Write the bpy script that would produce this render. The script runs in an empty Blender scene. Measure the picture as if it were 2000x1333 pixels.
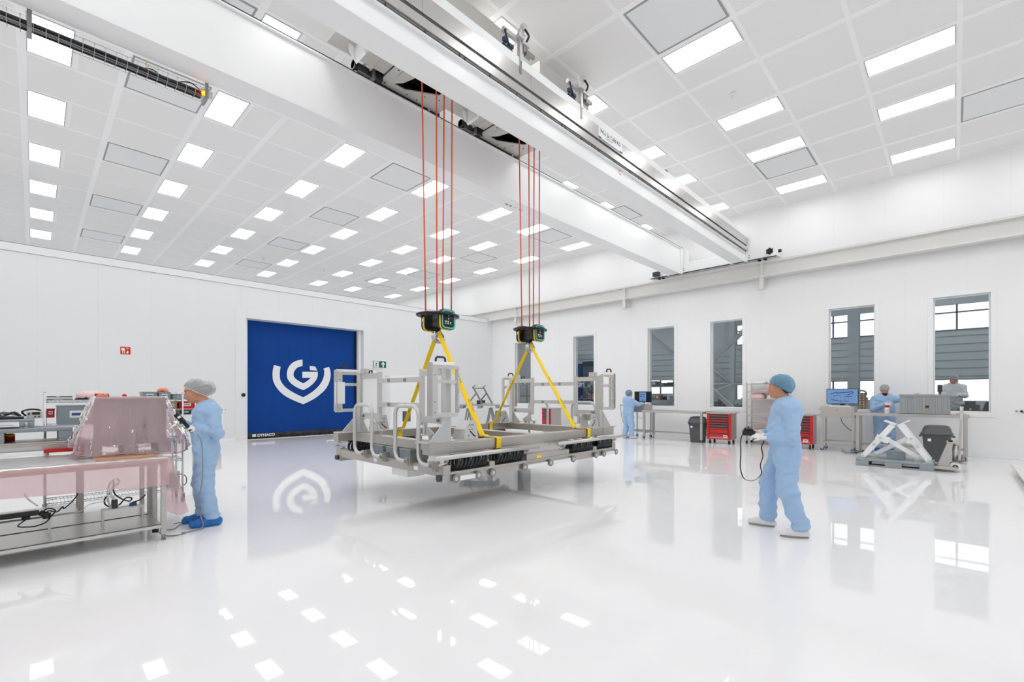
import bpy, math, random
import numpy as np
from mathutils import Vector, Matrix
random.seed(7)
SC = bpy.context.scene
COL = SC.collection
D = bpy.data
V = Vector
PI = math.pi
TAU = 2 * PI

# ---------------------------------------------------------------- view, camera
SC.view_settings.view_transform = 'Standard'
SC.view_settings.look = 'None'
SC.view_settings.exposure = 1.15
SC.view_settings.gamma = 1.0
SC.view_settings.use_curve_mapping = False
YAW = math.atan2(864.5, 899.0)
cam_d = D.cameras.new('camera')
cam_d.sensor_width = 36.0
cam_d.lens = 899.0 / 2000.0 * 36.0
cam_d.shift_y = (771.0 - 666.5) / 2000.0
cam_d.clip_start = 0.05
cam_d.clip_end = 200
cam = D.objects.new('camera', cam_d)
cam.location = (0, 0, 1.55)
cam.rotation_euler = (PI / 2, 0, YAW - PI / 2)
COL.objects.link(cam)
SC.camera = cam

# ---------------------------------------------------------------- materials
def srgb(h):
    r = [int(h[i:i + 2], 16) / 255.0 for i in (0, 2, 4)]
    return tuple((c / 12.92 if c <= 0.04045 else ((c + 0.055) / 1.055) ** 2.4) for c in r) + (1.0,)

def mat(name, col, rough=0.5, metal=0.0, spec=0.5, bump=None, vary=None, coat=0.0, sheen=0.0, sub=0.0, aniso=None):
    m = D.materials.new(name)
    m.use_nodes = True
    nt = m.node_tree
    b = nt.nodes['Principled BSDF']
    c = srgb(col) if isinstance(col, str) else tuple(col) + (1.0,)
    b.inputs['Base Color'].default_value = c
    b.inputs['Roughness'].default_value = rough
    b.inputs['Metallic'].default_value = metal
    b.inputs['Specular IOR Level'].default_value = spec
    b.inputs['Coat Weight'].default_value = coat
    b.inputs['Coat Roughness'].default_value = 0.05
    b.inputs['Sheen Weight'].default_value = sheen
    if sub:
        b.inputs['Subsurface Weight'].default_value = sub
        b.inputs['Subsurface Radius'].default_value = (0.012, 0.005, 0.003)
    tc = nt.nodes.new('ShaderNodeTexCoord')
    if vary:                                   # (scale, amount): faint mottling of the surface's own colour
        n = nt.nodes.new('ShaderNodeTexNoise')
        n.inputs['Scale'].default_value = vary[0]
        n.inputs['Detail'].default_value = 4
        nt.links.new(tc.outputs['Object'], n.inputs['Vector'])
        r = nt.nodes.new('ShaderNodeMapRange')
        r.inputs['To Min'].default_value = 1 - vary[1]
        r.inputs['To Max'].default_value = 1 + vary[1]
        nt.links.new(n.outputs['Fac'], r.inputs['Value'])
        mx = nt.nodes.new('ShaderNodeMix')
        mx.data_type = 'RGBA'
        mx.blend_type = 'MULTIPLY'
        mx.inputs['Factor'].default_value = 1
        mx.inputs[6].default_value = c
        nt.links.new(r.outputs['Result'], mx.inputs[7])
        nt.links.new(mx.outputs[2], b.inputs['Base Color'])
    if bump:                                   # (scale, strength, distance, stretch)
        n = nt.nodes.new('ShaderNodeTexNoise')
        n.inputs['Scale'].default_value = bump[0]
        n.inputs['Detail'].default_value = 3
        if len(bump) > 3:
            mp = nt.nodes.new('ShaderNodeMapping')
            mp.inputs['Scale'].default_value = bump[3]
            nt.links.new(tc.outputs['Object'], mp.inputs['Vector'])
            nt.links.new(mp.outputs['Vector'], n.inputs['Vector'])
        else:
            nt.links.new(tc.outputs['Object'], n.inputs['Vector'])
        bp = nt.nodes.new('ShaderNodeBump')
        bp.inputs['Strength'].default_value = bump[1]
        bp.inputs['Distance'].default_value = bump[2]
        nt.links.new(n.outputs['Fac'], bp.inputs['Height'])
        nt.links.new(bp.outputs['Normal'], b.inputs['Normal'])
    return m

def emit(name, col, s):
    m = D.materials.new(name)
    m.use_nodes = True
    nt = m.node_tree
    nt.nodes.remove(nt.nodes['Principled BSDF'])
    e = nt.nodes.new('ShaderNodeEmission')
    e.inputs['Color'].default_value = srgb(col)
    e.inputs['Strength'].default_value = s
    nt.links.new(e.outputs[0], nt.nodes['Material Output'].inputs['Surface'])
    return m

def seam_mat(name, col, axis, pitch, off, width=0.006, dark=0.90, rough=0.35):
    """painted sandwich panel with a fine joint every `pitch` metres along `axis`"""
    m = mat(name, col, rough, spec=0.4)
    nt = m.node_tree
    b = nt.nodes['Principled BSDF']
    tc = [n for n in nt.nodes if n.type == 'TEX_COORD'][0]
    sp = nt.nodes.new('ShaderNodeSeparateXYZ')
    nt.links.new(tc.outputs['Object'], sp.inputs[0])
    a = nt.nodes.new('ShaderNodeMath'); a.operation = 'ADD'; a.inputs[1].default_value = 1000 * pitch - off
    nt.links.new(sp.outputs[axis], a.inputs[0])
    w = nt.nodes.new('ShaderNodeMath'); w.operation = 'MODULO'; w.inputs[1].default_value = pitch
    nt.links.new(a.outputs[0], w.inputs[0])
    l = nt.nodes.new('ShaderNodeMath'); l.operation = 'LESS_THAN'; l.inputs[1].default_value = width
    nt.links.new(w.outputs[0], l.inputs[0])
    mx = nt.nodes.new('ShaderNodeMix'); mx.data_type = 'RGBA'
    c = srgb(col)
    mx.inputs[6].default_value = c
    mx.inputs[7].default_value = (c[0] * dark, c[1] * dark, c[2] * dark, 1)
    nt.links.new(l.outputs[0], mx.inputs['Factor'])
    nt.links.new(mx.outputs[2], b.inputs['Base Color'])
    return m

def glass_mat(name, tint, refl=0.10, rough=0.02):
    m = D.materials.new(name)
    m.use_nodes = True
    nt = m.node_tree
    nt.nodes.remove(nt.nodes['Principled BSDF'])
    t = nt.nodes.new('ShaderNodeBsdfTransparent'); t.inputs['Color'].default_value = srgb(tint)
    g = nt.nodes.new('ShaderNodeBsdfGlossy'); g.inputs['Roughness'].default_value = rough
    f = nt.nodes.new('ShaderNodeFresnel'); f.inputs['IOR'].default_value = 1.45
    x = nt.nodes.new('ShaderNodeMixShader')
    nt.links.new(f.outputs[0], x.inputs[0])
    nt.links.new(t.outputs[0], x.inputs[1])
    nt.links.new(g.outputs[0], x.inputs[2])
    nt.links.new(x.outputs[0], nt.nodes['Material Output'].inputs['Surface'])
    return m

def film_mat(name, col, clear=0.45, rough=0.15, gloss=0.5, tint=0.65):
    """thin plastic film / netting: partly see-through, partly scattering, glossy skin"""
    m = D.materials.new(name)
    m.use_nodes = True
    nt = m.node_tree
    nt.nodes.remove(nt.nodes['Principled BSDF'])
    c = srgb(col)
    t = nt.nodes.new('ShaderNodeBsdfTransparent')
    t.inputs['Color'].default_value = tuple(1 - tint + tint * k for k in c[:3]) + (1,)
    d = nt.nodes.new('ShaderNodeBsdfDiffuse'); d.inputs['Color'].default_value = c
    tl = nt.nodes.new('ShaderNodeBsdfTranslucent'); tl.inputs['Color'].default_value = c
    x0 = nt.nodes.new('ShaderNodeMixShader'); x0.inputs[0].default_value = 0.45
    nt.links.new(d.outputs[0], x0.inputs[1]); nt.links.new(tl.outputs[0], x0.inputs[2])
    x1 = nt.nodes.new('ShaderNodeMixShader'); x1.inputs[0].default_value = 1 - clear
    nt.links.new(t.outputs[0], x1.inputs[1]); nt.links.new(x0.outputs[0], x1.inputs[2])
    g = nt.nodes.new('ShaderNodeBsdfGlossy'); g.inputs['Roughness'].default_value = rough
    n = nt.nodes.new('ShaderNodeTexNoise'); n.inputs['Scale'].default_value = 7; n.inputs['Detail'].default_value = 2; n.inputs['Distortion'].default_value = 1.5
    tc = nt.nodes.new('ShaderNodeTexCoord'); nt.links.new(tc.outputs['Object'], n.inputs['Vector'])
    bp = nt.nodes.new('ShaderNodeBump'); bp.inputs['Strength'].default_value = 0.7; bp.inputs['Distance'].default_value = 0.03
    nt.links.new(n.outputs['Fac'], bp.inputs['Height']); nt.links.new(bp.outputs['Normal'], g.inputs['Normal'])
    f = nt.nodes.new('ShaderNodeFresnel'); f.inputs['IOR'].default_value = 1.0 + gloss; nt.links.new(bp.outputs['Normal'], f.inputs['Normal'])
    x2 = nt.nodes.new('ShaderNodeMixShader')
    nt.links.new(f.outputs[0], x2.inputs[0])
    nt.links.new(x1.outputs[0], x2.inputs[1]); nt.links.new(g.outputs[0], x2.inputs[2])
    nt.links.new(x2.outputs[0], nt.nodes['Material Output'].inputs['Surface'])
    return m

M = {}
M['wall_x'] = seam_mat('door_wall_panel', 'E8E9EA', 'X', 1.17, 0.06)
M['wall_y'] = seam_mat('window_wall_panel', 'F6F6F6', 'Y', 1.17, 0.95)
M['wall_up'] = seam_mat('upper_wall_panel', 'F2F2F2', 'Y', 1.17, 0.2)
M['trim'] = mat('white_trim', 'F4F5F5', 0.4)
M['trim_w'] = mat('door_surround', 'E9EAEA', 0.4)
M['ceil'] = mat('ceiling_tile', 'F3F2F1', 0.75, spec=0.25, vary=(260, 0.03))
M['tee'] = mat('ceiling_grid', 'FDFDFD', 0.4)
M['lamp'] = emit('lamp_diffuser', 'FFFFFF', 3.4)
M['vent'] = mat('vent_mesh', 'EDEFF0', 0.5, vary=(90, 0.04))
M['lampframe'] = mat('lamp_frame', 'C4C5C6', 0.5)
M['shadowgap'] = mat('grey_gap', 'A2A3A4', 0.6)
M['white'] = mat('white_powder_coat', 'F3F4F4', 0.33, spec=0.5)
M['cream'] = mat('rail_paint', 'E3E1DD', 0.35)
M['steel'] = mat('brushed_stainless', 'BFBAB4', 0.38, 0.85, bump=(120, 0.04, 0.001, (0.02, 1, 1)), vary=(3, 0.04))
M['steel_v'] = mat('satin_stainless', 'C2BDB8', 0.40, 0.8)
M['sheet'] = mat('polished_sheet', 'CFCDCA', 0.30, 0.85)
M['alu'] = mat('aluminium', 'D3D2D0', 0.36, 0.65, vary=(6, 0.03))
M['alu_d'] = mat('dark_aluminium', '989796', 0.4, 0.75)
M['chrome'] = mat('chrome', 'C8CACC', 0.18, 1.0)
M['black'] = mat('black_plastic', '141516', 0.42)
M['blackm'] = mat('black_satin', '1E2021', 0.3)
M['binp'] = mat('bin_plastic', '55595B', 0.45)
M['coil'] = mat('coil_rubber', '26282A', 0.38)
M['dgrey'] = mat('dark_grey_plastic', '3C3F41', 0.5)
M['yellow'] = mat('sling_yellow', 'FFD90A', 0.6, bump=(300, 0.2, 0.001))
M['yel'] = mat('yellow_plastic', 'F5C907', 0.4)
M['teal'] = mat('teal_plastic', '4CC7BE', 0.4)
M['rope'] = mat('orange_rope', 'F4663C', 0.6)
M['blue_door'] = mat('blue_curtain', '04418F', 0.6, spec=0.2, bump=(5, 0.25, 0.02, (3, 3, 0.25)), vary=(1.2, 0.08))
M['logo'] = mat('logo_white', 'EEF0F2', 0.5)
M['grey_plastic'] = mat('grey_crate_plastic', '939DA3', 0.5)
M['grey_plastic2'] = mat('grey_crate_warm', 'A2A6A8', 0.5)
M['pallet'] = mat('grey_pallet_plastic', '98A1A7', 0.55)
M['red'] = mat('red_enamel', 'D81317', 0.35)
M['redbin'] = mat('red_bin', 'C01A1E', 0.4)
M['drawer'] = mat('green_black_drawer', '123B3C', 0.45)
M['suit'] = mat('coverall_fabric', 'A3C2E4', 0.85, spec=0.2, sheen=0.2, bump=(9, 0.45, 0.04, (1, 1, 0.6)))
M['suit_d'] = mat('coverall_fabric_deep', '7FA3CC', 0.85, spec=0.2, sheen=0.2, bump=(420, 0.12, 0.001))
M['skin'] = mat('skin', 'C98F72', 0.5, spec=0.4, sub=0.15)
M['lip'] = mat('lip', 'A8604F', 0.5)
M['hair'] = mat('dark_hair', '2A2320', 0.6)
M['glove'] = mat('white_glove', 'EDEBE6', 0.55)
M['glove_p'] = mat('latex_glove', 'E6D9D3', 0.45)
M['shoe'] = mat('white_shoe', 'EBE9E6', 0.45)
M['sole'] = mat('grey_sole', '9A9896', 0.7)
M['cover_blue'] = mat('blue_overshoe', '1E6FC0', 0.35, bump=(60, 0.5, 0.006))
M['cap_w'] = film_mat('white_hair_net', 'FAFAFA', clear=0.36, rough=0.5, gloss=0.15)
M['cap_b'] = film_mat('blue_hair_net', 'A9DAF7', clear=0.30, rough=0.5, gloss=0.12)
M['film'] = film_mat('pink_film', 'F8D6D8', clear=0.42, rough=0.30, gloss=0.16, tint=0.4)
M['film2'] = film_mat('pink_film_dense', 'F6D3D6', clear=0.64, rough=0.13, gloss=0.34, tint=0.22)
M['pack'] = mat('white_poly_pack', 'F0EFEF', 0.35)
M['packp'] = mat('pink_poly_pack', 'EBC9C6', 0.35)
M['orange_p'] = mat('orange_film', 'F08A62', 0.4)
M['glass'] = glass_mat('window_glass', 'F6F8F8')
M['clad'] = mat('grey_cladding', 'A9B1B3', 0.6)
M['clad_d'] = mat('dark_cladding', '5E6567', 0.6)
M['hallfloor'] = mat('hall_floor', '8F9496', 0.4)
M['hallsteel'] = mat('hall_steel_paint', 'A6ADAF', 0.45)
M['paper'] = mat('label_paper', 'F3F3F2', 0.6)
M['ink'] = mat('print_ink', '2A2C2E', 0.6)
M['ink_b'] = mat('print_blue', '3D5A86', 0.6)
M['green_sign'] = mat('green_sign', '0E5A52', 0.4)
M['screen_b'] = emit('screen_blue', '7598C6', 0.42)
M['screen_k'] = mat('screen_black', '0E0E10', 0.2)
M['amber'] = emit('amber_lamp', 'FF7A1A', 2.2)
M['wood'] = mat('cardboard', 'B98E6C', 0.8)
M['rubber'] = mat('rubber', '1A1B1C', 0.7)
M['cable'] = mat('black_cable', '1B1C1D', 0.5)
M['cablew'] = mat('white_cable', 'E9E9E7', 0.5)
M['cableg'] = mat('grey_cable', '8E9194', 0.5)
M['navy'] = mat('navy_plastic', '24406B', 0.5)
M['beige'] = mat('beige_panel', 'C9C6C1', 0.45)
M['board'] = mat('white_board', 'E6E2DD', 0.4)

# ---------------------------------------------------------------- mesh builder
def basis(d, up=None):
    d = V(d).normalized()
    u = V(up) if up is not None else (V((0, 0, 1)) if abs(d.z) < 0.95 else V((1, 0, 0)))
    s = d.cross(u).normalized()
    return d, s, s.cross(d).normalized()

class MB:
    def __init__(self):
        self.v = []; self.f = []; self.s = []; self.mi = []; self.cm = 0
    def add(self, vs, fs, smooth=False):
        o = len(self.v)
        self.v += [tuple(p) for p in vs]
        for f in fs:
            self.f.append([i + o for i in f]); self.s.append(smooth); self.mi.append(self.cm)
        return self
    def mat(self, i):
        self.cm = i; return self
    def box(self, x0, y0, z0, x1, y1, z1):
        if x0 > x1: x0, x1 = x1, x0
        if y0 > y1: y0, y1 = y1, y0
        if z0 > z1: z0, z1 = z1, z0
        vs = [(x, y, z) for z in (z0, z1) for y in (y0, y1) for x in (x0, x1)]
        return self.add(vs, [(0, 2, 3, 1), (4, 5, 7, 6), (0, 1, 5, 4), (2, 6, 7, 3), (0, 4, 6, 2), (1, 3, 7, 5)])
    def cbox(self, c, sx, sy, sz):
        return self.box(c[0] - sx / 2, c[1] - sy / 2, c[2] - sz / 2, c[0] + sx / 2, c[1] + sy / 2, c[2] + sz / 2)
    def bar(self, p, q, w, h, up=None, w2=None, h2=None):
        p, q = V(p), V(q)
        d, s, u = basis(q - p, up)
        vs = []
        for c, a, b in ((p, w, h), (q, w2 or w, h2 or h)):
            vs += [c - s * a / 2 - u * b / 2, c + s * a / 2 - u * b / 2, c + s * a / 2 + u * b / 2, c - s * a / 2 + u * b / 2]
        return self.add(vs, [(0, 3, 2, 1), (4, 5, 6, 7), (0, 1, 5, 4), (1, 2, 6, 5), (2, 3, 7, 6), (3, 0, 4, 7)])
    def cyl(self, p, q, r, r2=None, n=14, cap=True):
        p, q = V(p), V(q); r2 = r if r2 is None else r2
        d, s, u = basis(q - p)
        vs = []
        for c, a in ((p, r), (q, r2)):
            vs += [c + s * (a * math.cos(TAU * i / n)) + u * (a * math.sin(TAU * i / n)) for i in range(n)]
        self.add(vs, [(i, i + n, (i + 1) % n + n, (i + 1) % n) for i in range(n)], True)
        if cap:
            o = len(self.v) - 2 * n
            self.f.append([o + i for i in range(n)]); self.s.append(False); self.mi.append(self.cm)
            self.f.append([o + n + i for i in range(n)][::-1]); self.s.append(False); self.mi.append(self.cm)
        return self
    def tube(self, pts, r, n=8, closed=False, cap=True):
        pts = [V(p) for p in pts]; m = len(pts)
        rr = r if isinstance(r, (list, tuple)) else [r] * m
        vs = []; u = None
        for i, p in enumerate(pts):
            a = pts[(i - 1) % m] if (closed or i) else p
            b = pts[(i + 1) % m] if (closed or i < m - 1) else p
            t = (b - a)
            if t.length < 1e-9: t = V((0, 0, 1))
            t.normalize()
            if u is None:
                _, s, u = basis(t)
            else:
                u = (u - t * u.dot(t))
                if u.length < 1e-6: _, s, u = basis(t)
                u.normalize()
            s = t.cross(u)
            vs += [p + (u * math.cos(TAU * k / n) + s * math.sin(TAU * k / n)) * rr[i] for k in range(n)]
        fs = []
        for i in range(m if closed else m - 1):
            j = (i + 1) % m
            fs += [(i * n + k, i * n + (k + 1) % n, j * n + (k + 1) % n, j * n + k) for k in range(n)]
        self.add(vs, fs, True)
        if cap and not closed:
            o = len(self.v) - m * n
            self.f.append([o + k for k in range(n)][::-1]); self.s.append(False); self.mi.append(self.cm)
            self.f.append([o + (m - 1) * n + k for k in range(n)]); self.s.append(False); self.mi.append(self.cm)
        return self
    def prism(self, pts, vec):
        pts = [V(p) for p in pts]; vec = V(vec); n = len(pts)
        nrm = V((0, 0, 0))
        for i in range(n): nrm += (pts[i] - pts[0]).cross(pts[(i + 1) % n] - pts[0])
        if nrm.dot(vec) > 0: pts = pts[::-1]
        vs = pts + [p + vec for p in pts]
        return self.add(vs, [list(range(n)), list(range(2 * n - 1, n - 1, -1))] +
                        [(i, i + n, (i + 1) % n + n, (i + 1) % n) for i in range(n)])
    def ell(self, c, r, n=16, m=10, z0=-1.0, z1=1.0):
        c = V(c); r = (r, r, r) if not isinstance(r, (tuple, list)) else r
        t0, t1 = math.asin(z0), math.asin(z1)
        vs = []
        for j in range(m + 1):
            t = t0 + (t1 - t0) * j / m
            for i in range(n):
                a = TAU * i / n
                vs.append((c.x + r[0] * math.cos(t) * math.cos(a), c.y + r[1] * math.cos(t) * math.sin(a), c.z + r[2] * math.sin(t)))
        fs = [(j * n + i, j * n + (i + 1) % n, (j + 1) * n + (i + 1) % n, (j + 1) * n + i) for j in range(m) for i in range(n)]
        fs += [list(range(n))[::-1], [m * n + i for i in range(n)]]
        return self.add(vs, fs, True)
    def lathe(self, prof, c=(0, 0, 0), axis=(0, 0, 1), n=20):
        d, s, u = basis(axis); c = V(c); vs = []; m = len(prof)
        for r, z in prof:
            vs += [c + d * z + (s * math.cos(TAU * i / n) + u * math.sin(TAU * i / n)) * r for i in range(n)]
        fs = [(j * n + i, (j + 1) * n + i, (j + 1) * n + (i + 1) % n, j * n + (i + 1) % n) for j in range(m - 1) for i in range(n)]
        fs += [list(range(n)), [(m - 1) * n + i for i in range(n)][::-1]]
        return self.add(vs, fs, True)
    def grid(self, P, smooth=True):
        m, n = len(P), len(P[0])
        vs = [p for row in P for p in row]
        return self.add(vs, [(j * n + i, j * n + i + 1, (j + 1) * n + i + 1, (j + 1) * n + i) for j in range(m - 1) for i in range(n - 1)], smooth)
    def merge(self, o, Mx=None):
        vs = [tuple(Mx @ V(p)) for p in o.v] if Mx is not None else o.v
        k = len(self.v); self.v += vs
        self.f += [[i + k for i in f] for f in o.f]; self.s += o.s; self.mi += [self.cm] * len(o.f)
        return self
    def build(self, name, m, parent=None, bevel=0.0, local=False, label=None):
        me = D.meshes.new(name)
        vs = self.v
        if parent is not None and not local:
            im = WM[parent.name].inverted()
            vs = [tuple(im @ V(p)) for p in vs]
        me.from_pydata([tuple(p) for p in vs], [], self.f)
        ms = m if isinstance(m, (list, tuple)) else [m]
        for x in ms: me.materials.append(M[x])
        me.polygons.foreach_set('use_smooth', self.s)
        if len(ms) > 1: me.polygons.foreach_set('material_index', self.mi)
        me.update()
        o = D.objects.new(name, me)
        COL.objects.link(o)
        if parent is not None:
            o.parent = parent
            WM[o.name] = WM[parent.name]
        else:
            WM[o.name] = Matrix.Identity(4)
        if bevel:
            b = o.modifiers.new('bevel', 'BEVEL'); b.width = bevel; b.segments = 2; b.limit_method = 'ANGLE'; b.angle_limit = 0.9
        if label: o['label'] = label
        return o

WM = {}
def tag(o, label, cat, group=None, kind=None):
    if label: o['label'] = label
    if cat: o['category'] = cat
    if group: o['group'] = group
    if kind: o['kind'] = kind
    return o
def thing(name, label, cat, loc=(0, 0, 0), rotz=0.0, group=None):
    o = D.objects.new(name, None); COL.objects.link(o)
    o.empty_display_size = 0.1
    o.location = loc; o.rotation_euler = (0, 0, rotz)
    WM[o.name] = Matrix.Translation(V(loc)) @ Matrix.Rotation(rotz, 4, 'Z')
    return tag(o, label, cat, group)
def struct(name, mb, m, bevel=0.0, label=None):
    o = mb.build(name, m, bevel=bevel)
    o['kind'] = 'structure'
    if label: o['label'] = label
    return o
def dup(root, loc, rotz=None, label=None, group=None):
    def cp(o, par):
        c = o.copy(); COL.objects.link(c)
        if par is not None: c.parent = par
        for ch in list(o.children): cp(ch, c)
        return c
    r = cp(root, None); r.location = loc
    if rotz is not None: r.rotation_euler = (0, 0, rotz)
    WM[r.name] = Matrix.Translation(V(loc)) @ Matrix.Rotation(r.rotation_euler[2], 4, 'Z')
    if label: r['label'] = label
    if group: r['group'] = group
    return r
def text_mb(s, size, origin, right, up, depth=0.001, bold=0.0, align='LEFT'):
    """letters as flat mesh: a text curve turned into mesh data, laid at `origin` along `right` / `up`"""
    cu = D.curves.new('lettering', 'FONT'); cu.body = s; cu.size = size; cu.align_x = align; cu.offset = bold; cu.extrude = 0
    ob = D.objects.new('lettering', cu); COL.objects.link(ob)
    bpy.context.view_layer.update()
    me = D.meshes.new_from_object(ob.evaluated_get(bpy.context.evaluated_depsgraph_get()))
    r, u = V(right).normalized(), V(up).normalized(); n = r.cross(u); o = V(origin)
    mb = MB()
    mb.add([o + r * p.co.x + u * p.co.y + n * depth for p in me.vertices], [list(p.vertices) for p in me.polygons])
    D.objects.remove(ob); D.curves.remove(cu); D.meshes.remove(me)
    return mb
def arc(c, r, a0, a1, n, ax, ay):
    c, ax, ay = V(c), V(ax), V(ay)
    return [c + ax * (r * math.cos(a0 + (a1 - a0) * i / n)) + ay * (r * math.sin(a0 + (a1 - a0) * i / n)) for i in range(n + 1)]
def smooth_path(pts, k=6):
    """Catmull-Rom through the points"""
    P = [V(p) for p in pts]; P = [P[0] * 2 - P[1]] + P + [P[-1] * 2 - P[-2]]
    out = []
    for i in range(1, len(P) - 2):
        a, b, c, d = P[i - 1:i + 3]
        for t in [j / k for j in range(k)]:
            out.append(0.5 * ((2 * b) + (c - a) * t + (2 * a - 5 * b + 4 * c - d) * t * t + (3 * b - a - 3 * c + d) * t ** 3))
    out.append(P[-2])
    return out
ORD = ['first', 'second', 'third', 'fourth', 'fifth', 'sixth', 'seventh', 'eighth', 'ninth', 'tenth', 'eleventh', 'twelfth', 'thirteenth', 'fourteenth']
cy = SC.cycles
cy.max_bounces = 14; cy.diffuse_bounces = 8; cy.glossy_bounces = 5; cy.transmission_bounces = 6; cy.transparent_max_bounces = 24
# ================================================================= the room
XW, YD, ZC = 16.2, 16.95, 7.48        # window wall, door wall, ceiling
XL, YB, YF = -5.0, -6.0, 29.5         # unseen left wall, wall behind, far end above the door wall

# floor: pale glossy epoxy
fm = mat('epoxy_floor', 'F3F3F4', 0.025, spec=0.28, coat=0.0, vary=(0.35, 0.012))
M['floor'] = fm
nt = fm.node_tree
bs = nt.nodes['Principled BSDF']
n1 = nt.nodes.new('ShaderNodeTexNoise'); n1.inputs['Scale'].default_value = 1.6; n1.inputs['Detail'].default_value = 2
tcn = [n for n in nt.nodes if n.type == 'TEX_COORD'][0]
nt.links.new(tcn.outputs['Object'], n1.inputs['Vector'])
bpn = nt.nodes.new('ShaderNodeBump'); bpn.inputs['Strength'].default_value = 0.02; bpn.inputs['Distance'].default_value = 0.01
nt.links.new(n1.outputs['Fac'], bpn.inputs['Height'])
nt.links.new(bpn.outputs['Normal'], bs.inputs['Normal']); nt.links.new(bpn.outputs['Normal'], bs.inputs['Coat Normal'])
struct('floor', MB().box(XL - 0.3, YB - 0.3, -0.1, 16.5, YD + 0.9, 0), 'floor')

# window wall: boxes round six tall windows
WIN = [(14.344, 15.354), (10.84, 11.876), (7.368, 8.407), (5.042, 6.068), (1.599, 2.662), (-0.635, 0.398)]
WZ0, WZ1 = 1.10, 4.05
T = 0.30
mb = MB()
mb.box(XW, YB, 0, XW + T, YF, WZ0)
mb.box(XW, YB, WZ1, XW + T, YF, 5.45)
ys = [YB] + [y for w in sorted(WIN) for y in w] + [YF]
for a, b in zip(ys[0::2], ys[1::2]): mb.box(XW, a, WZ0, XW + T, b, WZ1)
struct('wall_right', mb, 'wall_y')
struct('wall_upper_right', MB().box(XW, YB, 5.45, XW + T, YF, ZC + 0.1), 'wall_up')
for k, (a, b) in enumerate(WIN):
    f = MB()
    w = 0.11; p = 0.022
    f.box(XW - p, a - w, WZ1, XW + 0.02, b + w, WZ1 + w); f.box(XW - p, a - w, WZ0 - w, XW + 0.02, b + w, WZ0)
    f.box(XW - p, a - w, WZ0, XW + 0.02, a, WZ1); f.box(XW - p, b, WZ0, XW + 0.02, b + w, WZ1)
    g = 0.03                                                   # inner sash round the pane
    f.box(XW + 0.10, a, WZ1 - g, XW + 0.14, b, WZ1); f.box(XW + 0.10, a, WZ0, XW + 0.14, b, WZ0 + g)
    f.box(XW + 0.10, a, WZ0 + g, XW + 0.14, a + g, WZ1 - g); f.box(XW + 0.10, b - g, WZ0 + g, XW + 0.14, b, WZ1 - g)
    o = struct('window_%d' % (k + 1), f, 'trim', 0.006, 'tall narrow white-framed window, %s from the blue door corner' % ORD[k])
    MB().box(XW + 0.115, a + g, WZ0 + g, XW + 0.125, b - g, WZ1 - g).build('window_pane', 'glass', o)

# door wall
DX0, DX1, DZ = 4.90, 9.10, 4.09
mb = MB()
mb.box(XL, YD, 0, DX0, YD + 0.25, 5.13); mb.box(DX1, YD, 0, XW, YD + 0.25, 5.13); mb.box(DX0, YD, DZ, DX1, YD + 0.25, 5.13)
struct('wall_back', mb, 'wall_x')
mb = MB().box(XL, YD - 0.025, 5.137, XW, YD + 0.30, 5.33)
for x in (-1.2, 1.45, 4.1, 6.8, 9.5, 12.2): mb.box(x, YD - 0.0265, 5.137, x + 0.006, YD - 0.02, 5.33)
struct('trim_1', mb, 'trim_w')
struct('trim_2', MB().box(XL, YD - 0.015, 5.333, XW, YD + 0.30, 5.35), 'alu_d')
# doorway lining, curtain
mb = MB()
mb.box(DX1, YD + 0.25, 0, DX1 + 0.12, YD + 0.75, DZ + 0.1); mb.box(DX0 - 0.12, YD + 0.25, 0, DX0, YD + 0.75, DZ + 0.1); mb.box(DX0 - 0.12, YD + 0.25, DZ, DX1 + 0.12, YD + 0.75, DZ + 0.1)
mb.box(DX1 - 0.10, YD + 0.22, 0, DX1, YD + 0.30, DZ); mb.box(DX0, YD + 0.22, 0, DX0 + 0.1, YD + 0.30, DZ)
struct('trim_3', mb, 'trim')
mb = MB()
w, p = 0.32, 0.012
mb.box(DX0 - w, YD - p, 0, DX0, YD + 0.01, DZ + w); mb.box(DX1, YD - p, 0, DX1 + w, YD + 0.01, DZ + w); mb.box(DX0, YD - p, DZ, DX1, YD + 0.01, DZ + w)
struct('trim_4', mb, 'trim_w', 0.004)
YC = YD + 0.42
cur = MB()
P = []
nx, nz = 90, 30
for j in range(nz + 1):
    z = 0.12 + (DZ + 0.02 - 0.12) * j / nz; row = []
    for i in range(nx + 1):
        x = DX0 + 0.03 + (DX1 - DX0 - 0.20) * i / nx
        row.append((x, YC + 0.006 * math.sin(x * 9 + 0.5 * math.sin(z * 2)) + 0.004 * math.sin(x * 23 + z), z))
    P.append(row)
cur.grid(P)
cur.box(DX0 + 0.03, YC + 0.02, 0.10, DX1 - 0.17, YC + 0.03, DZ + 0.02)
door = struct('door_1', cur, 'blue_door', label='blue roll-up fabric door with white shield emblem')
P = []
for j in range(9):
    t = j / 8.0; row = []
    for i in range(101):
        x = DX0 + 0.02 + (DX1 - DX0 - 0.17) * i / 100
        bulge = 0.06 * math.sin(PI * t) + 0.018 * math.sin(x * 14 + 3 * t) * math.sin(PI * t) + 0.012 * math.sin(x * 31 - 5 * t)
        row.append((x, YC - 0.015 - bulge, 0.015 + 0.20 * t))
    P.append(row)
MB().grid(P).build('bottom_flap', 'black', door)
MB().box(DX1 - 0.17, YC - 0.06, 0, DX1 - 0.10, YC + 0.06, DZ).build('guide_rail', 'black', door)
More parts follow.
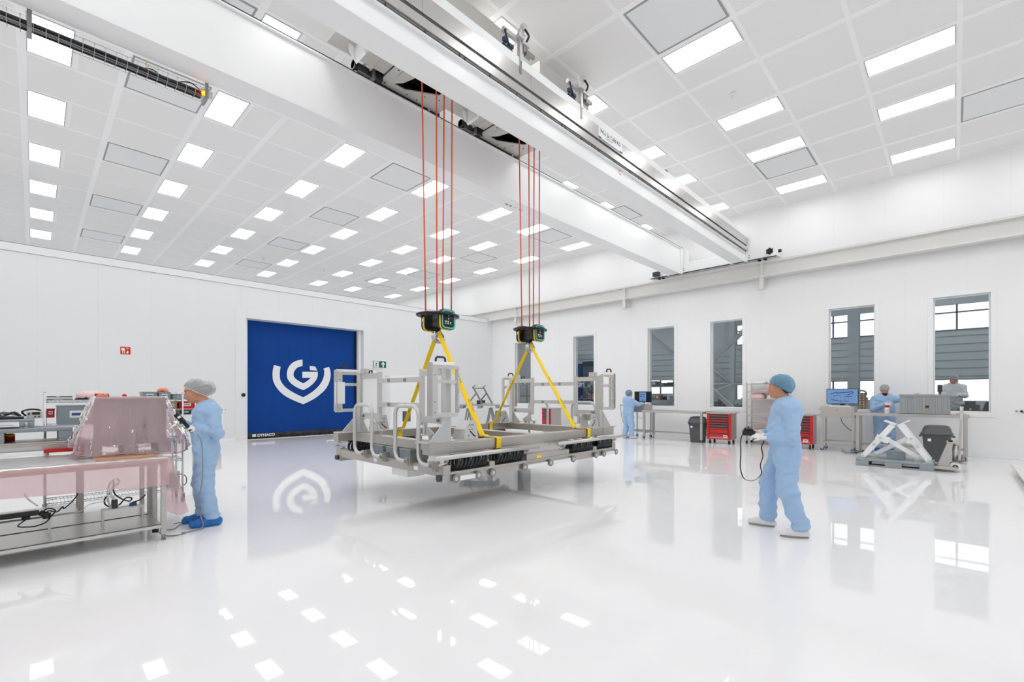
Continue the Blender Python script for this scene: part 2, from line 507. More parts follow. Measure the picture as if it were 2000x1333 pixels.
# emblem on the curtain (measured outline)
def dpt(px, py):                                  # a point of the curtain plane from its place in the photo
    dx = math.cos(YAW) * 899 + math.sin(YAW) * (px - 1000); dy = math.sin(YAW) * 899 - math.cos(YAW) * (px - 1000)
    k = (YC - 0.022) / dy
    return (dx * k, YC - 0.022, 1.55 + (771 - py) * k)
def emblem(pix, name, tip, both):
    mbx = MB(); pts = [dpt(*q) for q in pix]
    h_ = len(pts) // 2
    def fair(l):
        a = [tuple(q) for q in smooth_path(l[:tip + 1], 3)]
        return a + ([tuple(q) for q in smooth_path(l[tip:], 3)][1:] if both else [tuple(q) for q in l[tip + 1:]])
    pts = fair(pts[:h_]) + fair(pts[h_:])
    n = len(pts) // 2                              # outer edge then inner edge, same count: a ribbon
    mbx.add(pts[:n] + pts[n:], [(i, i + 1, n + i + 1, n + i) for i in range(n - 1)])
    return mbx.build(name, 'logo', door)
s = 0.2250
def E6(l): return [(460 + x * s, 600 + y * s) for x, y in l]
emblem(E6([(333, 503), (322, 560), (322, 610), (330, 650), (350, 690), (385, 735), (430, 772), (480, 800), (530, 822), (588, 845),
           (645, 818), (700, 786), (745, 750), (780, 715), (805, 675), (820, 630), (826, 590), (823, 555), (812, 520)]) +
       E6([(392, 520), (385, 555), (384, 600), (390, 635), (408, 668), (438, 700), (475, 727), (515, 750), (550, 768), (588, 784),
           (625, 764), (662, 740), (697, 712), (727, 680), (750, 645), (764, 610), (770, 580), (770, 555), (763, 535)]), 'shield_arc', 9, True)
emblem(E6([(582, 457), (545, 462), (505, 478), (475, 503), (455, 535), (446, 570), (446, 600), (455, 630), (475, 657), (505, 682), (545, 705), (590, 722),
           (635, 698), (672, 668), (700, 635), (714, 600), (714, 563)]) +
       E6([(582, 513), (560, 517), (538, 527), (520, 543), (508, 562), (504, 580), (504, 592), (508, 606), (520, 622), (540, 637), (562, 650), (588, 663),
           (612, 650), (634, 634), (654, 614), (654, 612), (580, 612)]), 'letter_ring', 11, False)
mbx = MB()
for q in ([(580, 563), (714, 563), (705, 615), (580, 615)], [(643, 513), (692, 517), (710, 553), (646, 549)]):
    pts = [dpt(*t) for t in E6(q)]; mbx.add([(a, b - 0.001, c) for a, b, c in pts], [(0, 1, 2, 3)])
mbx.build('letter_bar', 'logo', door)
# small maker's lettering on the black flap: a row of white strokes, as the photo shows it
o = dpt(491, 856)
text_mb('DYNACO', 0.13, (o[0] + 0.16, YC - 0.11, 0.10), (1, 0, 0), (0, 0, 1), bold=0.004).build('lettering', 'logo', door)
MB().box(o[0], YC - 0.112, 0.10, o[0] + 0.12, YC - 0.109, 0.19).build('maker_mark', 'logo', door)

# base profiles
struct('baseboard_right', MB().box(XW - 0.03, YB, 0, XW, YD, 0.06).box(XW - 0.018, YB, 0.06, XW, YD, 0.13), 'trim', 0.006)
struct('baseboard_back', MB().box(XL, YD - 0.03, 0, DX0 - 0.33, YD, 0.06).box(XL, YD - 0.018, 0.06, DX0 - 0.33, YD, 0.13).box(DX1 + 0.33, YD - 0.03, 0, XW, YD, 0.06).box(DX1 + 0.33, YD - 0.018, 0.06, XW, YD, 0.13), 'trim', 0.006)
# walls the photo does not reach
struct('wall_left', MB().box(XL - 0.3, YB, 0, XL, YF, ZC + 0.1), 'wall_y')
struct('wall_front', MB().box(XL - 0.3, YB - 0.3, 0, XW + T, YB, ZC + 0.1), 'wall_x')
struct('wall_far', MB().box(XL - 0.3, YF, 0, XW + T, YF + 0.3, ZC + 0.1), 'wall_x')
struct('floor_far', MB().box(XL - 0.3, YD + 0.9, -0.1, 16.5, YF, 0), 'wall_x')

# ================================================================= ceiling
def gx(i): return -0.08 + 1.29 * i
def gy(j): return -0.01 + 1.27 * j + 0.0029 * j * j if j > 0 else -0.01 + 1.27 * j
GX = [gx(i) for i in range(-4, 14)]
LAMPX = [-4, -2, 0, 2, 4, 6, 8, 9.5, 11.5]
LAMPJ = list(range(-4, 21, 2))  # rows behind the camera are unseen, added only for their lighting
VENTS = [(1, 6), (1, 8), (1, 11), (1, 14), (1, 17), (5, 2), (5, 5), (5, 8), (5, 11), (5, 14), (5, 17), (10, 2), (10, -1), (10, 5.8), (10, 8), (10, 11), (10, 14), (9.35, 16), (10, 17)]
struct('ceiling', MB().box(XL - 0.3, YB - 0.3, ZC, XW + T, YF + 0.3, ZC + 0.1), 'ceil')
tee = MB()
y = gy(-5)
GYS = [gy(j) for j in range(-4, 23)]
for x in GX: tee.box(x - 0.115, YB, ZC - 0.006, x - 0.005, YF, ZC + 0.01)
for j, yy in enumerate(GYS): tee.box(XL, yy - 0.085, ZC - 0.004, XW, yy - 0.02, ZC + 0.01)
for L in LAMPX:
    xs = gx(L) + (0.565 if L == int(L) else 0.0)
    xs0 = gx(int(L)) + 0.565
    for j in LAMPJ: tee.box(xs0, gy(j), ZC - 0.005, xs0 + 0.07, gy(j) + 1.18, ZC + 0.01)
tee.box(XW - 0.06, YB, ZC - 0.012, XW, YF, ZC)
struct('trim_5', tee, 'tee')
# lamps
lamp = thing('ceiling_light', 'x', 'ceiling light', (0, 0, ZC), 0, 'recessed ceiling light panels')
fr = MB()
for a in ((-0.005, -0.005, 0.555, 0.012), (-0.005, 1.158, 0.555, 1.175), (-0.005, 0.012, 0.012, 1.158), (0.538, 0.012, 0.555, 1.158)):
    fr.box(a[0], a[1], -0.012, a[2], a[3], 0.0)
fr.build('frame', 'lampframe', lamp, local=True)
MB().box(0.012, 0.012, -0.008, 0.538, 1.158, -0.003).build('diffuser', 'lamp', lamp, local=True)
cn = ['leftmost column', 'second column from the left', 'third column from the left', 'fourth column from the left', 'fifth column from the left',
      'second column from the window wall', 'column nearest the window wall']
first = True
for ci, L in enumerate(LAMPX):
    for j in LAMPJ:
        x, y = gx(int(L)) + (0.635 if L != int(L) else 0.0), gy(j)
        if y + 1.2 > YF: continue
        k = (18 - j) // 2
        if ci >= 2 and k >= 0:
            lb = 'lit ceiling panel, %s from the door wall in the %s' % (ORD[k], cn[ci - 2])
        elif ci >= 2:
            lb = 'lit ceiling panel beyond the door wall top, in the %s' % cn[ci - 2]
        else:
            lb = 'lit ceiling panel left of the leftmost column in the photo, %s row' % ORD[(20 - j) // 2]
        if first:
            lamp.location = (x, y, ZC); lamp['label'] = lb; WM[lamp.name] = Matrix.Translation((x, y, ZC)); first = False
        else: dup(lamp, (x, y, ZC), None, lb)
# return-air panels
vent = thing('ceiling_vent', 'x', 'ceiling vent', (0, 0, ZC), 0, 'recessed grey ceiling vent panels')
MB().box(0.03, 0.03, -0.006, 1.15, 1.15, -0.002).build('mesh_panel', 'vent', vent, local=True)
fr = MB()
for a in ((0, 0, 1.18, 0.03), (0, 1.15, 1.18, 1.18), (0, 0.03, 0.03, 1.15), (1.15, 0.03, 1.18, 1.15)): fr.box(a[0], a[1], -0.010, a[2], a[3], -0.001)
fr.build('frame', 'shadowgap', vent, local=True)  # grey rim: the shadow line round the vent, put into the colour
vcol = {1: 'left column of vents', 5: 'middle column of vents', 10: 'right column of vents'}
cnt = {}
for q, (i, j) in enumerate(sorted(VENTS, key=lambda t: -t[1])):
    if i == 9.35: lb = 'half-width grey ceiling vent beside a full one at the far end'
    else:
        c = cnt.get(i, 0); cnt[i] = c + 1
        lb = 'grey ceiling vent, %s from the door wall in the %s' % (ORD[c], vcol[i])
    p = (gx(i) + 0.0, gy(j), ZC)
    if q == 0: vent.location = p; vent['label'] = lb; WM[vent.name] = Matrix.Translation(p)
    else:
        o = dup(vent, p, None, lb)
        if i == 9.35: o.scale = (0.5, 1, 1)
# smoke detectors
det = thing('smoke_detector', 'white smoke detector on the ceiling near the largest right-hand light panel', 'smoke detector', (9.56, 3.14, ZC), 0, 'ceiling smoke detectors')
MB().lathe([(0.07, 0), (0.07, -0.03), (0.055, -0.045), (0.05, -0.045)]).build('base', 'white', det, local=True)
MB().lathe([(0.048, -0.045), (0.048, -0.075), (0.03, -0.095), (0.0, -0.097)]).build('sensor_head', 'white', det, local=True)
dup(det, (9.55, 21.59, ZC), 0, 'white smoke detector far back on the ceiling above the blue door')
dup(det, (6.97, 21.66, ZC), 0, 'small white ceiling detector left of the far vents, the nearer of two')
dup(det, (6.97, 24.3, ZC), 0, 'small white ceiling detector left of the far vents, the farther of two')

# ================================================================= crane rail on the window wall
XR = 15.83                                           # inner face of the runway beam
mb = MB()
mb.box(XR - 0.04, YB, 5.66, XR + 0.26, YF, 5.70); mb.box(XR - 0.04, YB, 5.24, XR + 0.26, YF, 5.275); mb.box(XR + 0.10, YB, 5.275, XR + 0.125, YF, 5.66)
run = mb.build('runway_beam', 'cream')
tag(run, 'long cream steel runway beam for the crane along window wall', 'beam')
MB().box(XR + 0.08, YB, 5.70, XR + 0.14, YF, 5.735).build('rail', 'alu_d', run)
for k, y in enumerate((4.36, 9.2, 15.0, -1.9)):
    b = MB()
    b.box(XR - 0.035, y - 0.02, 5.275, XR + 0.10, y + 0.02, 5.66)
    b.box(XR - 0.03, y - 0.06, 4.86, XR - 0.015, y + 0.06, 5.24); b.box(XR + 0.06, y - 0.06, 4.86, XR + 0.075, y + 0.06, 5.24); b.box(XR - 0.015, y - 0.008, 4.86, XR + 0.06, y + 0.008, 5.24)
    b.box(XR - 0.08, y - 0.11, 4.845, XR + 0.13, y + 0.11, 4.86); b.box(XR - 0.06, y - 0.11, 5.225, XR + 0.28, y + 0.11, 5.24)
    b.box(XR + 0.075, y - 0.05, 4.95, XW, y + 0.05, 5.22)
    for dy in (-0.05, 0.05):
        for z in (5.36, 5.50): b.cyl((XR - 0.04, y + dy * 0.4, z), (XR - 0.05, y + dy * 0.4, z), 0.012, n=8)
        b.cyl((XR + 0.0, y + dy * 1.6, 5.225), (XR + 0.0, y + dy * 1.6, 5.20), 0.02, n=8)
    o = b.build('bracket', 'cream', run)
# ================================================================= small things on the walls
def socket(x, y, z, axis, label, n=2):
    t = thing('wall_socket', label, 'socket', (x, y, z), 0)
    w = 0.08 * n
    a = (0, 1, 0) if axis == 'Y' else (1, 0, 0); nn = V((-1, 0, 0)) if axis == 'Y' else V((0, -1, 0)); a = V(a)
    c = V((x, y, z))
    m_ = MB(); m_.bar(c - a * w / 2 + nn * 0.006, c + a * w / 2 + nn * 0.006, 0.012, 0.085); m_.build('cover_plate', 'white', t, 0.004)
    m_ = MB()
    for k in range(n):
        q = c + a * (0.08 * (k - (n - 1) / 2)); m_.cyl(q + nn * 0.0122, q + nn * 0.0135, 0.022, n=12)
    m_.build('outlet', 'shadowgap', t)
    return t
t = socket(XW, -1.10, 1.15, 'Y', 'double wall socket with black plug right of the last window')
MB().cyl((XW - 0.013, -1.14, 1.15), (XW - 0.06, -1.14, 1.15), 0.026, n=12).tube(smooth_path([(XW - 0.06, -1.14, 1.15), (XW - 0.10, -1.15, 1.14), (XW - 0.09, -1.25, 1.04), (XW - 0.08, -1.45, 0.95), (XW - 0.06, -1.7, 0.9)]), 0.006).build('plug', 'cable', t)
socket(4.246, YD, 1.056, 'X', 'white double socket on door wall beside the seated vent grille')
t = socket(XW, 9.55, 1.13, 'Y', 'double socket with hanging cord behind person at far monitor')
MB().cyl((XW - 0.013, 9.5, 1.13), (XW - 0.05, 9.5, 1.13), 0.026, n=10).tube(smooth_path([(XW - 0.05, 9.5, 1.13), (XW - 0.12, 9.5, 1.10), (XW - 0.10, 9.48, 0.7), (XW - 0.12, 9.3, 0.3), (XW - 0.18, 9.0, 0.05), (XW - 0.5, 8.75, 0.012)]), 0.012).build('cord', 'cableg', t)
# fire hose sign
t = thing('fire_hose_sign', 'small red and white fire hose sign on the left door wall', 'sign', (1.81, YD, 2.79))
MB().box(1.70, YD - 0.008, 2.69, 1.92, YD, 2.90).build('sign_plate', 'red', t)
m_ = MB()
m_.add(arc((1.76, YD - 0.0095, 2.83), 0.042, 0, TAU, 16, (1, 0, 0), (0, 0, 1))[:-1], [list(range(16))[::-1]])
for q in ([(1.74, 2.79), (1.755, 2.79), (1.755, 2.71), (1.74, 2.71)], [(1.78, 2.80), (1.795, 2.80), (1.795, 2.71), (1.78, 2.71)],
          [(1.83, 2.72), (1.865, 2.72), (1.88, 2.76), (1.86, 2.80), (1.845, 2.775), (1.83, 2.755)], [(1.83, 2.86), (1.89, 2.86), (1.89, 2.845), (1.83, 2.845)], [(1.835, 2.885), (1.85, 2.885), (1.85, 2.86), (1.835, 2.86)]):
    m_.add([(a, YD - 0.0095, b) for a, b in q], [list(range(len(q)))])
m_.build('pictogram', 'logo', t)
# exit sign standing out of the wall on a stem
t = thing('exit_sign', 'green running man exit sign with white up arrow', 'sign', (9.82, YD, 2.76))
ex0, ex1, ez0, ez1, ey = 9.48, 10.10, 2.62, 2.93, YD - 0.06
MB().box(ex0, ey, ez0, ex1, YD, ez1).build('housing', 'white', t, 0.008)
MB().box(ex0 + 0.02, ey - 0.003, ez0 + 0.02, ex1 - 0.02, ey, ez1 - 0.02).build('sign_face', 'green_sign', t)
m_ = MB(); yy = ey - 0.0045
def sp(q): m_.add([(ex0 + a, yy, ez0 + b) for a, b in q], [list(range(len(q)))])
sp([(0.05, 0.03), (0.26, 0.03), (0.26, 0.28), (0.05, 0.28)])
sp([(0.43, 0.04), (0.49, 0.04), (0.49, 0.16), (0.56, 0.16), (0.46, 0.27), (0.36, 0.16), (0.43, 0.16)])
m_.build('pictogram', 'logo', t)
m_ = MB(); yy = ey - 0.006
m_.add(arc((ex0 + 0.19, yy, ez0 + 0.25), 0.02, 0, TAU, 12, (1, 0, 0), (0, 0, 1))[:-1], [list(range(12))[::-1]])
for a, b, w in (((0.17, 0.22), (0.14, 0.13), 0.035), ((0.14, 0.14), (0.18, 0.09), 0.022), ((0.18, 0.09), (0.16, 0.045), 0.018), ((0.14, 0.13), (0.11, 0.09), 0.022), ((0.11, 0.09), (0.075, 0.07), 0.018), ((0.17, 0.21), (0.22, 0.17), 0.014), ((0.22, 0.17), (0.24, 0.19), 0.012), ((0.16, 0.21), (0.10, 0.20), 0.014), ((0.10, 0.20), (0.085, 0.16), 0.012)):
    m_.bar((ex0 + a[0], yy, ez0 + a[1]), (ex0 + b[0], yy, ez0 + b[1]), 0.001, w)
m_.build('running_figure', 'green_sign', t)
# black push button by the door
t = thing('push_button', 'round black push button on the left door frame', 'button', (4.808, YD, 1.533))
MB().cyl((4.808, YD - 0.011, 1.533), (4.808, YD - 0.05, 1.533), 0.06, n=20).build('button_housing', 'black', t)
MB().cyl((4.808, YD - 0.05, 1.533), (4.808, YD - 0.075, 1.533), 0.04, n=20).build('button', 'blackm', t)
# low-level exhaust grilles
def grille(x0, x1, z0, z1, label, y=YD):
    t = thing('air_grille', label, 'vent grille', ((x0 + x1) / 2, y, z0))
    f = MB(); w = 0.05
    f.box(x0 - w, y - 0.015, z0 - w, x1 + w, y, z0); f.box(x0 - w, y - 0.015, z1, x1 + w, y, z1 + w); f.box(x0 - w, y - 0.015, z0, x0, y, z1); f.box(x1, y - 0.015, z0, x1 + w, y, z1)
    f.build('frame', 'trim', t)
    MB().box(x0, y - 0.003, z0, x1, y - 0.001, z1).build('backing', 'dgrey', t)
    f = MB(); n = 14
    for k in range(n): f.box(x0 + (x1 - x0) * (k + 0.25) / n, y - 0.012, z0, x0 + (x1 - x0) * (k + 0.65) / n, y - 0.004, z1)
    f.build('slats', 'alu_d', t)
grille(3.55, 4.18, 0.33, 0.87, 'square grille low on the wall behind the woman')
grille(10.62, 11.02, 0.42, 0.85, 'square grille low on wall seen through the lifting frame', YD - 0.42)
# boxed-in duct right of the door
mb = MB().box(10.05, YD - 0.42, 0, 12.4, YD, 2.35)
mb.box(10.05, YD - 0.43, 0.0, 10.10, YD - 0.42, 2.35)
struct('wall_duct_casing', mb, 'trim', 0.01)
# ================================================================= overhead crane
XA, XB = -4.7, 15.62
crane = thing('overhead_crane', 'white double girder bridge crane spanning the ceiling', 'crane', (6, 6, 5.74))
MB().box(XA, 4.76, 5.74, XB, 5.15, 6.50).build('girder', 'white', crane, 0.008)
MB().box(XA, 6.85, 5.74, XB, 7.25, 6.60).box(XA, 6.80, 6.60, XB, 7.30, 6.625).build('girder', 'white', crane, 0.004)
MB().box(XA, 6.805, 6.628, XB, 6.85, 6.645).build('cable_duct', 'dgrey', crane)
MB().box(XA, 7.02, 6.625, XB, 7.08, 6.66).build('trolley_rail', 'alu_d', crane)
MB().box(XA, 4.92, 6.50, XB, 4.98, 6.53).build('trolley_rail', 'alu_d', crane)
g = MB()
g.box(XA, 4.70, 5.985, XB, 4.76, 5.997)
g.box(XA, 4.735, 5.997, XB, 4.76, 6.05)
g.build('conductor_ledge', 'white', crane)
g = MB()
for z in (6.005, 6.022): g.cyl((XA, 4.722, z), (XB, 4.722, z), 0.005, n=6)
g.box(XA, 4.712, 6.03, XB, 4.735, 6.052)
g.build('conductor_rail', 'alu_d', crane)
g = MB()
x = XA + 0.35; k = 0
while x < XB:
    for z in (6.02, 6.04): g.cyl((x, 4.715, z), (x, 4.70, z), 0.007, n=6)
    if k % 4 == 3:
        for z in (6.02, 6.04): g.cyl((x + 0.09, 4.715, z), (x + 0.09, 4.70, z), 0.007, n=6)
    x += 0.55; k += 1
o = g.build('bolts', 'dgrey', crane); o['kind'] = 'stuff'
MB().box(XA, 4.69, 6.055, XB, 4.76, 6.062).box(XA, 4.69, 6.06, XB, 4.696, 6.178).build('lower_cover', 'sheet', crane)
MB().box(XA, 4.735, 6.18, XB, 4.76, 6.226).build('slot', 'black', crane)
g = MB(); x = XA
while x < XB - 0.1:
    g.box(x, 4.69, 6.226, min(x + 1.995, XB), 4.70, 6.462); x += 2.0
g.build('upper_cover', 'sheet', crane)
MB().box(XA, 4.69, 6.462, XB, 4.79, 6.60).build('top_channel', 'white', crane, 0.006)
# end carriage on the runway
MB().box(15.62, 3.86, 5.775, 15.95, 8.05, 6.10).build('end_carriage', 'white', crane, 0.012)
for q in ((15.50, 4.70, 5.74, 15.62, 5.20, 6.52), (15.50, 6.80, 5.74, 15.62, 7.30, 6.62), (15.62, 4.62, 6.10, 15.68, 4.70, 6.56), (15.62, 6.62, 6.10, 15.68, 6.72, 6.52)): MB().box(*q).build('end_plate', 'white', crane)
g = MB()
for y in (4.25, 4.42, 7.6, 7.75): g.cyl((15.74, y, 5.775), (15.85, y, 5.775), 0.045, n=14)
g.box(15.60, 3.9, 5.752, 15.64, 8.0, 5.772)
g.build('wheel', 'rubber', crane)
g = MB(); g.cyl((15.62, 4.08, 5.935), (15.58, 4.08, 5.935), 0.085, n=20); g.cyl((15.58, 4.08, 5.935), (15.55, 4.08, 5.935), 0.05, n=16)
for k in range(6): g.cbox((15.595, 4.08 + 0.085 * math.cos(TAU * k / 6 + 0.5), 5.935 + 0.085 * math.sin(TAU * k / 6 + 0.5)), 0.03, 0.035, 0.035)
g.build('drive_motor', 'black', crane)
MB().box(15.66, 3.78, 5.88, 15.74, 3.86, 5.95).build('buffer', 'black', crane)
g = MB()
for z in (5.85, 5.92):
    for y in (4.66, 6.76): g.cyl((15.62, y, z), (15.60, y, z), 0.016, n=8)
g.build('bolts', 'alu_d', crane)
MB().box(15.45, 7.62, 5.80, 15.62, 7.85, 5.95).build('drive_motor', 'dgrey', crane, 0.02)
# load sign
MB().box(7.15, 4.683, 6.250, 7.98, 4.689, 6.452).build('load_sign', 'paper', crane)
text_mb('WLL 2x 7.500 KG', 0.095, (7.20, 4.6815, 6.365), (1, 0, 0), (0, 0, 1), bold=0.001).build('sign_lettering', 'ink', crane)
text_mb('2020-10-101', 0.042, (7.40, 4.6815, 6.310), (1, 0, 0), (0, 0, 1)).build('sign_lettering', 'ink', crane)
MB().box(7.15, 4.681, 6.252, 7.98, 4.683, 6.262).box(7.15, 4.681, 6.262, 7.24, 4.683, 6.282).box(7.89, 4.681, 6.262, 7.98, 4.683, 6.282).build('sign_band', 'ink_b', crane)
g = MB(); a = arc((8.02, 4.757, 5.93), 0.05, 0.6, TAU - 0.6, 14, (1, 0, 0), (0, 0, 1)); b = arc((8.02, 4.757, 5.93), 0.036, 0.6, TAU - 0.6, 14, (1, 0, 0), (0, 0, 1))
g.add(a + b, [(i, i + 1, 15 + i + 1, 15 + i) for i in range(14)]); g.build('maker_emblem', 'rope', crane)
# direction arrows under the rear girder
for (x, m_, q) in ((7.20, 'redbin', [(-0.06, 0), (0.05, 0.035), (0.05, -0.035)]), (7.34, 'ink_b', [(0, -0.045), (0.045, 0.03), (-0.045, 0.03)]),
                   (7.48, 'yel', [(0, 0.05), (-0.045, -0.03), (0.045, -0.03)]), (7.66, 'green_sign', [(0.06, 0), (-0.05, 0.035), (-0.05, -0.035)])):
    MB().add([(x + a, 7.10 + b, 5.738) for a, b in q], [(0, 1, 2)]).build('direction_arrow', m_, crane)

# ----------------------------------------------------------------- hoist trolleys (placed where their ropes leave the drum)
def trolley(x0, label):
    t = thing('hoist_trolley', label, 'hoist', (x0, 6.0, 6.70), 0, 'hoist trolleys on the crane')
    W = lambda mb, n, m, **k: mb.build(n, m, t, local=True, **k)
    # local frame: x along girder from the rope centre, y across, z up from the bottom plate
    pl = MB()
    yb, yf = -0.80, 0.85
    xs = [-0.50, -0.14, 0.40, 0.68]
    # bottom plate with a tapering rope opening
    for q in ([(-0.50, 0.70), (0.70, 0.70), (0.70, yf), (-0.50, yf)], [(-0.50, yb), (0.70, yb), (0.70, -0.50), (-0.50, -0.50)],
              [(-0.50, -0.50), (-0.14, -0.50), (-0.14, 0.36), (-0.50, 0.36)], [(-0.50, 0.36), (-0.14, 0.36), (-0.20, 0.57), (-0.30, 0.69), (-0.30, 0.70), (-0.50, 0.70)],
              [(0.41, -0.50), (0.70, -0.50), (0.70, 0.70), (0.41, 0.70)], [(-0.09, 0.70), (0.41, 0.40), (0.41, 0.70)]):
        pl.prism([(a, b_, 0) for a, b_ in q], (0, 0, 0.02))
    W(pl, 'bottom_plate', 'beige')
    b = MB()
    for q in [(-0.42, 0.36), (-0.42, 0.78), (0.0, 0.77), (0.25, 0.60), (0.48, 0.5), (0.2, 0.77), (0.62, 0.20), (0.62, 0.78)]: b.cyl((q[0], q[1], 0), (q[0], q[1], -0.008), 0.012, n=8)
    b.box(-0.36, -0.1, -0.002, -0.355, 0.5, 0.0); b.box(-0.26, -0.1, -0.002, -0.245, 0.3, 0.0)
    W(b, 'plate_screws', 'dgrey')
    W(MB().box(-0.48, -0.60, 0.20, 0.60, 0.80, 0.22).box(-0.48, 0.78, 0.03, 0.60, 0.80, 0.22).box(0.58, -0.6, 0.03, 0.60, 0.8, 0.22).box(-0.48, -0.6, 0.03, -0.46, 0.8, 0.22).cyl((-0.2, -0.15, 0.16), (0.45, -0.15, 0.16), 0.09), 'rope_drum', 'black')
    W(MB().box(-1.45, yb, 0.03, -0.51, yf - 0.2, 0.06), 'side_plate', 'beige')
    W(MB().box(-0.72, yb - 0.18, 0.23, 0.72, yf + 0.18, 0.48).box(-0.72, yb - 0.18, 0.02, -0.70, yf, 0.23).box(0.70, yb - 0.18, 0.02, 0.72, yf + 0.18, 0.23).box(-0.7, yb - 0.18, 0.02, 0.70, yb - 0.16, 0.23).box(-1.45, -0.55, 0.06, -0.55, 0.6, 0.40), 'hood', 'beige', bevel=0.01)
    W(MB().prism([(-1.22, 0.42, 0.05), (-1.22, 0.42, -0.09), (-1.10, 0.42, -0.22), (-0.93, 0.42, 0.05)], (0, 0.012, 0)).prism([(-1.13, 0.40, 0.05), (-1.13, 0.42, -0.19), (-1.10, 0.42, -0.22), (-0.93, 0.42, 0.05), (-0.96, 0.40, 0.05)], (0.01, -0.25, 0.02)), 'cable_bracket', 'white')
    mt = MB().cyl((-0.97, 0.80, 0.03), (-0.62, 0.80, 0.03), 0.062, n=16).cyl((-0.97, 0.80, 0.03), (-0.93, 0.80, 0.03), 0.075, n=16).box(-0.62, 0.70, -0.06, -0.5, 0.9, 0.10)
    W(mt, 'travel_motor', 'blackm')
    W(MB().box(-0.90, 0.76, -0.055, -0.66, 0.86, -0.035).box(-0.68, 0.72, -0.07, -0.62, 0.90, 0.11), 'motor_bracket', 'alu_d')
    W(MB().tube(smooth_path([(-0.56, 0.83, -0.05), (-0.53, 0.86, -0.10), (-0.46, 0.88, -0.06), (-0.40, 0.88, 0.0)]), 0.022, n=8).tube(smooth_path([(0.50, 0.83, 0.0), (0.53, 0.86, -0.07), (0.60, 0.88, -0.05), (0.66, 0.88, 0.0)]), 0.022, n=8), 'wheel_guard', 'alu')
    W(MB().box(-0.52, 0.855, -0.03, 0.72, 0.90, 0.05).box(0.70, 0.86, -0.05, 0.76, 0.92, 0.06), 'drive_shaft_cover', 'black')
    W(MB().cyl((-0.48, 1.05, 0.02), (-0.48, 1.10, 0.02), 0.06).cyl((0.66, 1.05, 0.02), (0.66, 1.10, 0.02), 0.06).cyl((-0.48, -1.08, -0.09), (-0.48, -1.03, -0.09), 0.06).cyl((0.66, -1.08, -0.09), (0.66, -1.03, -0.09), 0.06), 'wheel', 'alu_d')
    return t
def collector(x, y, z, label, flip):
    """buffer and sensor arm that stands up beside the near girder"""
    t = thing('collector_arm', label, 'sensor arm', (x, y, z), 0, 'aluminium sensor arms on the crane trolleys')
    W = lambda mb, n, m, **k: mb.build(n, m, t, local=True, **k)
    W(MB().box(-0.03, -0.07, -0.12, 0.03, -0.01, 0.36), 'post', 'alu', bevel=0.004)
    W(MB().box(-0.30, 0.0, 0.22, 0.02, 0.06, 0.29).box(-0.10, -0.12, 0.18, 0.02, -0.05, 0.24).box(0.0, -0.10, 0.14, 0.16, -0.03, 0.19), 'cross_bar', 'alu', bevel=0.004)
    W(MB().box(0.06, -0.06, 0.42, 0.14, 0.02, 0.50).box(0.03, -0.04, 0.30, 0.08, 0.0, 0.44), 'head_block', 'alu', bevel=0.004)
    W(MB().box(0.10, -0.09, 0.02, 0.22, -0.02, 0.10).box(0.20, -0.08, 0.06, 0.30, -0.03, 0.11).box(0.04, -0.08, 0.06, 0.12, -0.02, 0.18), 'clamp', 'alu_d', bevel=0.004)
    W(MB().box(-0.22, -0.03, 0.02, -0.12, 0.02, 0.07).box(-0.32, -0.03, 0.05, -0.24, 0.02, 0.11), 'sensor', 'navy', bevel=0.004)
    W(MB().tube(smooth_path([(0.10, -0.05, 0.42), (0.15, -0.08, 0.34), (0.12, -0.09, 0.26), (0.09, -0.08, 0.20)]), 0.017, n=7).tube(smooth_path([(-0.26, 0.0, 0.24), (-0.34, -0.06, 0.16), (-0.32, -0.08, 0.04), (-0.26, -0.07, -0.02)]), 0.014, n=7), 'cable', 'cable')
    W(MB().prism([(-0.36, -0.045, -0.02), (-0.18, -0.045, -0.03), (-0.05, -0.045, -0.16), (-0.06, -0.045, -0.19)], (0, 0.03, 0)), 'guard_plate', 'black')
    W(MB().box(-0.02, -0.06, -0.30, 0.02, 0.16, -0.12), 'foot', 'alu_d')
    return t
trolley(4.44, 'white hoist trolley with four orange ropes, the nearer of two')
trolley(6.62, 'white hoist trolley with four orange ropes, the farther of two')
c = collector(5.06, 4.74, 6.66, 'aluminium sensor arm above the crane girder, upper of two', 0)
collector(6.62, 4.74, 6.66, 'aluminium sensor arm above the crane girder, lower one nearer the sign', 0)
t = thing('limit_switch', 'small dark switch on top of the crane girder right of the sign', 'switch', (10.1, 4.76, 6.60))
MB().prism([(9.98, 4.75, 6.60), (10.12, 4.75, 6.60), (10.12, 4.75, 6.66), (10.06, 4.75, 6.70), (9.98, 4.75, 6.68)], (0, 0.06, 0)).build('switch_housing', 'navy', t, 0.004)
MB().cyl((10.05, 4.745, 6.65), (10.05, 4.73, 6.65), 0.015, n=10).build('roller', 'black', t)
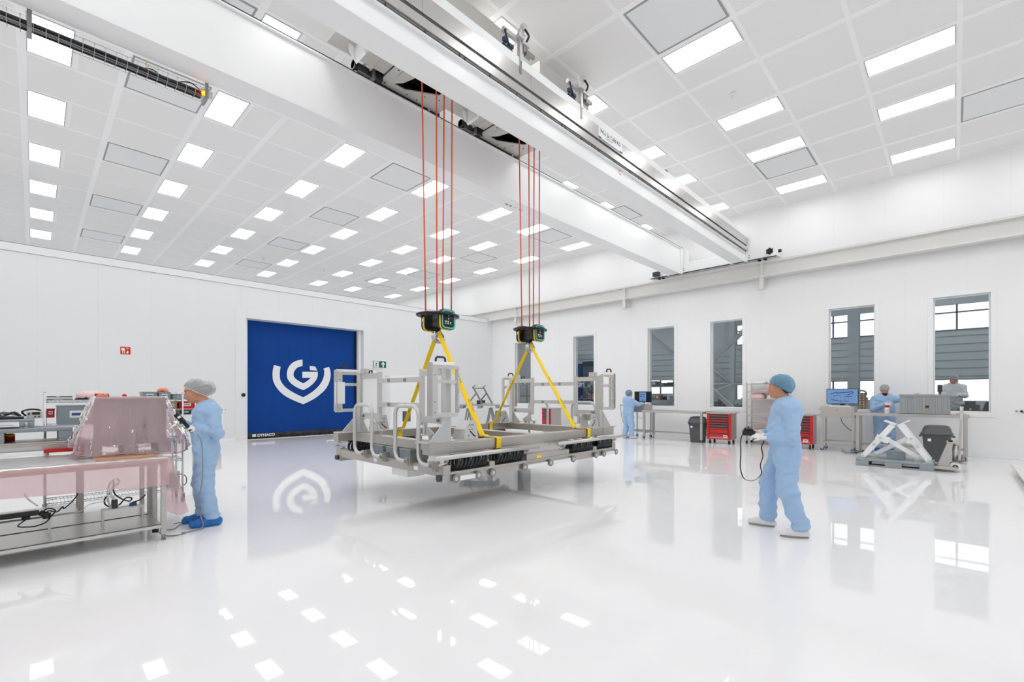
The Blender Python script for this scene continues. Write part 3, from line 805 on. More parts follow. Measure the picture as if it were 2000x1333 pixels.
# ----------------------------------------------------------------- wire basket cable tray hung under the rear girder
t = thing('cable_tray', 'wire basket tray full of grey cables along crane girder', 'cable tray', (0.0, 7.4, 5.6))
g = MB()
ty0, ty1, tz0, tz1, tx0, tx1 = 7.30, 7.47, 5.58, 5.69, -4.6, 1.66
for y, z in [(ty0, tz1), (ty0, (tz0 + tz1) / 2), (ty0, tz0), ((2 * ty0 + ty1) / 3, tz0), ((ty0 + 2 * ty1) / 3, tz0), (ty1, tz0), (ty1, (tz0 + tz1) / 2), (ty1, tz1)]:
    g.cyl((tx0, y, z), (tx1, y, z), 0.0035, n=5)
x = tx0
while x <= tx1 + 0.01:
    g.tube([(x, ty0, tz1), (x, ty0, tz0), (x, ty1, tz0), (x, ty1, tz1)], 0.0035, n=5); x += 0.10
g.build('wire_basket', 'chrome', t)
random.seed(3)
for k in range(15):
    y = ty0 + 0.016 + 0.0175 * (k % 9); z = tz0 + 0.018 + 0.012 * (k % 3) + (0.026 if k > 8 else 0)
    pts = [(tx0 + (tx1 - 0.08 - tx0) * i / 24.0, y + random.uniform(-0.006, 0.006), z + random.uniform(-0.004, 0.008)) for i in range(25)]
    MB().tube(smooth_path(pts, 2), 0.012 if k % 2 else 0.015, n=6).build('cable', ('cable', 'dgrey', 'cable', 'cableg')[k % 4], t)
MB().tube(smooth_path([(0.9, 7.42, 5.66), (1.05, 7.40, 5.71), (1.2, 7.42, 5.66)]), 0.008, n=6).tube(smooth_path([(1.3, 7.33, 5.64), (1.45, 7.33, 5.70), (1.58, 7.34, 5.65)]), 0.008, n=6).build('loose_cable', 'cable', t)
for x in (-0.03, 1.62): MB().box(x - 0.02, 7.26, 5.56, x + 0.02, 7.29, 5.76).box(x - 0.02, 7.26, 5.55, x + 0.02, 7.50, 5.565).build('hanger', 'alu_d', t)
MB().tube(arc((0.98, 7.31, 5.70), 0.025, 0, TAU, 12, (0, 1, 0), (0, 0, 1)), 0.005, n=6).build('cable_tie', 'yel', t)
MB().ell((1.60, 7.30, 5.615), (0.035, 0.035, 0.035)).build('beacon_lamp', 'amber', t)
MB().box(1.56, 7.31, 5.60, 1.70, 7.36, 5.68).build('beacon_bracket', 'alu', t, 0.004)
# ================================================================= hook blocks
YH = 5.88
def hook_block(x, label, dz=0.0):
    t = thing('hook_block', label, 'crane hook', (x, YH, 2.60 + dz), 0, 'crane hook blocks')
    W = lambda mb, n, m, par=t, **k: mb.build(n, m, par, local=True, **k)
    # ring guard
    g = MB(); n = 44
    ro, ri, h = 0.365, 0.29, 0.035
    P = []
    for r, z in ((ri, 0), (ro - 0.01, 0), (ro, 0.012), (ro, h - 0.01), (ro - 0.012, h), (ri, h), (ri, 0)):
        P.append([(1.0 * r * math.cos(TAU * i / n), 0.80 * r * math.sin(TAU * i / n), 0.175 + z) for i in range(n + 1)])
    g.grid(P); W(g, 'guard_ring', 'black')
    def rr(wy, wz, r, nn=5):
        pts = []
        for (sy, sz, a0) in ((1, 1, 0), (-1, 1, PI / 2), (-1, -1, PI), (1, -1, 1.5 * PI)):
            for i in range(nn + 1):
                a = a0 + PI / 2 * i / nn; pts.append((sy * (wy - r) + r * math.cos(a), sz * (wz - r) + r * math.sin(a)))
        return pts
    w, hh, zc = 0.145, 0.158, 0.118
    for (cx, y0, y1) in ((0.04, -0.215, -0.115), (-0.03, 0.115, 0.215)):
        body = MB().prism([(cx + a, y0, zc + b) for a, b in rr(w, hh, 0.075)], (0, y1 - y0, 0))
        bo = W(body, 'side_housing', 'black', bevel=0.016)
        q1, q2 = rr(w - 0.012, hh - 0.012, 0.066), rr(w - 0.038, hh - 0.036, 0.045)
        nq = len(q1); yy = y0 - 0.002
        if y0 < 0:
            W(MB().add([(cx + a, yy, zc + b) for a, b in q1] + [(cx + a, yy, zc + b) for a, b in q2], [(i, nq + i, nq + (i + 1) % nq, (i + 1) % nq) for i in range(nq)]), 'light_ring', 'teal', bo)
            W(text_mb('7.5 t', 0.068, (cx - 0.075, yy - 0.0015, zc - 0.075), (1, 0, 0), (0, 0, 1), bold=0.002), 'load_lettering', 'paper', bo)
            W(MB().box(cx - 0.008, yy - 0.001, zc + 0.0, cx + 0.008, yy, zc + 0.02).box(cx - 0.008, yy - 0.001, zc + 0.045, cx + 0.008, yy, zc + 0.06), 'indicator', 'paper', bo)
        ym = y0 + 0.022
        W(MB().tube([(cx - w - 0.003, ym, zc + 0.05), (cx - w - 0.003, ym, zc - 0.06)] + arc((cx - w + 0.072, ym, zc - hh + 0.072), 0.075, PI, 1.5 * PI, 6, (1, 0, 0), (0, 0, 1)) + [(cx + 0.06, ym, zc - hh - 0.003)], 0.013, n=8), 'bumper_strip', 'yel', bo)
    W(MB().box(-0.09, -0.13, 0.02, 0.10, 0.13, 0.20).cyl((0.0, -0.13, 0.12), (0.0, 0.13, 0.12), 0.10, n=20), 'crosshead', 'blackm', bevel=0.008)
    W(MB().box(-0.182, 0.14, 0.10, -0.178, 0.175, 0.15), 'label_plate', 'paper')
    W(MB().box(-0.095, -0.03, 0.05, -0.091, 0.0, 0.07), 'pilot_lamp', 'redbin')
    # hook: swept, tapering
    pts = [(0.03, 0, 0.05), (0.02, 0, -0.02), (-0.01, 0, -0.07), (-0.055, 0, -0.11), (-0.08, 0, -0.17), (-0.065, 0, -0.235), (-0.01, 0, -0.275), (0.055, 0, -0.265), (0.095, 0, -0.22), (0.10, 0, -0.165), (0.09, 0, -0.13)]
    sp_ = smooth_path([(a, b, c * 0.76) for a, b, c in pts], 4); m_ = len(sp_)
    W(MB().tube(sp_, [0.034 - 0.02 * max(0, (i / m_ - 0.75)) / 0.25 + 0.006 * math.sin(PI * i / m_) for i in range(m_)], n=12), 'hook', 'chrome')
    W(MB().bar((0.03, 0, -0.03), (0.09, 0, -0.11), 0.03, 0.014), 'safety_latch', 'alu_d')
    # four falls of rope up to the trolley
    for (bx, tx) in ((-0.235, -0.30), (-0.02, -0.02), (0.09, 0.14), (0.265, 0.30)):
        W(MB().cyl((bx, 0.0, 0.18), (tx, 0.02, 4.22 - dz), 0.0115, n=8), 'rope', 'rope')
    return t
hook_block(4.43, 'black teal-lit hook block on orange ropes, left one', 0.0)
hook_block(6.62, 'black teal-lit hook block on orange ropes, right one', 0.0)

# ================================================================= the suspended assembly
LX0, LX1, LY0, LY1 = 3.32, 7.49, 4.58, 7.14
t = thing('transport_carrier', 'large stainless steel transport frame hanging from two yellow slings', 'carrier', (5.4, 5.86, 0.46))
LF = t
def W(mb, n, m, par=None, **k): return mb.build(n, m, par or t, **k)
YMID = (LY0 + LY1) / 2
ZU0, ZU1 = 0.81, 0.945
# upper frame of box beams
bw = 0.15
for (y0, y1) in ((LY0, LY0 + bw), (LY1 - bw, LY1)):
    W(MB().box(LX0, y0, ZU0, LX1, y1, ZU1), 'long_beam', 'steel', bevel=0.008)
for x in (LX0 + 0.22, LX1 - 0.40, 5.35):
    W(MB().box(x, LY0 + bw, ZU0 + 0.005, x + 0.15, LY1 - bw, ZU1 - 0.005), 'cross_beam', 'steel', bevel=0.006)
g = MB()
for sx, xx in ((-1, LX0), (1, LX1)):
    for yy in (LY0, LY1): W(MB().box(xx - 0.004 * sx, yy - 0.006, ZU0 - 0.004, xx + sx * -0.35, yy + 0.02 if yy == LY0 else yy + 0.006, ZU1 + 0.004), 'joint_plate', 'steel_v')
# lower frame
lx0, lx1, ly0, ly1 = 3.43, 7.32, 4.44, 7.28
g = MB()
for (y0, y1) in ((ly0, ly0 + 0.16), (ly1 - 0.16, ly1)):
    W(MB().box(lx0, y0, 0.565, lx1, y1, 0.60), 'spring_shelf', 'steel', bevel=0.004)
    W(MB().box(4.93, y0, 0.60, 5.94, y1, 0.68), 'middle_box', 'steel', bevel=0.01)
    yy = y0 + 0.02 if y0 == ly0 else y0 + 0.03
    W(MB().box(lx0, yy, 0.475, lx1, yy + 0.11, 0.565), 'side_rail', 'steel_v', bevel=0.006)
    for x in (lx0, lx1 - 0.10): W(MB().box(x - 0.003, y0 - 0.003, 0.562, x + 0.103, y1 + 0.003, 0.685), 'end_post', 'steel', bevel=0.005)
    for x in (4.19, 6.62): W(MB().box(x, y0, 0.60, x + 0.10, y1, 0.66), 'spring_post', 'steel', bevel=0.005)
for x in (lx0, lx1 - 0.06):
    W(MB().box(x, ly0 + 0.16, 0.545, x + 0.06, ly1 - 0.16, 0.665), 'end_rail', 'steel', bevel=0.006)
W(MB().box(lx0 + 0.06, ly0 + 0.16, 0.575, lx1 - 0.06, ly1 - 0.16, 0.59), 'floor_plate', 'sheet')
W(MB().box(4.95, 6.7, 0.59, 6.1, 6.98, 0.60), 'rubber_mat', 'hallfloor')
# rollers and skid blocks along each side
rol = [3.53 + 0.08, 3.98, 4.24, 4.87, 5.45, 6.03, 6.68, 6.93, 7.33]
for side, y in ((-1, ly0 + 0.02), (1, ly1 - 0.02)):
    for x in rol:
        r = W(MB().cyl((x, y, 0.51), (x, y + side * 0.028, 0.51), 0.030, n=14).cyl((x, y + side * 0.028, 0.51), (x, y + side * 0.040, 0.51), 0.052, n=20), 'roller', 'alu_d')
        W(MB().cyl((x, y + side * 0.040, 0.51), (x, y + side * 0.046, 0.51), 0.026, n=14), 'roller_cap', 'alu', r)
    for a, b in ((3.68, 3.93), (4.93, 5.38), (5.52, 5.96), (7.0, 7.28)):
        W(MB().box(a, y + side * 0.001, 0.478, b, y + side * 0.035, 0.535), 'skid_block', 'white', bevel=0.004)
for side, x in ((-1, lx0), (1, lx1)):
    for y in (ly0 + 0.35, ly1 - 0.35):
        pass
    for y in (ly0 + 0.07, ly1 - 0.07): W(MB().cyl((x, y, 0.53), (x + side * 0.04, y, 0.53), 0.04, n=14), 'end_roller', 'dgrey')
W(MB().box(5.13, ly0 - 0.0015, 0.605, 5.26, ly0, 0.655), 'warning_sticker', 'yel')
W(MB().box(5.155, ly0 - 0.003, 0.612, 5.175, ly0 - 0.0015, 0.648).box(5.20, ly0 - 0.003, 0.620, 5.24, ly0 - 0.0015, 0.626).box(5.20, ly0 - 0.003, 0.634, 5.24, ly0 - 0.0015, 0.640), 'sticker_print', 'paper')
# spiral wire-rope isolators (black cushions of coiled cable) between lower and upper frame
def isolator(x0, x1, y, z, r):
    n = 9
    g = MB()
    for k in range(n):
        xx = x0 + (x1 - x0) * (k + 0.5) / n
        g.tube([(xx + 0.018 * math.sin(a), y + r * 1.2 * math.cos(a), z + r * math.sin(a)) for a in [TAU * i / 16 for i in range(16)]], 0.021, n=8, closed=True)
    o = W(g, 'wire_rope_isolator', 'coil')
    W(MB().box(x0 - 0.02, y - 0.03, z + r - 0.012, x1 + 0.02, y + 0.03, z + r + 0.02).box(x0 - 0.02, y - 0.03, z - r - 0.02, x1 + 0.02, y + 0.03, z - r + 0.012), 'clamp_bar', 'blackm', o)
    c = MB()
    for k in range(0, n, 3): c.cyl((x0 + (x1 - x0) * (k + 1.0) / n, y - r * 1.2 - 0.005, z + 0.02), (x0 + (x1 - x0) * (k + 1.0) / n, y - r * 1.2 - 0.005, z + 0.06), 0.005, n=6)
    W(c, 'wire_strand', 'chrome', o)
for y in (ly0 + 0.085, ly1 - 0.085):
    for a, b in ((3.62, 4.15), (4.33, 4.86), (6.02, 6.56), (6.76, 7.20)):
        isolator(a, b, y, 0.70, 0.078)
for a, b in ((4.75, 5.25), (5.45, 5.95)): isolator(a, b, ly0 + 0.62 + 1.3, 0.69, 0.07)
# hand rails along the long sides
for y, s_ in ((ly0 - 0.02, -1), (ly1 + 0.02, 1)):
    for a, b in ((3.28, 5.16), (5.61, 7.55)):
        r = W(MB().cyl((a, y, 0.785), (b, y, 0.785), 0.029, n=16), 'side_tube', 'alu')
        for x in (a + 0.18, b - 0.25):
            W(MB().bar((x, y, 0.765), (x + 0.06, y - s_ * 0.10, 0.69), 0.05, 0.025).cyl((x - 0.10, y - s_ * 0.02, 0.70), (x + 0.02, y - s_ * 0.02, 0.72), 0.012, n=8), 'tube_bracket', 'alu', r)
# bent-tube handles on the short ends
def handle(x, ya, yb, s_):
    zt, zb = 1.40, 0.675; R = 0.12; k = -s_
    pts = []
    pts += [(x, ya - 0.26, zb), (x, ya - 0.14, zb)]
    pts += arc((x, ya - 0.12, zb + R), R, -PI / 2, 0, 6, (0, 1, 0), (0, 0, 1))
    pts += arc((x, ya - R, zt - R), R, 0, PI / 2, 6, (0, 1, 0), (0, 0, 1))
    pts += arc((x, yb + R, zt - R), R, PI / 2, PI, 6, (0, 1, 0), (0, 0, 1))
    pts += arc((x, yb - R + 0.0, zb + R), R, 0, -PI / 2, 6, (0, 1, 0), (0, 0, 1))
    pts += [(x, yb - R - 0.14, zb)]
    h = W(MB().tube(pts, 0.026, n=12), 'bent_handle', 'alu')
    for y in (ya - 0.28, yb - R - 0.16):
        c = W(MB().box(x - 0.03, y - 0.05, zb - 0.05, x + 0.03, y + 0.03, zb + 0.05).box(min(x, x - s_ * 0.075), y - 0.07, zb - 0.065, max(x, x - s_ * 0.075), y - 0.05, zb + 0.065), 'handle_clamp', 'steel', h)
        W(MB().cyl((x + s_ * 0.03, y - 0.01, zb), (x + s_ * 0.045, y - 0.01, zb), 0.02, n=10), 'clamp_screw', 'alu_d', h)
for x, s_ in ((lx0 - 0.045, -1), (lx1 + 0.045, 1)):
    handle(x, 6.57, 6.06, s_); handle(x, 5.44, 4.90, s_)
# corner towers
def tower(cx, cy, sx, sy, oo, oi, ye):
    """cx, cy: centre of the post; sx, sy: outward directions (+-1)"""
    zt = 1.90
    post = W(MB().box(cx - 0.045, cy - 0.05, ZU1, cx + 0.045, cy + 0.05, zt), 'tower_post', 'alu', bevel=0.006)
    # foot gussets
    g = MB()
    g.prism([(cx - sx * -0.045, cy + sy * 0.055, ZU1), (cx + sx * 0.30, cy + sy * 0.055, ZU1 + 0.01), (cx + sx * 0.05, cy + sy * 0.055, ZU1 + 0.28), (cx + sx * 0.045, cy + sy * 0.055, ZU1 + 0.28)], (0, -sy * 0.012, 0))
    g.prism([(cx, cy - sy * 0.05, ZU1), (cx, cy - sy * 0.26, ZU1), (cx, cy - sy * 0.05, ZU1 + 0.22)], (0.012, 0, 0))
    W(g, 'gusset', 'alu')
    bp = W(MB().box(cx - 0.40, cy - 0.13, ZU1, cx + 0.40, cy + 0.13, ZU1 + 0.012), 'foot_plate', 'alu')
    # inclined saddle block beside the post, towards the middle of the frame
    ix = cx - sx * 0.33
    g = MB()
    for dy in (-0.11, 0.10):
        g.prism([(ix + sx * 0.13, cy + dy, ZU1 + 0.01), (ix - sx * 0.13, cy + dy, ZU1 + 0.01), (ix - sx * 0.08, cy + dy, ZU1 + 0.26), (ix + sx * 0.03, cy + dy, ZU1 + 0.26), (ix + sx * 0.10, cy + dy, ZU1 + 0.14)], (0, 0.012, 0))
    g.prism([(ix + sx * 0.10, cy - 0.10, ZU1 + 0.14), (ix + sx * 0.03, cy - 0.10, ZU1 + 0.26), (ix + sx * 0.015, cy - 0.10, ZU1 + 0.25), (ix + sx * 0.085, cy - 0.10, ZU1 + 0.13)], (0, 0.20, 0))
    g.box(ix - 0.13, cy - 0.10, ZU1 + 0.01, ix + 0.13, cy + 0.10, ZU1 + 0.022)
    sd = W(g, 'saddle_block', 'alu')
    g = MB()
    for px, pz in ((-0.03, 0.20), (0.0, 0.20), (0.03, 0.20), (-0.03, 0.14), (0.0, 0.14), (0.03, 0.14), (-0.04, 0.06), (0.04, 0.06)):
        g.cyl((ix + px, cy - 0.111, ZU1 + pz), (ix + px, cy - 0.113, ZU1 + pz), 0.008, n=8)
    W(g, 'bolt_holes', 'dgrey', sd)
    W(MB().bar((ix - sx * 0.08, cy - 0.112, ZU1 + 0.04), (ix + sx * 0.02, cy - 0.112, ZU1 + 0.12), 0.002, 0.016), 'slot', 'dgrey', sd)
    # frame in the long-side plane (x-z), just outside the post
    fy = cy + sy * 0.14
    xo, xi = cx + sx * oo, cx - sx * oi
    zb = 1.265
    f = MB()
    f.box(min(xo, xo - sx * 0.11), fy - 0.02, zb, max(xo, xo - sx * 0.11), fy + 0.02, 1.945)
    W(f, 'panel_plate', 'alu', bevel=0.004)
    f = MB()
    f.box(min(xo - sx * 0.11, xi), fy - 0.02, 1.87, max(xo - sx * 0.11, xi), fy + 0.02, 1.915)
    f.box(min(xo - sx * 0.11, xi), fy - 0.02, zb + 0.005, max(xo - sx * 0.11, xi), fy + 0.02, zb + 0.055)
    f.box(xi - 0.012, fy - 0.03, zb + 0.05, xi + 0.012, fy + 0.03, 1.90)
    f.box(min(xo - sx * 0.11, xi), fy - 0.015, 1.69, max(xo - sx * 0.11, xi), fy + 0.015, 1.735)
    f.bar((xi, fy, 1.64), (xi + sx * 0.07, fy, 1.70), 0.012, 0.012)
    W(f, 'panel_frame', 'alu', bevel=0.003)
    W(MB().box(min(xo - sx * 0.008, xo + sx * 0.004), fy - 0.05, zb + 0.02, max(xo - sx * 0.008, xo + sx * 0.004), fy + 0.05, 1.94), 'edge_plate', 'steel_v')
    g = MB()
    for z in (1.33, 1.46, 1.79): g.cyl((xo - sx * 0.06, fy - 0.021, z), (xo - sx * 0.06, fy - 0.023, z), 0.007, n=8)
    for z in (1.58, 1.60, 1.62, 1.34, 1.36, 1.38, 1.78, 1.80): g.cyl((xi + sx * 0.0, fy - 0.031, z), (xi + sx * 0.0, fy - 0.033, z), 0.006, n=6)
    W(g, 'screw_holes', 'dgrey')
    # top block with black grip
    W(MB().box(min(xo - sx * 0.02, xi + sx * 0.06), fy - 0.03, 1.915, max(xo - sx * 0.02, xi + sx * 0.06), fy + 0.03, 1.955), 'grip_plate', 'white', bevel=0.006)
    gx_ = (xo * 0.62 + xi * 0.38)
    W(MB().tube([(gx_ - 0.075, fy, 1.95), (gx_ - 0.07, fy, 2.0), (gx_ - 0.05, fy, 2.015), (gx_ + 0.05, fy, 2.015), (gx_ + 0.07, fy, 2.0), (gx_ + 0.075, fy, 1.95)], 0.013, n=8), 'grip', 'black')
    # frame in the end plane (y-z), towards the middle
    fx = cx + 0.0
    ya, yb = cy - sy * 0.08, cy - sy * ye
    f = MB()
    f.box(fx - 0.03, min(yb, yb + sy * 0.06), 1.13, fx + 0.03, max(yb, yb + sy * 0.06), 1.90)
    yc2 = yb + sy * 0.03
    f.box(fx - 0.025, min(ya - sy * 0.002, yc2), 1.80, fx + 0.025, max(ya - sy * 0.002, yc2), 1.88)
    f.box(fx - 0.025, min(ya - sy * 0.002, yc2), 1.165, fx + 0.025, max(ya - sy * 0.002, yc2), 1.26)
    f.box(fx - 0.02, min(ya, ya + sy * 0.06), 1.16, fx + 0.02, max(ya, ya + sy * 0.06), 1.90)
    W(f, 'end_frame', 'alu', bevel=0.004)
    W(MB().box(fx - 0.05, min(ya, ya - sy * 0.12), 1.88, fx + 0.05, max(ya, ya - sy * 0.12), 1.965), 'top_block', 'alu', bevel=0.005)
    W(MB().tube([(fx, ya - sy * 0.20, 1.88), (fx, ya - sy * 0.20, 1.925), (fx, ya - sy * 0.28, 1.925), (fx, ya - sy * 0.28, 1.88)], 0.012, n=8), 'grip', 'black')
    if sx < 0 and sy > 0: W(MB().box(fx - 0.012, min(ya, yb) + 0.02, 1.24, fx - 0.006, max(ya, yb) - 0.02, 1.82), 'cover_sheet', 'white')
    if sx < 0 and sy > 0: W(MB().box(xo - 0.02, fy - 0.04, 1.40, xo + 0.14, fy - 0.025, 1.75), 'cover_sheet', 'white')
    if sx > 0 and sy > 0: W(MB().box(fx - 0.22, fy - 0.2, 1.35, fx - 0.12, fy - 0.185, 1.76), 'cover_sheet', 'white')
    W(MB().cyl((fx - 0.03, ya - sy * 0.05, 1.21), (fx - 0.045, ya - sy * 0.05, 1.21), 0.025, n=12), 'clamp_knob', 'alu_d')
    # leg of the end frame with swivel castor and levelling foot
    yl = yb + sy * 0.10
    f = MB()
    f.box(fx - 0.025, yl - 0.02, 1.0, fx + 0.025, yl + 0.02, 1.16)
    f.prism([(fx, yl + sy * 0.0, 1.14), (fx, yl + sy * 0.20, 1.03), (fx, yl + sy * 0.20, 1.0), (fx, yl - sy * 0.05, 1.0)], (0.01, 0, 0))
    f.box(fx - 0.03, yl - 0.16, 0.99, fx + 0.03, yl + 0.16, 1.005)
    W(f, 'castor_arm', 'alu')
    for q, (dy, r) in enumerate(((-0.12, 0.034), (0.12, 0.034))):
        w_ = W(MB().cyl((fx - 0.012, yl + dy, ZU1 + 0.02), (fx + 0.012, yl + dy, ZU1 + 0.02), r, n=16).cyl((fx, yl + dy, ZU1 + 0.05), (fx, yl + dy, 0.99), 0.014, n=8), 'castor', 'alu')
        W(MB().bar((fx - 0.018, yl + dy, ZU1 + 0.02), (fx - 0.018, yl + dy, 0.985), 0.004, 0.03, (0, 1, 0)).bar((fx + 0.018, yl + dy, ZU1 + 0.02), (fx + 0.018, yl + dy, 0.985), 0.004, 0.03, (0, 1, 0)), 'castor_fork', 'chrome', w_)
for cx, sx, oo, oi in ((3.70, -1, 0.36, 0.07), (7.26, 1, 0.25, 0.14)):
    for cy, sy, ye in ((4.74, -1, 0.56), (6.98, 1, 0.62)):
        tower(cx, cy, sx, sy, oo, oi, ye)
    for z in (1.76, 1.40):
        b = W(MB().box(cx - 0.03, 5.30, z - 0.035, cx + 0.03, 6.36, z + 0.035), 'tie_bar', 'alu', bevel=0.004)
        W(MB().cyl((cx - 0.03, 6.08, z), (cx - 0.04, 6.08, z), 0.028, n=14).cyl((cx - 0.03, 5.65, z), (cx - 0.04, 5.65, z), 0.028, n=14), 'tie_knob', 'alu_d', b)
# box hanging under the frame, small brackets on the beams, paper labels
W(MB().box(3.52, 5.35, 0.42, 3.80, 5.75, 0.545), 'under_box', 'white', bevel=0.006)
for x in (4.3, 6.2):
    W(MB().box(x, LY1 - bw - 0.005, ZU1 - 0.05, x + 0.2, LY1 - bw, ZU1 - 0.01).box(x, LY1 - bw - 0.1, ZU1, x + 0.2, LY1 - bw, ZU1 + 0.012), 'lug', 'alu')
for y in (6.0, 4.98): W(MB().box(lx0 - 0.0015, y, 0.575, lx0, y + 0.09, 0.625), 'paper_label', 'paper')
# ----------------------------------------------------------------- three grey boxes standing on the lower frame
for k, (y, lb) in enumerate(((6.10, 'grey lidded box on the lifting frame end, leftmost of three'), (5.76, 'grey lidded box on the lifting frame end, middle of three'), (5.40, 'grey lidded box on the lifting frame end, rightmost of three'))):
    b = thing('storage_box', lb, 'box', (3.66, y, 0.665 if False else 0.60), 0, 'grey boxes on the lifting frame')
    m_ = MB().box(-0.15, -0.125, 0.055, 0.15, 0.125, 0.195).box(-0.155, -0.13, 0.155, 0.155, 0.13, 0.165)
    for q in (-0.08, 0.0, 0.08): m_.box(-0.153, q - 0.006, 0.055, -0.15, q + 0.006, 0.19); m_.box(q - 0.006, -0.128, 0.055, q + 0.006, -0.125, 0.19)
    m_.build('body', 'grey_plastic', b, 0.004, local=True)
    MB().box(-0.16, -0.135, 0.195, 0.16, 0.135, 0.21).build('lid', 'grey_plastic2', b, 0.004, local=True)
    MB().box(-0.10, -0.09, 0.21, 0.08, 0.07, 0.222).box(-0.02, -0.12, 0.21, 0.03, 0.12, 0.226).build('packing', 'dgrey', b, local=True)
    MB().ell((-0.08, -0.10, 0.225), 0.018).ell((0.09, 0.09, 0.225), 0.018).build('knob', 'white', b, local=True)
    MB().box(-0.15, -0.10, 0.0, 0.15, 0.10, 0.055).build('spacer', 'alu_d', b, local=True)

# ================================================================= slings
def sling(x, label, zt):
    s = thing('lifting_sling', label, 'sling', (x, YH, zt), 0, 'yellow webbing slings')
    def web(p, q, w, name, tw=0.0):
        """flat webbing, two plies, from p to q"""
        p, q = V(p), V(q); d = (q - p).normalized(); n_ = 14; P0 = []; P1 = []
        for i in range(n_ + 1):
            c = p.lerp(q, i / n_); a = tw * i / n_
            wv = V((1, 0, 0)) * math.cos(a) + d.cross(V((1, 0, 0))).normalized() * math.sin(a)
            nv = d.cross(wv).normalized()
            ww = w * (1 if i else 0.75)
            P0.append([c - wv * ww / 2 + nv * 0.004, c - wv * ww / 6 + nv * 0.010, c + wv * ww / 6 + nv * 0.010, c + wv * ww / 2 + nv * 0.004, c + wv * ww / 2 - nv * 0.004, c + wv * ww / 6 - nv * 0.010, c - wv * ww / 6 - nv * 0.010, c - wv * ww / 2 - nv * 0.004, c - wv * ww / 2 + nv * 0.004])
        return MB().grid(P0, False).build(name, 'yellow', s)
    yn, yf = LY0 + bw + 0.03, LY1 - bw - 0.03
    top = (x, YH, zt)
    a = web((x, YH - 0.02, zt + 0.01), (x - 0.02, yn + 0.06, ZU1 + 0.02), 0.085, 'webbing_leg', 0.25)
    b = web((x, YH + 0.02, zt + 0.01), (x + 0.02, yf - 0.06, ZU1 + 0.02), 0.085, 'webbing_leg', -0.25)
    MB().tube(arc((x, YH, zt - 0.005), 0.035, PI, 0, 8, (0, 1, 0), (0, 0, 1)), 0.026, n=8).build('eye', 'yellow', s)
    # basket round each beam
    for leg, yo, yi, sg in ((a, LY0, LY0 + bw, -1), (b, LY1, LY1 - bw, 1)):
        g = MB(); w2 = 0.045; xo = x + 0.05
        path = [(x - 0.01, yi - sg * 0.05, ZU1 + 0.035), (x, yi, ZU1 + 0.014), (xo, yo, ZU1 + 0.014), (xo + 0.005, yo + sg * 0.016, ZU1), (xo - 0.005, yo + sg * 0.016, ZU0), (xo - 0.005, yo, ZU0 - 0.014), (xo - 0.01, yi, ZU0 - 0.014), (x, yi - sg * 0.014, ZU0), (x, yi - sg * 0.014, ZU1)]
        L = []; R = []
        rows = []
        for (px, py, pz) in path:
            rows.append([(px - w2, py, pz), (px + w2, py, pz)])
        g.grid(rows, False)
        bc = ((yo + yi) / 2, (ZU0 + ZU1) / 2)
        def outw(a_):
            dy, dz = a_[1] - bc[0], a_[2] - bc[1]; L_ = math.hypot(dy, dz); return (a_[0], a_[1] + 0.006 * dy / L_, a_[2] + 0.006 * dz / L_)
        rows2 = [[outw(a_) for a_ in r] for r in rows]
        g.grid(rows2, False)
        g.build('beam_wrap', 'yellow', s)
    # printed capacity on the legs
    for (yb_, sg, k0) in ((yn, -1, 0.40), (yf, 1, 0.55)):
        p, q = V((x, YH + 0.02 * sg, zt + 0.01)), V((x, yb_ - sg * 0.06, ZU1 + 0.02))
        d = (q - p).normalized(); nv = d.cross(V((1, 0, 0))).normalized()
        if nv.y > 0: nv = -nv
        for kk, tx in ((k0, 'WLL 2 TON'), (k0 + 0.27, 'WLL 2 TON')):
            c = p.lerp(q, kk)
            m_ = text_mb(tx, 0.042, c + nv * 0.016 + V((-0.016, 0, 0)), d if sg < 0 else -d, V((1, 0, 0)) * (1 if sg < 0 else 1) if sg < 0 else V((1, 0, 0)), 0.0)
            m_.build('print', 'ink', s)
    return s
sling(4.43, 'yellow webbing sling under the left hook block', 2.51)
sling(6.62, 'yellow webbing sling under the right hook block', 2.485)
# ================================================================= neighbouring hall seen through the windows
HX = 24.0
struct('floor_hall', MB().box(16.5, -8, -0.1, HX, 24, 0), 'hallfloor')
struct('ceiling_hall', MB().box(16.5, -8, 6.4, HX + 0.3, 24, 6.6), 'clad_d')
mb = MB()
def hw(y0, y1, z0, z1): mb.box(HX, y0, z0, HX + 0.2, y1, z1)
hw(-8, 7.78, 0, 1.32); hw(-8, 7.78, 2.13, 3.99); hw(-8, 7.78, 4.95, 6.4)
hw(7.78, 11.0, 0, 6.4); hw(11.0, 12.4, 0, 1.60); hw(11.0, 12.4, 2.33, 6.4); hw(12.4, 24, 0, 6.4); hw(-8, -3.2, 1.3, 5)
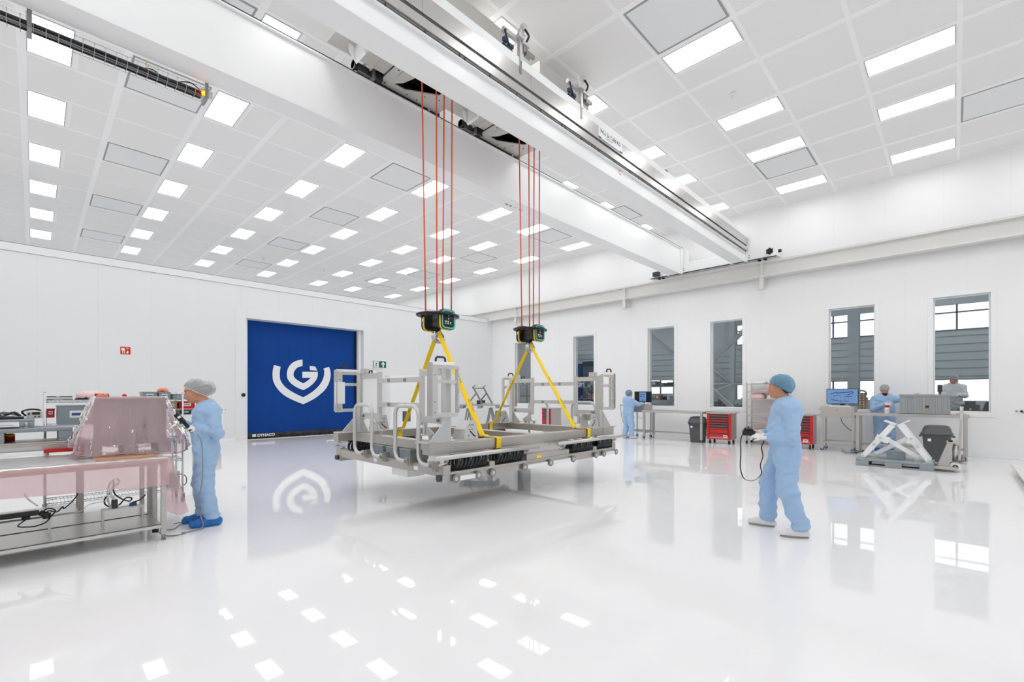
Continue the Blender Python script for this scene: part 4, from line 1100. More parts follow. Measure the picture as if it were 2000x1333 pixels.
# horizontal ribs of the sheet cladding
for z in np.arange(0.15, 6.3, 0.30):
    if 1.3 < z < 2.13 or 4.0 < z < 4.95:
        mb.box(HX - 0.035, 12.4, z, HX, 24, z + 0.16)
    else:
        mb.box(HX - 0.035, -8, z, HX, 24 if not (1.5 < z < 2.3) else 11.0, z + 0.16)
struct('wall_hall', mb, 'clad')
struct('wall_hall_end', MB().box(16.5, 23.8, 0, HX, 24, 6.4).box(16.5, -8, 0, HX, -7.8, 6.4), 'clad_d')
mb = MB()
for y in (-3.2, -1.6, -0.06, 1.35, 2.88, 3.79, 5.3, 6.6, 7.74):
    mb.box(HX - 0.02, y - 0.03, 3.99, HX + 0.06, y + 0.03, 4.95); mb.box(HX - 0.02, y - 0.03, 1.32, HX + 0.06, y + 0.03, 2.13)
mb.box(HX - 0.02, -3.2, 4.62, HX + 0.06, 7.78, 4.67); mb.box(HX - 0.04, -3.2, 3.96, HX + 0.04, 7.78, 4.0); mb.box(HX - 0.02, -3.2, 2.10, HX + 0.06, 7.78, 2.14)
mb.box(HX - 0.02, 11.68, 1.6, HX + 0.06, 11.74, 2.33); mb.box(HX - 0.02, 11.0, 2.08, HX + 0.06, 12.4, 2.12)
o = struct('window_7', mb, 'clad_d', label='strip windows of the neighbouring hall')
MB().box(HX + 0.02, -3.2, 3.99, HX + 0.03, 7.78, 4.95).box(HX + 0.02, -3.2, 1.32, HX + 0.03, 7.78, 2.13).box(HX + 0.02, 11.0, 1.6, HX + 0.03, 12.4, 2.33).build('window_pane', 'glass', o)
struct('ground_outside', MB().box(HX + 0.2, -60, -0.4, HX + 90, 90, -0.3), 'hallsteel')
# steelwork: columns and a wind brace just behind the glass
def col(x, y, label, w=0.26):
    t = thing('steel_column', label, 'column', (x, y, 0), 0, 'steel columns in the hall')
    MB().box(x - 0.14, y - w / 2, 0, x - 0.12, y + w / 2, 6.4).box(x + 0.12, y - w / 2, 0, x + 0.14, y + w / 2, 6.4).box(x - 0.12, y - 0.012, 0, x + 0.12, y + 0.012, 6.4).build('profile', 'hallsteel', t)
    return t
col(20.5, 2.62, 'grey steel column seen through the window behind the CAD monitor', 0.34)
c = col(23.4, 7.72, 'grey steel column with bracing hub seen through the diagonal-brace window', 0.22)
g = MB().cyl((23.2, 7.72, 2.05), (23.26, 7.72, 2.05), 0.16, n=18)
g.build('hub_plate', 'hallsteel', c)
for q in ((9.6, 3.6), (10.2, 0.9), (6.2, 2.0), (11.5, 2.0)): MB().cyl((23.23, 7.72, 2.05), (23.23, q[0], q[1]), 0.05, n=8).build('tie_rod', 'hallsteel', c)
t = thing('cross_brace', 'pale steel cross brace crossing behind the two middle windows', 'brace', (17.6, 7.2, 0))
MB().bar((17.6, 10.9, 5.86), (17.6, 4.72, 0.02), 0.12, 0.14).build('brace_bar', 'hallsteel', t)
MB().bar((17.72, 9.55, 0.05), (17.72, 3.4, 5.76), 0.12, 0.14).build('brace_bar', 'hallsteel', t)
# hall lights: unseen lamps added under the roof to brighten the hall
hl = thing('added_hall_light', 'x', 'added light', (20, 0, 6.0), 0, 'added unseen lights in the neighbouring hall')
M['added_hall_glow'] = emit('added_hall_glow', 'F4F8FF', 26.0)
MB().box(-0.12, -0.75, 0.0, 0.12, 0.75, 0.10).build('housing', 'white', hl, local=True)
MB().box(-0.10, -0.72, -0.012, 0.10, 0.72, 0.0).build('tube_cover', 'added_hall_glow', hl, local=True)
k = 0
for x in (18.6, 21.6):
    for y in (-5, 0, 5, 10, 15, 20):
        lb = 'added unseen light under the hall roof, %s from the door end, %s row' % (ORD[5 - k % 6], 'nearer' if x < 20 else 'farther')
        if k == 0: hl.location = (x, y, 6.0); hl['label'] = lb; WM[hl.name] = Matrix.Translation((x, y, 6.0))
        else: dup(hl, (x, y, 6.0), None, lb)
        k += 1
# shelves, benches and clutter of the hall
random.seed(11)
def hall_shelf(x, y0, y1, h, n, label):
    t = thing('hall_shelf', label, 'shelf', (x, (y0 + y1) / 2, 0), 0, 'storage shelves in the hall')
    for yy in (y0, y1):
        MB().box(x - 0.02, yy - 0.02, 0, x + 0.02, yy + 0.02, h).box(x + 0.43, yy - 0.02, 0, x + 0.47, yy + 0.02, h).build('upright', 'dgrey', t)
    for k in range(n):
        z = 0.15 + (h - 0.2) * k / (n - 1)
        MB().box(x - 0.02, y0, z - 0.03, x + 0.47, y1, z).build('shelf_board', 'hallsteel', t)
    return [0.15 + (h - 0.2) * k / (n - 1) for k in range(n)]
def hall_boxes(x, y0, y1, zs, lb, mats=('dgrey', 'grey_plastic', 'blackm', 'wood', 'clad_d', 'white')):
    q = 0
    for z in zs:
        y = y0 + 0.06
        while y < y1 - 0.25:
            w = random.uniform(0.14, 0.34); h = random.uniform(0.10, 0.26)
            b = thing('stored_box', lb[0] % (ORD[min(q, 13)], ), 'box', (x + 0.2, y + w / 2, z), 0, lb[1])
            MB().box(x + 0.03, y, z, x + 0.38, y + w, z + h).build('body', random.choice(mats), b, 0.006)
            MB().box(x + 0.025, y + w * 0.3, z + h * 0.35, x + 0.0295, y + w * 0.7, z + h * 0.75).build('label_card', random.choice(('paper', 'hallsteel', 'blackm')), b)
            y += w + random.uniform(0.02, 0.12); q += 1
zs = hall_shelf(18.6, 8.4, 10.0, 1.95, 4, 'dark hall shelf full of boxes seen behind the far monitor')
hall_boxes(18.6, 8.4, 10.0, zs, ('%s box counted from the lowest right on hall shelf behind far monitor', 'boxes on the hall shelf'))
zs = hall_shelf(19.5, 13.2, 14.9, 2.0, 4, 'dark hall shelf with crates seen through the second window')
hall_boxes(19.5, 13.2, 14.9, zs, ('%s box counted from the lowest right on shelf beyond second window', 'crates on the second hall shelf'))
zs = hall_shelf(19.2, 17.3, 18.9, 2.1, 4, 'hall shelf seen through the corner window')
hall_boxes(19.2, 17.3, 18.9, zs, ('%s box counted from the lowest right on shelf beyond corner window', 'boxes on the third hall shelf'))
for (x0, y0, y1, h, m_, lb) in ((21.6, 15.2, 16.2, 3.3, 'navy', 'tall dark cabinet seen through the second window'), (21.4, 14.2, 15.1, 3.4, 'dgrey', 'tall grey machine with panel beside the dark cabinet')):
    t = thing('machine_cabinet', lb, 'cabinet', (x0, (y0 + y1) / 2, 0))
    MB().box(x0, y0, 0.0, x0 + 0.8, y1, h).build('body', m_, t, 0.02)
    MB().box(x0 - 0.02, y0 + 0.06, 0.2, x0, y1 - 0.06, h - 0.3).build('door', 'clad_d' if m_ == 'dgrey' else 'navy', t, 0.006)
    MB().box(x0 - 0.035, y0 + 0.1, h * 0.62, x0 - 0.02, y0 + 0.32, h * 0.70).build('screen', 'hallsteel', t)
def hall_bench(x, y0, y1, label, z=1.12):
    t = thing('hall_workbench', label, 'workbench', (x, (y0 + y1) / 2, 0), 0, 'workbenches in the hall')
    MB().box(x, y0, z - 0.05, x + 0.7, y1, z).build('bench_top', 'dgrey', t, 0.006)
    for (a, b) in ((x + 0.03, y0 + 0.03), (x + 0.63, y0 + 0.03), (x + 0.03, y1 - 0.08), (x + 0.63, y1 - 0.08)): MB().box(a, b, 0, a + 0.05, b + 0.05, z - 0.05).build('leg', 'hallsteel', t)
    return z
hall_bench(17.6, -0.9, 1.0, 'dark hall bench with parts seen through the last window')
hall_bench(17.5, 1.9, 3.4, 'dark hall bench seen below the CAD monitor window')
hall_bench(19.0, 5.8, 7.9, 'dark hall bench seen through the diagonal-brace window')
hall_bench(18.2, 11.9, 13.3, 'dark hall bench seen through the second window')
random.seed(5)
for n_, (x, y0, y1, z) in enumerate(((17.6, -0.85, 0.95, 1.12), (17.5, 1.95, 3.3, 1.12), (19.0, 5.9, 7.8, 1.12), (18.2, 11.95, 13.2, 1.12))):
    y = y0; q = 0
    wn_ = ('last window', 'CAD monitor window', 'diagonal-brace window', 'second window')[n_]
    while y < y1 - 0.2:
        w = random.uniform(0.16, 0.4); h = random.uniform(0.08, 0.30)
        t = thing('machine_part', '%s dark machine part from the right on the bench behind %s' % (ORD[q], wn_), 'machine part', (x + 0.3, y + w / 2, z), 0, 'machine parts on hall benches')
        m_ = MB(); kind = random.choice((0, 1, 2))
        if kind == 0: m_.box(x + 0.1, y, z, x + 0.5, y + w, z + h * 0.6).cyl((x + 0.3, y + w * 0.5, z + h * 0.6), (x + 0.3, y + w * 0.5, z + h), w * 0.3)
        elif kind == 1: m_.cyl((x + 0.2, y + w * 0.1, z + h * 0.4), (x + 0.2, y + w * 0.9, z + h * 0.4), h * 0.4, n=18).box(x + 0.1, y + w * 0.1, z, x + 0.35, y + w * 0.9, z + h * 0.2)
        else: m_.prism([(x + 0.1, y, z), (x + 0.1, y + w, z), (x + 0.1, y + w * 0.8, z + h), (x + 0.1, y + w * 0.3, z + h * 0.8)], (0.3, 0, 0)).bar((x + 0.08, y + 0.02, z + 0.02), (x + 0.08, y + w * 0.9, z + h * 0.7), 0.03, 0.03)
        m_.build('body', random.choice(('dgrey', 'hallsteel', 'blackm', 'clad')), t, 0.004)
        MB().cyl((x + 0.06, y + w * 0.5, z + 0.03), (x + 0.10, y + w * 0.5, z + 0.03), 0.025, n=10).build('port', 'chrome', t)
        y += w + 0.05; q += 1
# arched drying rack with white pegs, and microscope stand
t = thing('arched_rack', 'grey arched rack with white pegs seen right of the CAD monitor', 'rack', (17.4, 1.98, 0.0))
pts = [(17.4, 2.15, 0.0), (17.4, 2.15, 1.45)] + arc((17.4, 2.03, 1.55), 0.12, PI, 0, 10, (0, -1, 0), (0, 0, 1))[::-1] + [(17.4, 1.90, 1.45), (17.4, 1.90, 0.0)]
MB().tube(pts, 0.025, n=8).build('arch', 'hallsteel', t)
MB().box(17.38, 1.92, 0.2, 17.42, 2.13, 1.6).build('panel', 'wood', t)
g = MB()
for k in range(9):
    for y in (1.98, 2.07): g.cbox((17.37, y, 0.95 + 0.075 * k), 0.02, 0.03, 0.04)
g.build('pegs', 'white', t)
t = thing('inspection_stand', 'black inspection stand with column beside the person beyond the last window', 'stand', (17.2, 0.28, 1.12))
MB().cyl((17.75, 0.30, 1.12), (17.75, 0.30, 1.15), 0.11).build('base', 'black', t)
MB().cyl((17.75, 0.30, 1.15), (17.75, 0.30, 1.75), 0.02).build('column', 'black', t)
MB().box(17.62, 0.25, 1.62, 17.80, 0.35, 1.82).cyl((17.66, 0.30, 1.50), (17.66, 0.30, 1.62), 0.03).build('head', 'black', t, 0.01)
# ================================================================= furniture along the window wall
def bench(x0, x1, y0, y1, z, label, th=0.07, leg=0.07):
    t = thing('steel_workbench', label, 'workbench', ((x0 + x1) / 2, (y0 + y1) / 2, 0), 0, 'stainless workbenches')
    MB().box(x0, y0, z - 0.025, x1, y1, z).box(x0, y0, z - th, x0 + 0.012, y1, z - 0.025).box(x1 - 0.012, y0, z - th, x1, y1, z - 0.025).box(x0, y0, z - th, x1, y0 + 0.012, z - 0.025).box(x0, y1 - 0.012, z - th, x1, y1, z - 0.025).build('bench_top', 'steel_v', t, 0.004)
    for a in (x0 + 0.03, x1 - 0.03 - leg):
        for b in (y0 + 0.03, y1 - 0.03 - leg):
            l = MB().box(a, b, 0.09, a + leg, b + leg, z - 0.025).build('leg', 'steel_v', t, 0.006)
            MB().cyl((a + leg / 2, b + leg / 2, 0.012), (a + leg / 2, b + leg / 2, 0.09), 0.013, n=8).cyl((a + leg / 2, b + leg / 2, 0), (a + leg / 2, b + leg / 2, 0.014), 0.04, n=14).build('foot', 'alu_d', t)
    xb = x1 - 0.03 - leg
    MB().box(xb + 0.01, y0 + 0.05, 0.20, xb + 0.05, y1 - 0.05, 0.25).build('stretcher', 'steel_v', t)
    for b in (y0 + 0.045, y1 - 0.03 - leg + 0.015): MB().box(x0 + 0.05, b, 0.20, xb + 0.02, b + 0.04, 0.25).build('stretcher', 'steel_v', t)
    return t
bench(14.72, 15.55, 5.76, 7.88, 1.00, 'stainless workbench with empty top left of the red cart')
bench(14.95, 15.55, -0.25, 1.90, 1.07, 'stainless workbench carrying the grey crate before bearded man')
def monitor_desk(x, y0, y1, z0, z1, label, legx):
    t = thing('computer_cabinet', label, 'cabinet', (x + 0.3, (y0 + y1) / 2, 0), 0, 'stainless computer cabinets on legs')
    MB().box(x, y0, z0, x + 0.6, y1, z1).build('body', 'steel_v', t, 0.006)
    d = MB().box(x - 0.012, y0 + 0.04, z0 + 0.03, x, y1 - 0.04, z1 - 0.04).build('door', 'steel', t, 0.004)
    MB().cyl((x - 0.012, (y0 + y1) / 2, (z0 + z1) / 2 + 0.05), (x - 0.025, (y0 + y1) / 2, (z0 + z1) / 2 + 0.05), 0.018, n=12).build('lock', 'alu_d', d)
    for a in (x + 0.02, x + 0.54):
        for b in (y0 + 0.02, y1 - 0.06):
            l = MB().box(a, b, 0.09, a + 0.04, b + 0.04, z0).build('leg', 'steel_v', t)
            w = MB().cyl((a, b + 0.02, 0.045), (a + 0.035, b + 0.02, 0.045), 0.045, n=16).build('castor', 'ink_b', t)
            MB().box(a - 0.004, b + 0.0, 0.04, a + 0.0, b + 0.04, 0.10).build('fork', 'chrome', w)
    for a in (x + 0.03, x + 0.55): MB().box(a, y0 + 0.04, 0.22, a + 0.03, y1 - 0.04, 0.26).build('stretcher', 'steel_v', t)
    for b in (y0 + 0.03, y1 - 0.06): MB().box(x + 0.04, b, 0.22, x + 0.56, b + 0.03, 0.26).build('stretcher', 'steel_v', t)
    MB().box(x + 0.02, y1, z1 - 0.10, x + 0.3, y1 + 0.05, z1 - 0.06).build('push_handle', 'alu', t)
    return t
monitor_desk(15.0, 7.92, 8.55, 0.92, 1.17, 'stainless cabinet under the far monitor at end of empty bench', 0)
monitor_desk(15.2, 1.93, 2.70, 0.92, 1.22, 'stainless cabinet under the CAD monitor', 0)
def monitor(x, y0, y1, z0, z1, zt, label, kind):
    t = thing('monitor', label, 'monitor', (x, (y0 + y1) / 2, zt), 0, 'computer monitors')
    ym = (y0 + y1) / 2
    MB().box(x, y0, z0, x + 0.045, y1, z1).build('housing', 'dgrey', t, 0.006)
    MB().box(x + 0.03, ym - 0.05, zt + 0.01, x + 0.07, ym + 0.05, z0 + 0.15).build('stand_neck', 'dgrey', t)
    MB().box(x - 0.05, ym - 0.13, zt, x + 0.15, ym + 0.13, zt + 0.012).build('stand_base', 'dgrey', t, 0.004)
    a, b, c, d = y0 + 0.015, y1 - 0.015, z0 + 0.015, z1 - 0.015
    if kind == 'doc':
        s_ = MB().box(x - 0.003, a, c, x, b, d).build('screen', 'screen_k', t)
        MB().box(x - 0.0045, ym - 0.13, c + 0.02, x - 0.003, ym + 0.13, d - 0.02).build('page', 'screen_b', s_)
        g = MB()
        for (py, pz, w, h) in ((0.06, 0.24, 0.05, 0.05), (-0.04, 0.24, 0.06, 0.04), (0.06, 0.16, 0.06, 0.05), (-0.05, 0.15, 0.04, 0.05), (0.0, 0.08, 0.16, 0.015), (0.0, 0.05, 0.18, 0.012)):
            g.box(x - 0.006, ym + py - w / 2, c + pz, x - 0.0045, ym + py + w / 2, c + pz + h)
        g.build('page_figures', 'ink_b', s_)
    else:
        s_ = MB().box(x - 0.003, a, c, x, b, d).build('screen', 'screen_b', t)
        g = MB(); random.seed(2); X0 = x - 0.005
        def ln(p, q, w): g.bar((X0, ym - p[0], c + p[1]), (X0, ym - q[0], c + q[1]), 0.002, w, None)
        for p, q, w in (((-0.24, 0.06), (-0.26, 0.28), 0.03), ((-0.19, 0.10), (-0.20, 0.30), 0.02), ((-0.26, 0.26), (-0.10, 0.31), 0.02), ((-0.24, 0.10), (0.02, 0.05), 0.02), ((-0.12, 0.06), (-0.12, 0.28), 0.02),
                        ((-0.12, 0.28), (0.24, 0.32), 0.025), ((-0.04, 0.06), (-0.03, 0.26), 0.015), ((0.04, 0.08), (0.05, 0.27), 0.03), ((0.04, 0.08), (0.14, 0.05), 0.015), ((0.14, 0.05), (0.15, 0.28), 0.02), ((0.20, 0.10), (0.22, 0.31), 0.025), ((0.05, 0.18), (0.21, 0.20), 0.015), ((-0.20, 0.20), (-0.04, 0.22), 0.015), ((0.10, 0.22), (0.26, 0.30), 0.02)):
            ln(p, q, w)
        g.build('drawing', 'ink_b', s_)
    return t
monitor(15.25, 7.78, 8.45, 1.27, 1.66, 1.17, 'far monitor with a document page on black screen', 'doc')
monitor(15.35, 1.86, 2.58, 1.29, 1.71, 1.22, 'monitor showing a blue CAD drawing', 'cad')
t = thing('keyboard', 'white keyboard on the cabinet before the CAD monitor', 'keyboard', (15.26, 2.25, 1.22))
MB().box(15.21, 2.02, 1.22, 15.34, 2.50, 1.24).build('case', 'white', t, 0.004)
MB().box(15.22, 2.04, 1.24, 15.33, 2.48, 1.246).build('keys', 'paper', t)
t = thing('mouse', 'computer mouse on the cabinet edge below the far monitor', 'mouse', (15.08, 7.98, 1.17))
MB().ell((15.10, 8.02, 1.17), (0.05, 0.03, 0.03), z0=0.0).build('shell', 'black', t)
t = thing('hanging_lead', 'black cord hanging from the CAD monitor cabinet', 'cable', (15.3, 2.2, 0.92))
MB().tube(smooth_path([(15.35, 2.25, 0.92), (15.4, 2.22, 0.78), (15.45, 2.10, 0.62), (15.5, 1.97, 0.52)]), 0.008).build('cord', 'cable', t)
MB().cyl((15.35, 2.25, 0.90), (15.35, 2.25, 0.93), 0.014).build('gland', 'cable', t)
t = thing('cable_loop', 'white cord hanging under the far monitor cabinet', 'cable', (15.2, 8.2, 0.9))
MB().tube(smooth_path([(15.1, 8.25, 0.92), (15.1, 8.24, 0.80), (15.1, 8.12, 0.70), (15.1, 7.95, 0.72)]), 0.007).build('cord', 'cableg', t)
# red tool carts
def tool_cart(x, y0, y1, label):
    t = thing('tool_cart', label, 'tool cart', (x + 0.28, (y0 + y1) / 2, 0), 0, 'red drawer tool carts')
    o = (x + 0.28, (y0 + y1) / 2, 0)
    w, dp = (y1 - y0) / 2, 0.25
    g = MB().box(-dp, -w, 0.145, dp, w, 0.95)
    g.build('body', 'steel_v', t, 0.006, local=True)
    MB().box(-dp - 0.02, -w - 0.01, 0.145, -dp, -w + 0.07, 0.95).box(-dp - 0.02, w - 0.07, 0.145, -dp, w + 0.01, 0.95).box(-dp - 0.02, -w + 0.07, 0.145, -dp, w - 0.07, 0.18).build('front_frame', 'red', t, 0.01, local=True)
    z = 0.935
    for k in range(8):
        h = 0.078 if k < 6 else (0.125 if k == 6 else 0.13)
        dr = MB().box(-dp - 0.016, -w + 0.075, z - h + 0.006, -dp, w - 0.075, z).build('drawer', 'drawer' if k < 6 else 'drawer', t, local=True)
        hh = 0.022 if k < 6 else h - 0.035
        zz = z - h + 0.012 if k < 6 else z - h + 0.01
        MB().box(-dp - 0.03, -w + 0.085, zz, -dp - 0.016, w - 0.085, zz + hh).build('drawer_pull', 'red', dr, 0.003, local=True)
        z -= h
    MB().box(-dp - 0.0315, -w + 0.10, 0.21, -dp - 0.030, -w + 0.22, 0.28).build('badge', 'paper', t, local=True)
    MB().box(-dp - 0.033, -w + 0.12, 0.235, -dp - 0.0315, -w + 0.20, 0.262).build('badge_mark', 'red', t, local=True)
    MB().box(-dp - 0.04, -w - 0.02, 0.95, dp + 0.02, w + 0.02, 0.985).build('top_tray', 'steel_v', t, 0.006, local=True)
    MB().tube(smooth_path([(dp - 0.04, -w - 0.02, 0.965), (dp - 0.04, -w - 0.09, 0.98), (-dp + 0.06, -w - 0.09, 0.98), (-dp + 0.06, -w - 0.02, 0.965)], 4), 0.014, n=8).build('push_handle', 'alu', t, local=True)
    for a in (-dp + 0.06, dp - 0.06):
        for b in (-w + 0.07, w - 0.07):
            c = MB().cyl((a, b - 0.018, 0.06), (a, b + 0.018, 0.06), 0.06, n=18).build('castor', 'rubber', t, local=True)
            MB().cyl((a, b - 0.020, 0.06), (a, b + 0.020, 0.06), 0.025, n=12).box(a - 0.02, b - 0.028, 0.05, a + 0.02, b - 0.022, 0.145).box(a - 0.02, b + 0.022, 0.05, a + 0.02, b + 0.028, 0.145).build('castor_fork', 'chrome', c, local=True)
    return t
tc = tool_cart(14.85, 4.96, 5.68, 'red drawer tool cart right of the grey bin and empty bench')
dup(tc, (15.35, 3.22, 0), 0, 'red drawer tool cart half hidden behind the standing man')
dup(tc, (15.4, 12.45, 0), -0.35, 'red drawer tool cart seen through the suspended frame')
# waste bins
def bin_(x, y, label):
    t = thing('waste_bin', label, 'bin', (x, y, 0), 0, 'grey waste bins')
    P = []
    def ring(wx, wy, z, n=28, e=4):
        out = []
        for i in range(n + 1):
            a = TAU * i / n; c, s_ = math.cos(a), math.sin(a)
            k = (abs(c) ** e + abs(s_) ** e) ** (-1 / e); out.append((wx * k * c, wy * k * s_, z))
        return out
    MB().grid([ring(0.01, 0.01, 0), ring(0.17, 0.20, 0), ring(0.18, 0.21, 0.02), ring(0.22, 0.25, 0.58), ring(0.24, 0.27, 0.585), ring(0.24, 0.27, 0.63), ring(0.2, 0.22, 0.63)]).build('tub', 'binp', t, local=True)
    ld = MB().grid([ring(0.235, 0.265, 0.615), ring(0.255, 0.285, 0.62), ring(0.255, 0.285, 0.65), ring(0.235, 0.265, 0.66), ring(0.21, 0.24, 0.76), ring(0.17, 0.205, 0.815), ring(0.10, 0.13, 0.835), ring(0.005, 0.005, 0.84)]).build('dome_lid', 'binp', t, local=True)
    MB().grid([ring(0.18, 0.22, 0.67), ring(0.20, 0.15, 0.70), ring(0.19, 0.14, 0.79), ring(0.16, 0.12, 0.80)]).build('swing_flap', 'binp', ld, local=True)
    MB().box(-0.03, 0.26, 0.56, 0.03, 0.31, 0.60).box(-0.03, -0.31, 0.56, 0.03, -0.26, 0.60).build('side_grip', 'binp', t, local=True)
    MB().box(-0.222, -0.03 + 0.12, 0.47, -0.212, 0.03 + 0.12, 0.53).build('sticker', 'paper', t, local=True)
    return t
bin_(14.99, 6.06 if False else 6.02, 'grey swing-lid waste bin under the empty workbench')
o = bin_(14.55, 0.30, 'grey swing-lid waste bin behind the pallet truck')
# tall rack of wrapped packs
t = thing('shelf_trolley', 'tall open stainless shelf trolley holding wrapped packs', 'shelf', (15.85, 4.2, 0))
x0, x1, y0, y1 = 15.58, 16.10, 3.72, 4.74
for a in (x0, x1 - 0.03):
    for b in (y0, y1 - 0.03):
        MB().box(a, b, 0.10, a + 0.03, b + 0.03, 1.93).build('upright', 'steel_v', t)
        MB().cyl((a + 0.015, b - 0.005, 0.05), (a + 0.015, b + 0.035, 0.05), 0.05, n=16).build('castor', 'rubber', t)
SZ = [0.14, 0.40, 0.655, 0.90, 1.16, 1.40, 1.64, 1.88]
for z in SZ:
    g = MB()
    for b in (y0 + 0.03, y1 - 0.045): g.box(x0 + 0.03, b, z - 0.02, x1 - 0.03, b + 0.015, z)
    for k in range(10): g.box(x0 + 0.03 + 0.045 * k, y0 + 0.03, z - 0.012, x0 + 0.038 + 0.045 * k, y1 - 0.03, z)
    g.box(x0, y0 + 0.03, z - 0.02, x0 + 0.03, y1 - 0.03, z)
    g.build('shelf_grid', 'steel_v', t)
def pack(x, y, z, wx, wy, h, m, label, seed):
    random.seed(seed)
    t = thing('wrapped_pack', label, 'pack', (x, y, z), 0, 'wrapped packs on the shelf trolley')
    P = []; n = 24; R = 6
    for j in range(R + 1):
        v = j / R; zz = h * (0.02 + 0.98 * v); k = 1.0 - 0.10 * (2 * v - 1) ** 4 - (0.25 if j == R else 0)
        row = []
        for i in range(n + 1):
            a = TAU * (i % n) / n; c, s_ = math.cos(a), math.sin(a); e = (abs(c) ** 4 + abs(s_) ** 4) ** -0.25
            r_ = 1 + 0.04 * math.sin(7 * a + seed + 3 * v) + 0.03 * math.sin(13 * a + 5 * v)
            row.append((x + wx / 2 * e * c * k * r_, y + wy / 2 * e * s_ * k * r_, z + zz + 0.015 * math.sin(3 * a + seed) * v))
        P.append(row)
    P.append([(x, y, z + h)] * (n + 1)); P.insert(0, [(x, y, z)] * (n + 1))
    MB().grid(P).build('wrap', m, t)
    MB().box(x - wx / 2 * 0.9 - 0.01, y - 0.05, z + h * 0.35, x - wx / 2 * 0.98, y + 0.05, z + h * 0.6).build('tag', 'paper', t)
pack(15.84, 4.42, 1.88, 0.42, 0.44, 0.07, 'pack', 'white wrapped pack on the top shelf, left one', 1)
pack(15.84, 3.98, 1.88, 0.42, 0.40, 0.09, 'pack', 'white wrapped pack on the top shelf behind the man', 2)
pack(15.84, 4.2, 1.64, 0.42, 0.80, 0.05, 'packp', 'flat pink pack on the second shelf from the top', 3)
pack(15.84, 4.45, 1.40, 0.42, 0.40, 0.18, 'packp', 'puffy pink pack on third shelf, left one', 4)
pack(15.84, 4.02, 1.40, 0.42, 0.36, 0.14, 'pack', 'white pack on third shelf beside the pink one', 5)
pack(15.84, 4.3, 0.40, 0.42, 0.60, 0.06, 'orange_p', 'orange film pack on a low shelf below the white packs', 6)
pack(15.84, 4.25, 0.655, 0.40, 0.55, 0.03, 'packp', 'thin pink sheet pack on the shelf above the orange film', 7)
# crate, bottle and tray on the right bench
t = thing('storage_crate', 'large grey ribbed crate on the bench before the bearded man', 'crate', (15.25, 0.53, 1.07))
cx0, cx1, cy0, cy1, cz = 14.99, 15.50, 0.06, 1.0, 1.08
m_ = MB().box(cx0, cy0 + 0.02, cz, cx1, cy1 - 0.02, cz + 0.46)
for y in np.linspace(cy0 + 0.02, cy1 - 0.05, 9): m_.box(cx0 - 0.012, y, cz + 0.02, cx0, y + 0.03 if abs(y - 0.52) > 0.06 else y + 0.05, cz + 0.42)
for y in (cy0 + 0.01, cy1 - 0.02): m_.box(cx0 - 0.012, y, cz, cx0 + 0.1, y + 0.01, cz + 0.4)
m_.box(cx0 - 0.02, cy0, cz + 0.42, cx1 + 0.02, cy1, cz + 0.445); m_.box(cx0 - 0.012, cy0 + 0.01, cz, cx1 + 0.01, cy1 - 0.01, cz + 0.02)
m_.build('body', 'grey_plastic2', t, 0.004)
MB().box(cx0 - 0.025, cy0 - 0.005, cz + 0.445, cx1 + 0.025, cy1 + 0.005, cz + 0.475).build('rim', 'grey_plastic2', t, 0.004)
MB().box(cx0 - 0.02, cy1 - 0.26, cz + 0.35, cx0 - 0.01, cy1 - 0.13, cz + 0.40).build('grip', 'grey_plastic', t, 0.004)
MB().box(cx0 - 0.0145, 0.44, cz + 0.13, cx0 - 0.0125, 0.52, cz + 0.22).build('label_plate', 'wood', t)
MB().box(cx0 - 0.0165, 0.45, cz + 0.15, cx0 - 0.0145, 0.51, cz + 0.20).build('label_print', 'ink', t)
t = thing('spray_bottle', 'small white bottle with red cap on the bench', 'bottle', (15.05, 1.24, 1.07))
MB().lathe([(0.045, 0), (0.048, 0.01), (0.048, 0.12), (0.03, 0.15), (0.028, 0.16)], (15.05, 1.24, 1.07)).build('body', 'white', t)
MB().lathe([(0.042, 0.15), (0.042, 0.20), (0.034, 0.21)], (15.05, 1.24, 1.07)).build('cap', 'red', t)
MB().tube(smooth_path([(15.05, 1.24, 1.28), (15.05, 1.24, 1.36), (15.05, 1.20, 1.38), (15.05, 1.12, 1.33)]), 0.006).build('spout', 'white', t)
MB().box(15.0, 1.21, 1.10, 15.003, 1.27, 1.17).build('label_plate', 'packp', t)
t = thing('parts_tray', 'pale flat tray at the right end of the right bench', 'tray', (15.2, -0.12, 1.07))
MB().box(15.0, -0.22, 1.072, 15.4, 0.02, 1.085).build('base', 'packp', t, 0.004)
MB().box(15.02, -0.2, 1.085, 15.2, -0.02, 1.092).build('insert', 'ink_b', t)
# pallet with lifting stands, pallet truck
def pallet(x0, y0, wx, wy, z, h, label, grp='grey plastic pallets'):
    t = thing('plastic_pallet', label, 'pallet', (x0 + wx / 2, y0 + wy / 2, z), 0, grp)
    L = dict(local=True)
    a, b = wx / 2, wy / 2
    MB().box(-a, -b, h * 0.72, a, b, h).build('deck', 'pallet', t, 0.008, local=True)
    for fx in (-1, 0, 1):
        MB().box(fx * (a - 0.06) - 0.06, -b, 0, fx * (a - 0.06) + 0.06, b, h * 0.18).build('runner', 'pallet', t, 0.006, local=True)
        for fy, bw_ in ((-1, 0.11), (0, 0.14), (1, 0.11)):
            yc_ = fy * (b - bw_)
            MB().box(fx * (a - 0.06) - 0.06, yc_ - bw_, h * 0.18, fx * (a - 0.06) + 0.06, yc_ + bw_, h * 0.72).build('foot_block', 'pallet', t, 0.006, local=True)
    return t
pallet(12.5, 0.30, 0.85, 1.26, 0, 0.155, 'grey plastic pallet on the floor under white lifting stands')
t = thing('small_crate', 'small grey crate on the pallet between the lifting stands', 'crate', (12.95, 0.91, 0.155))
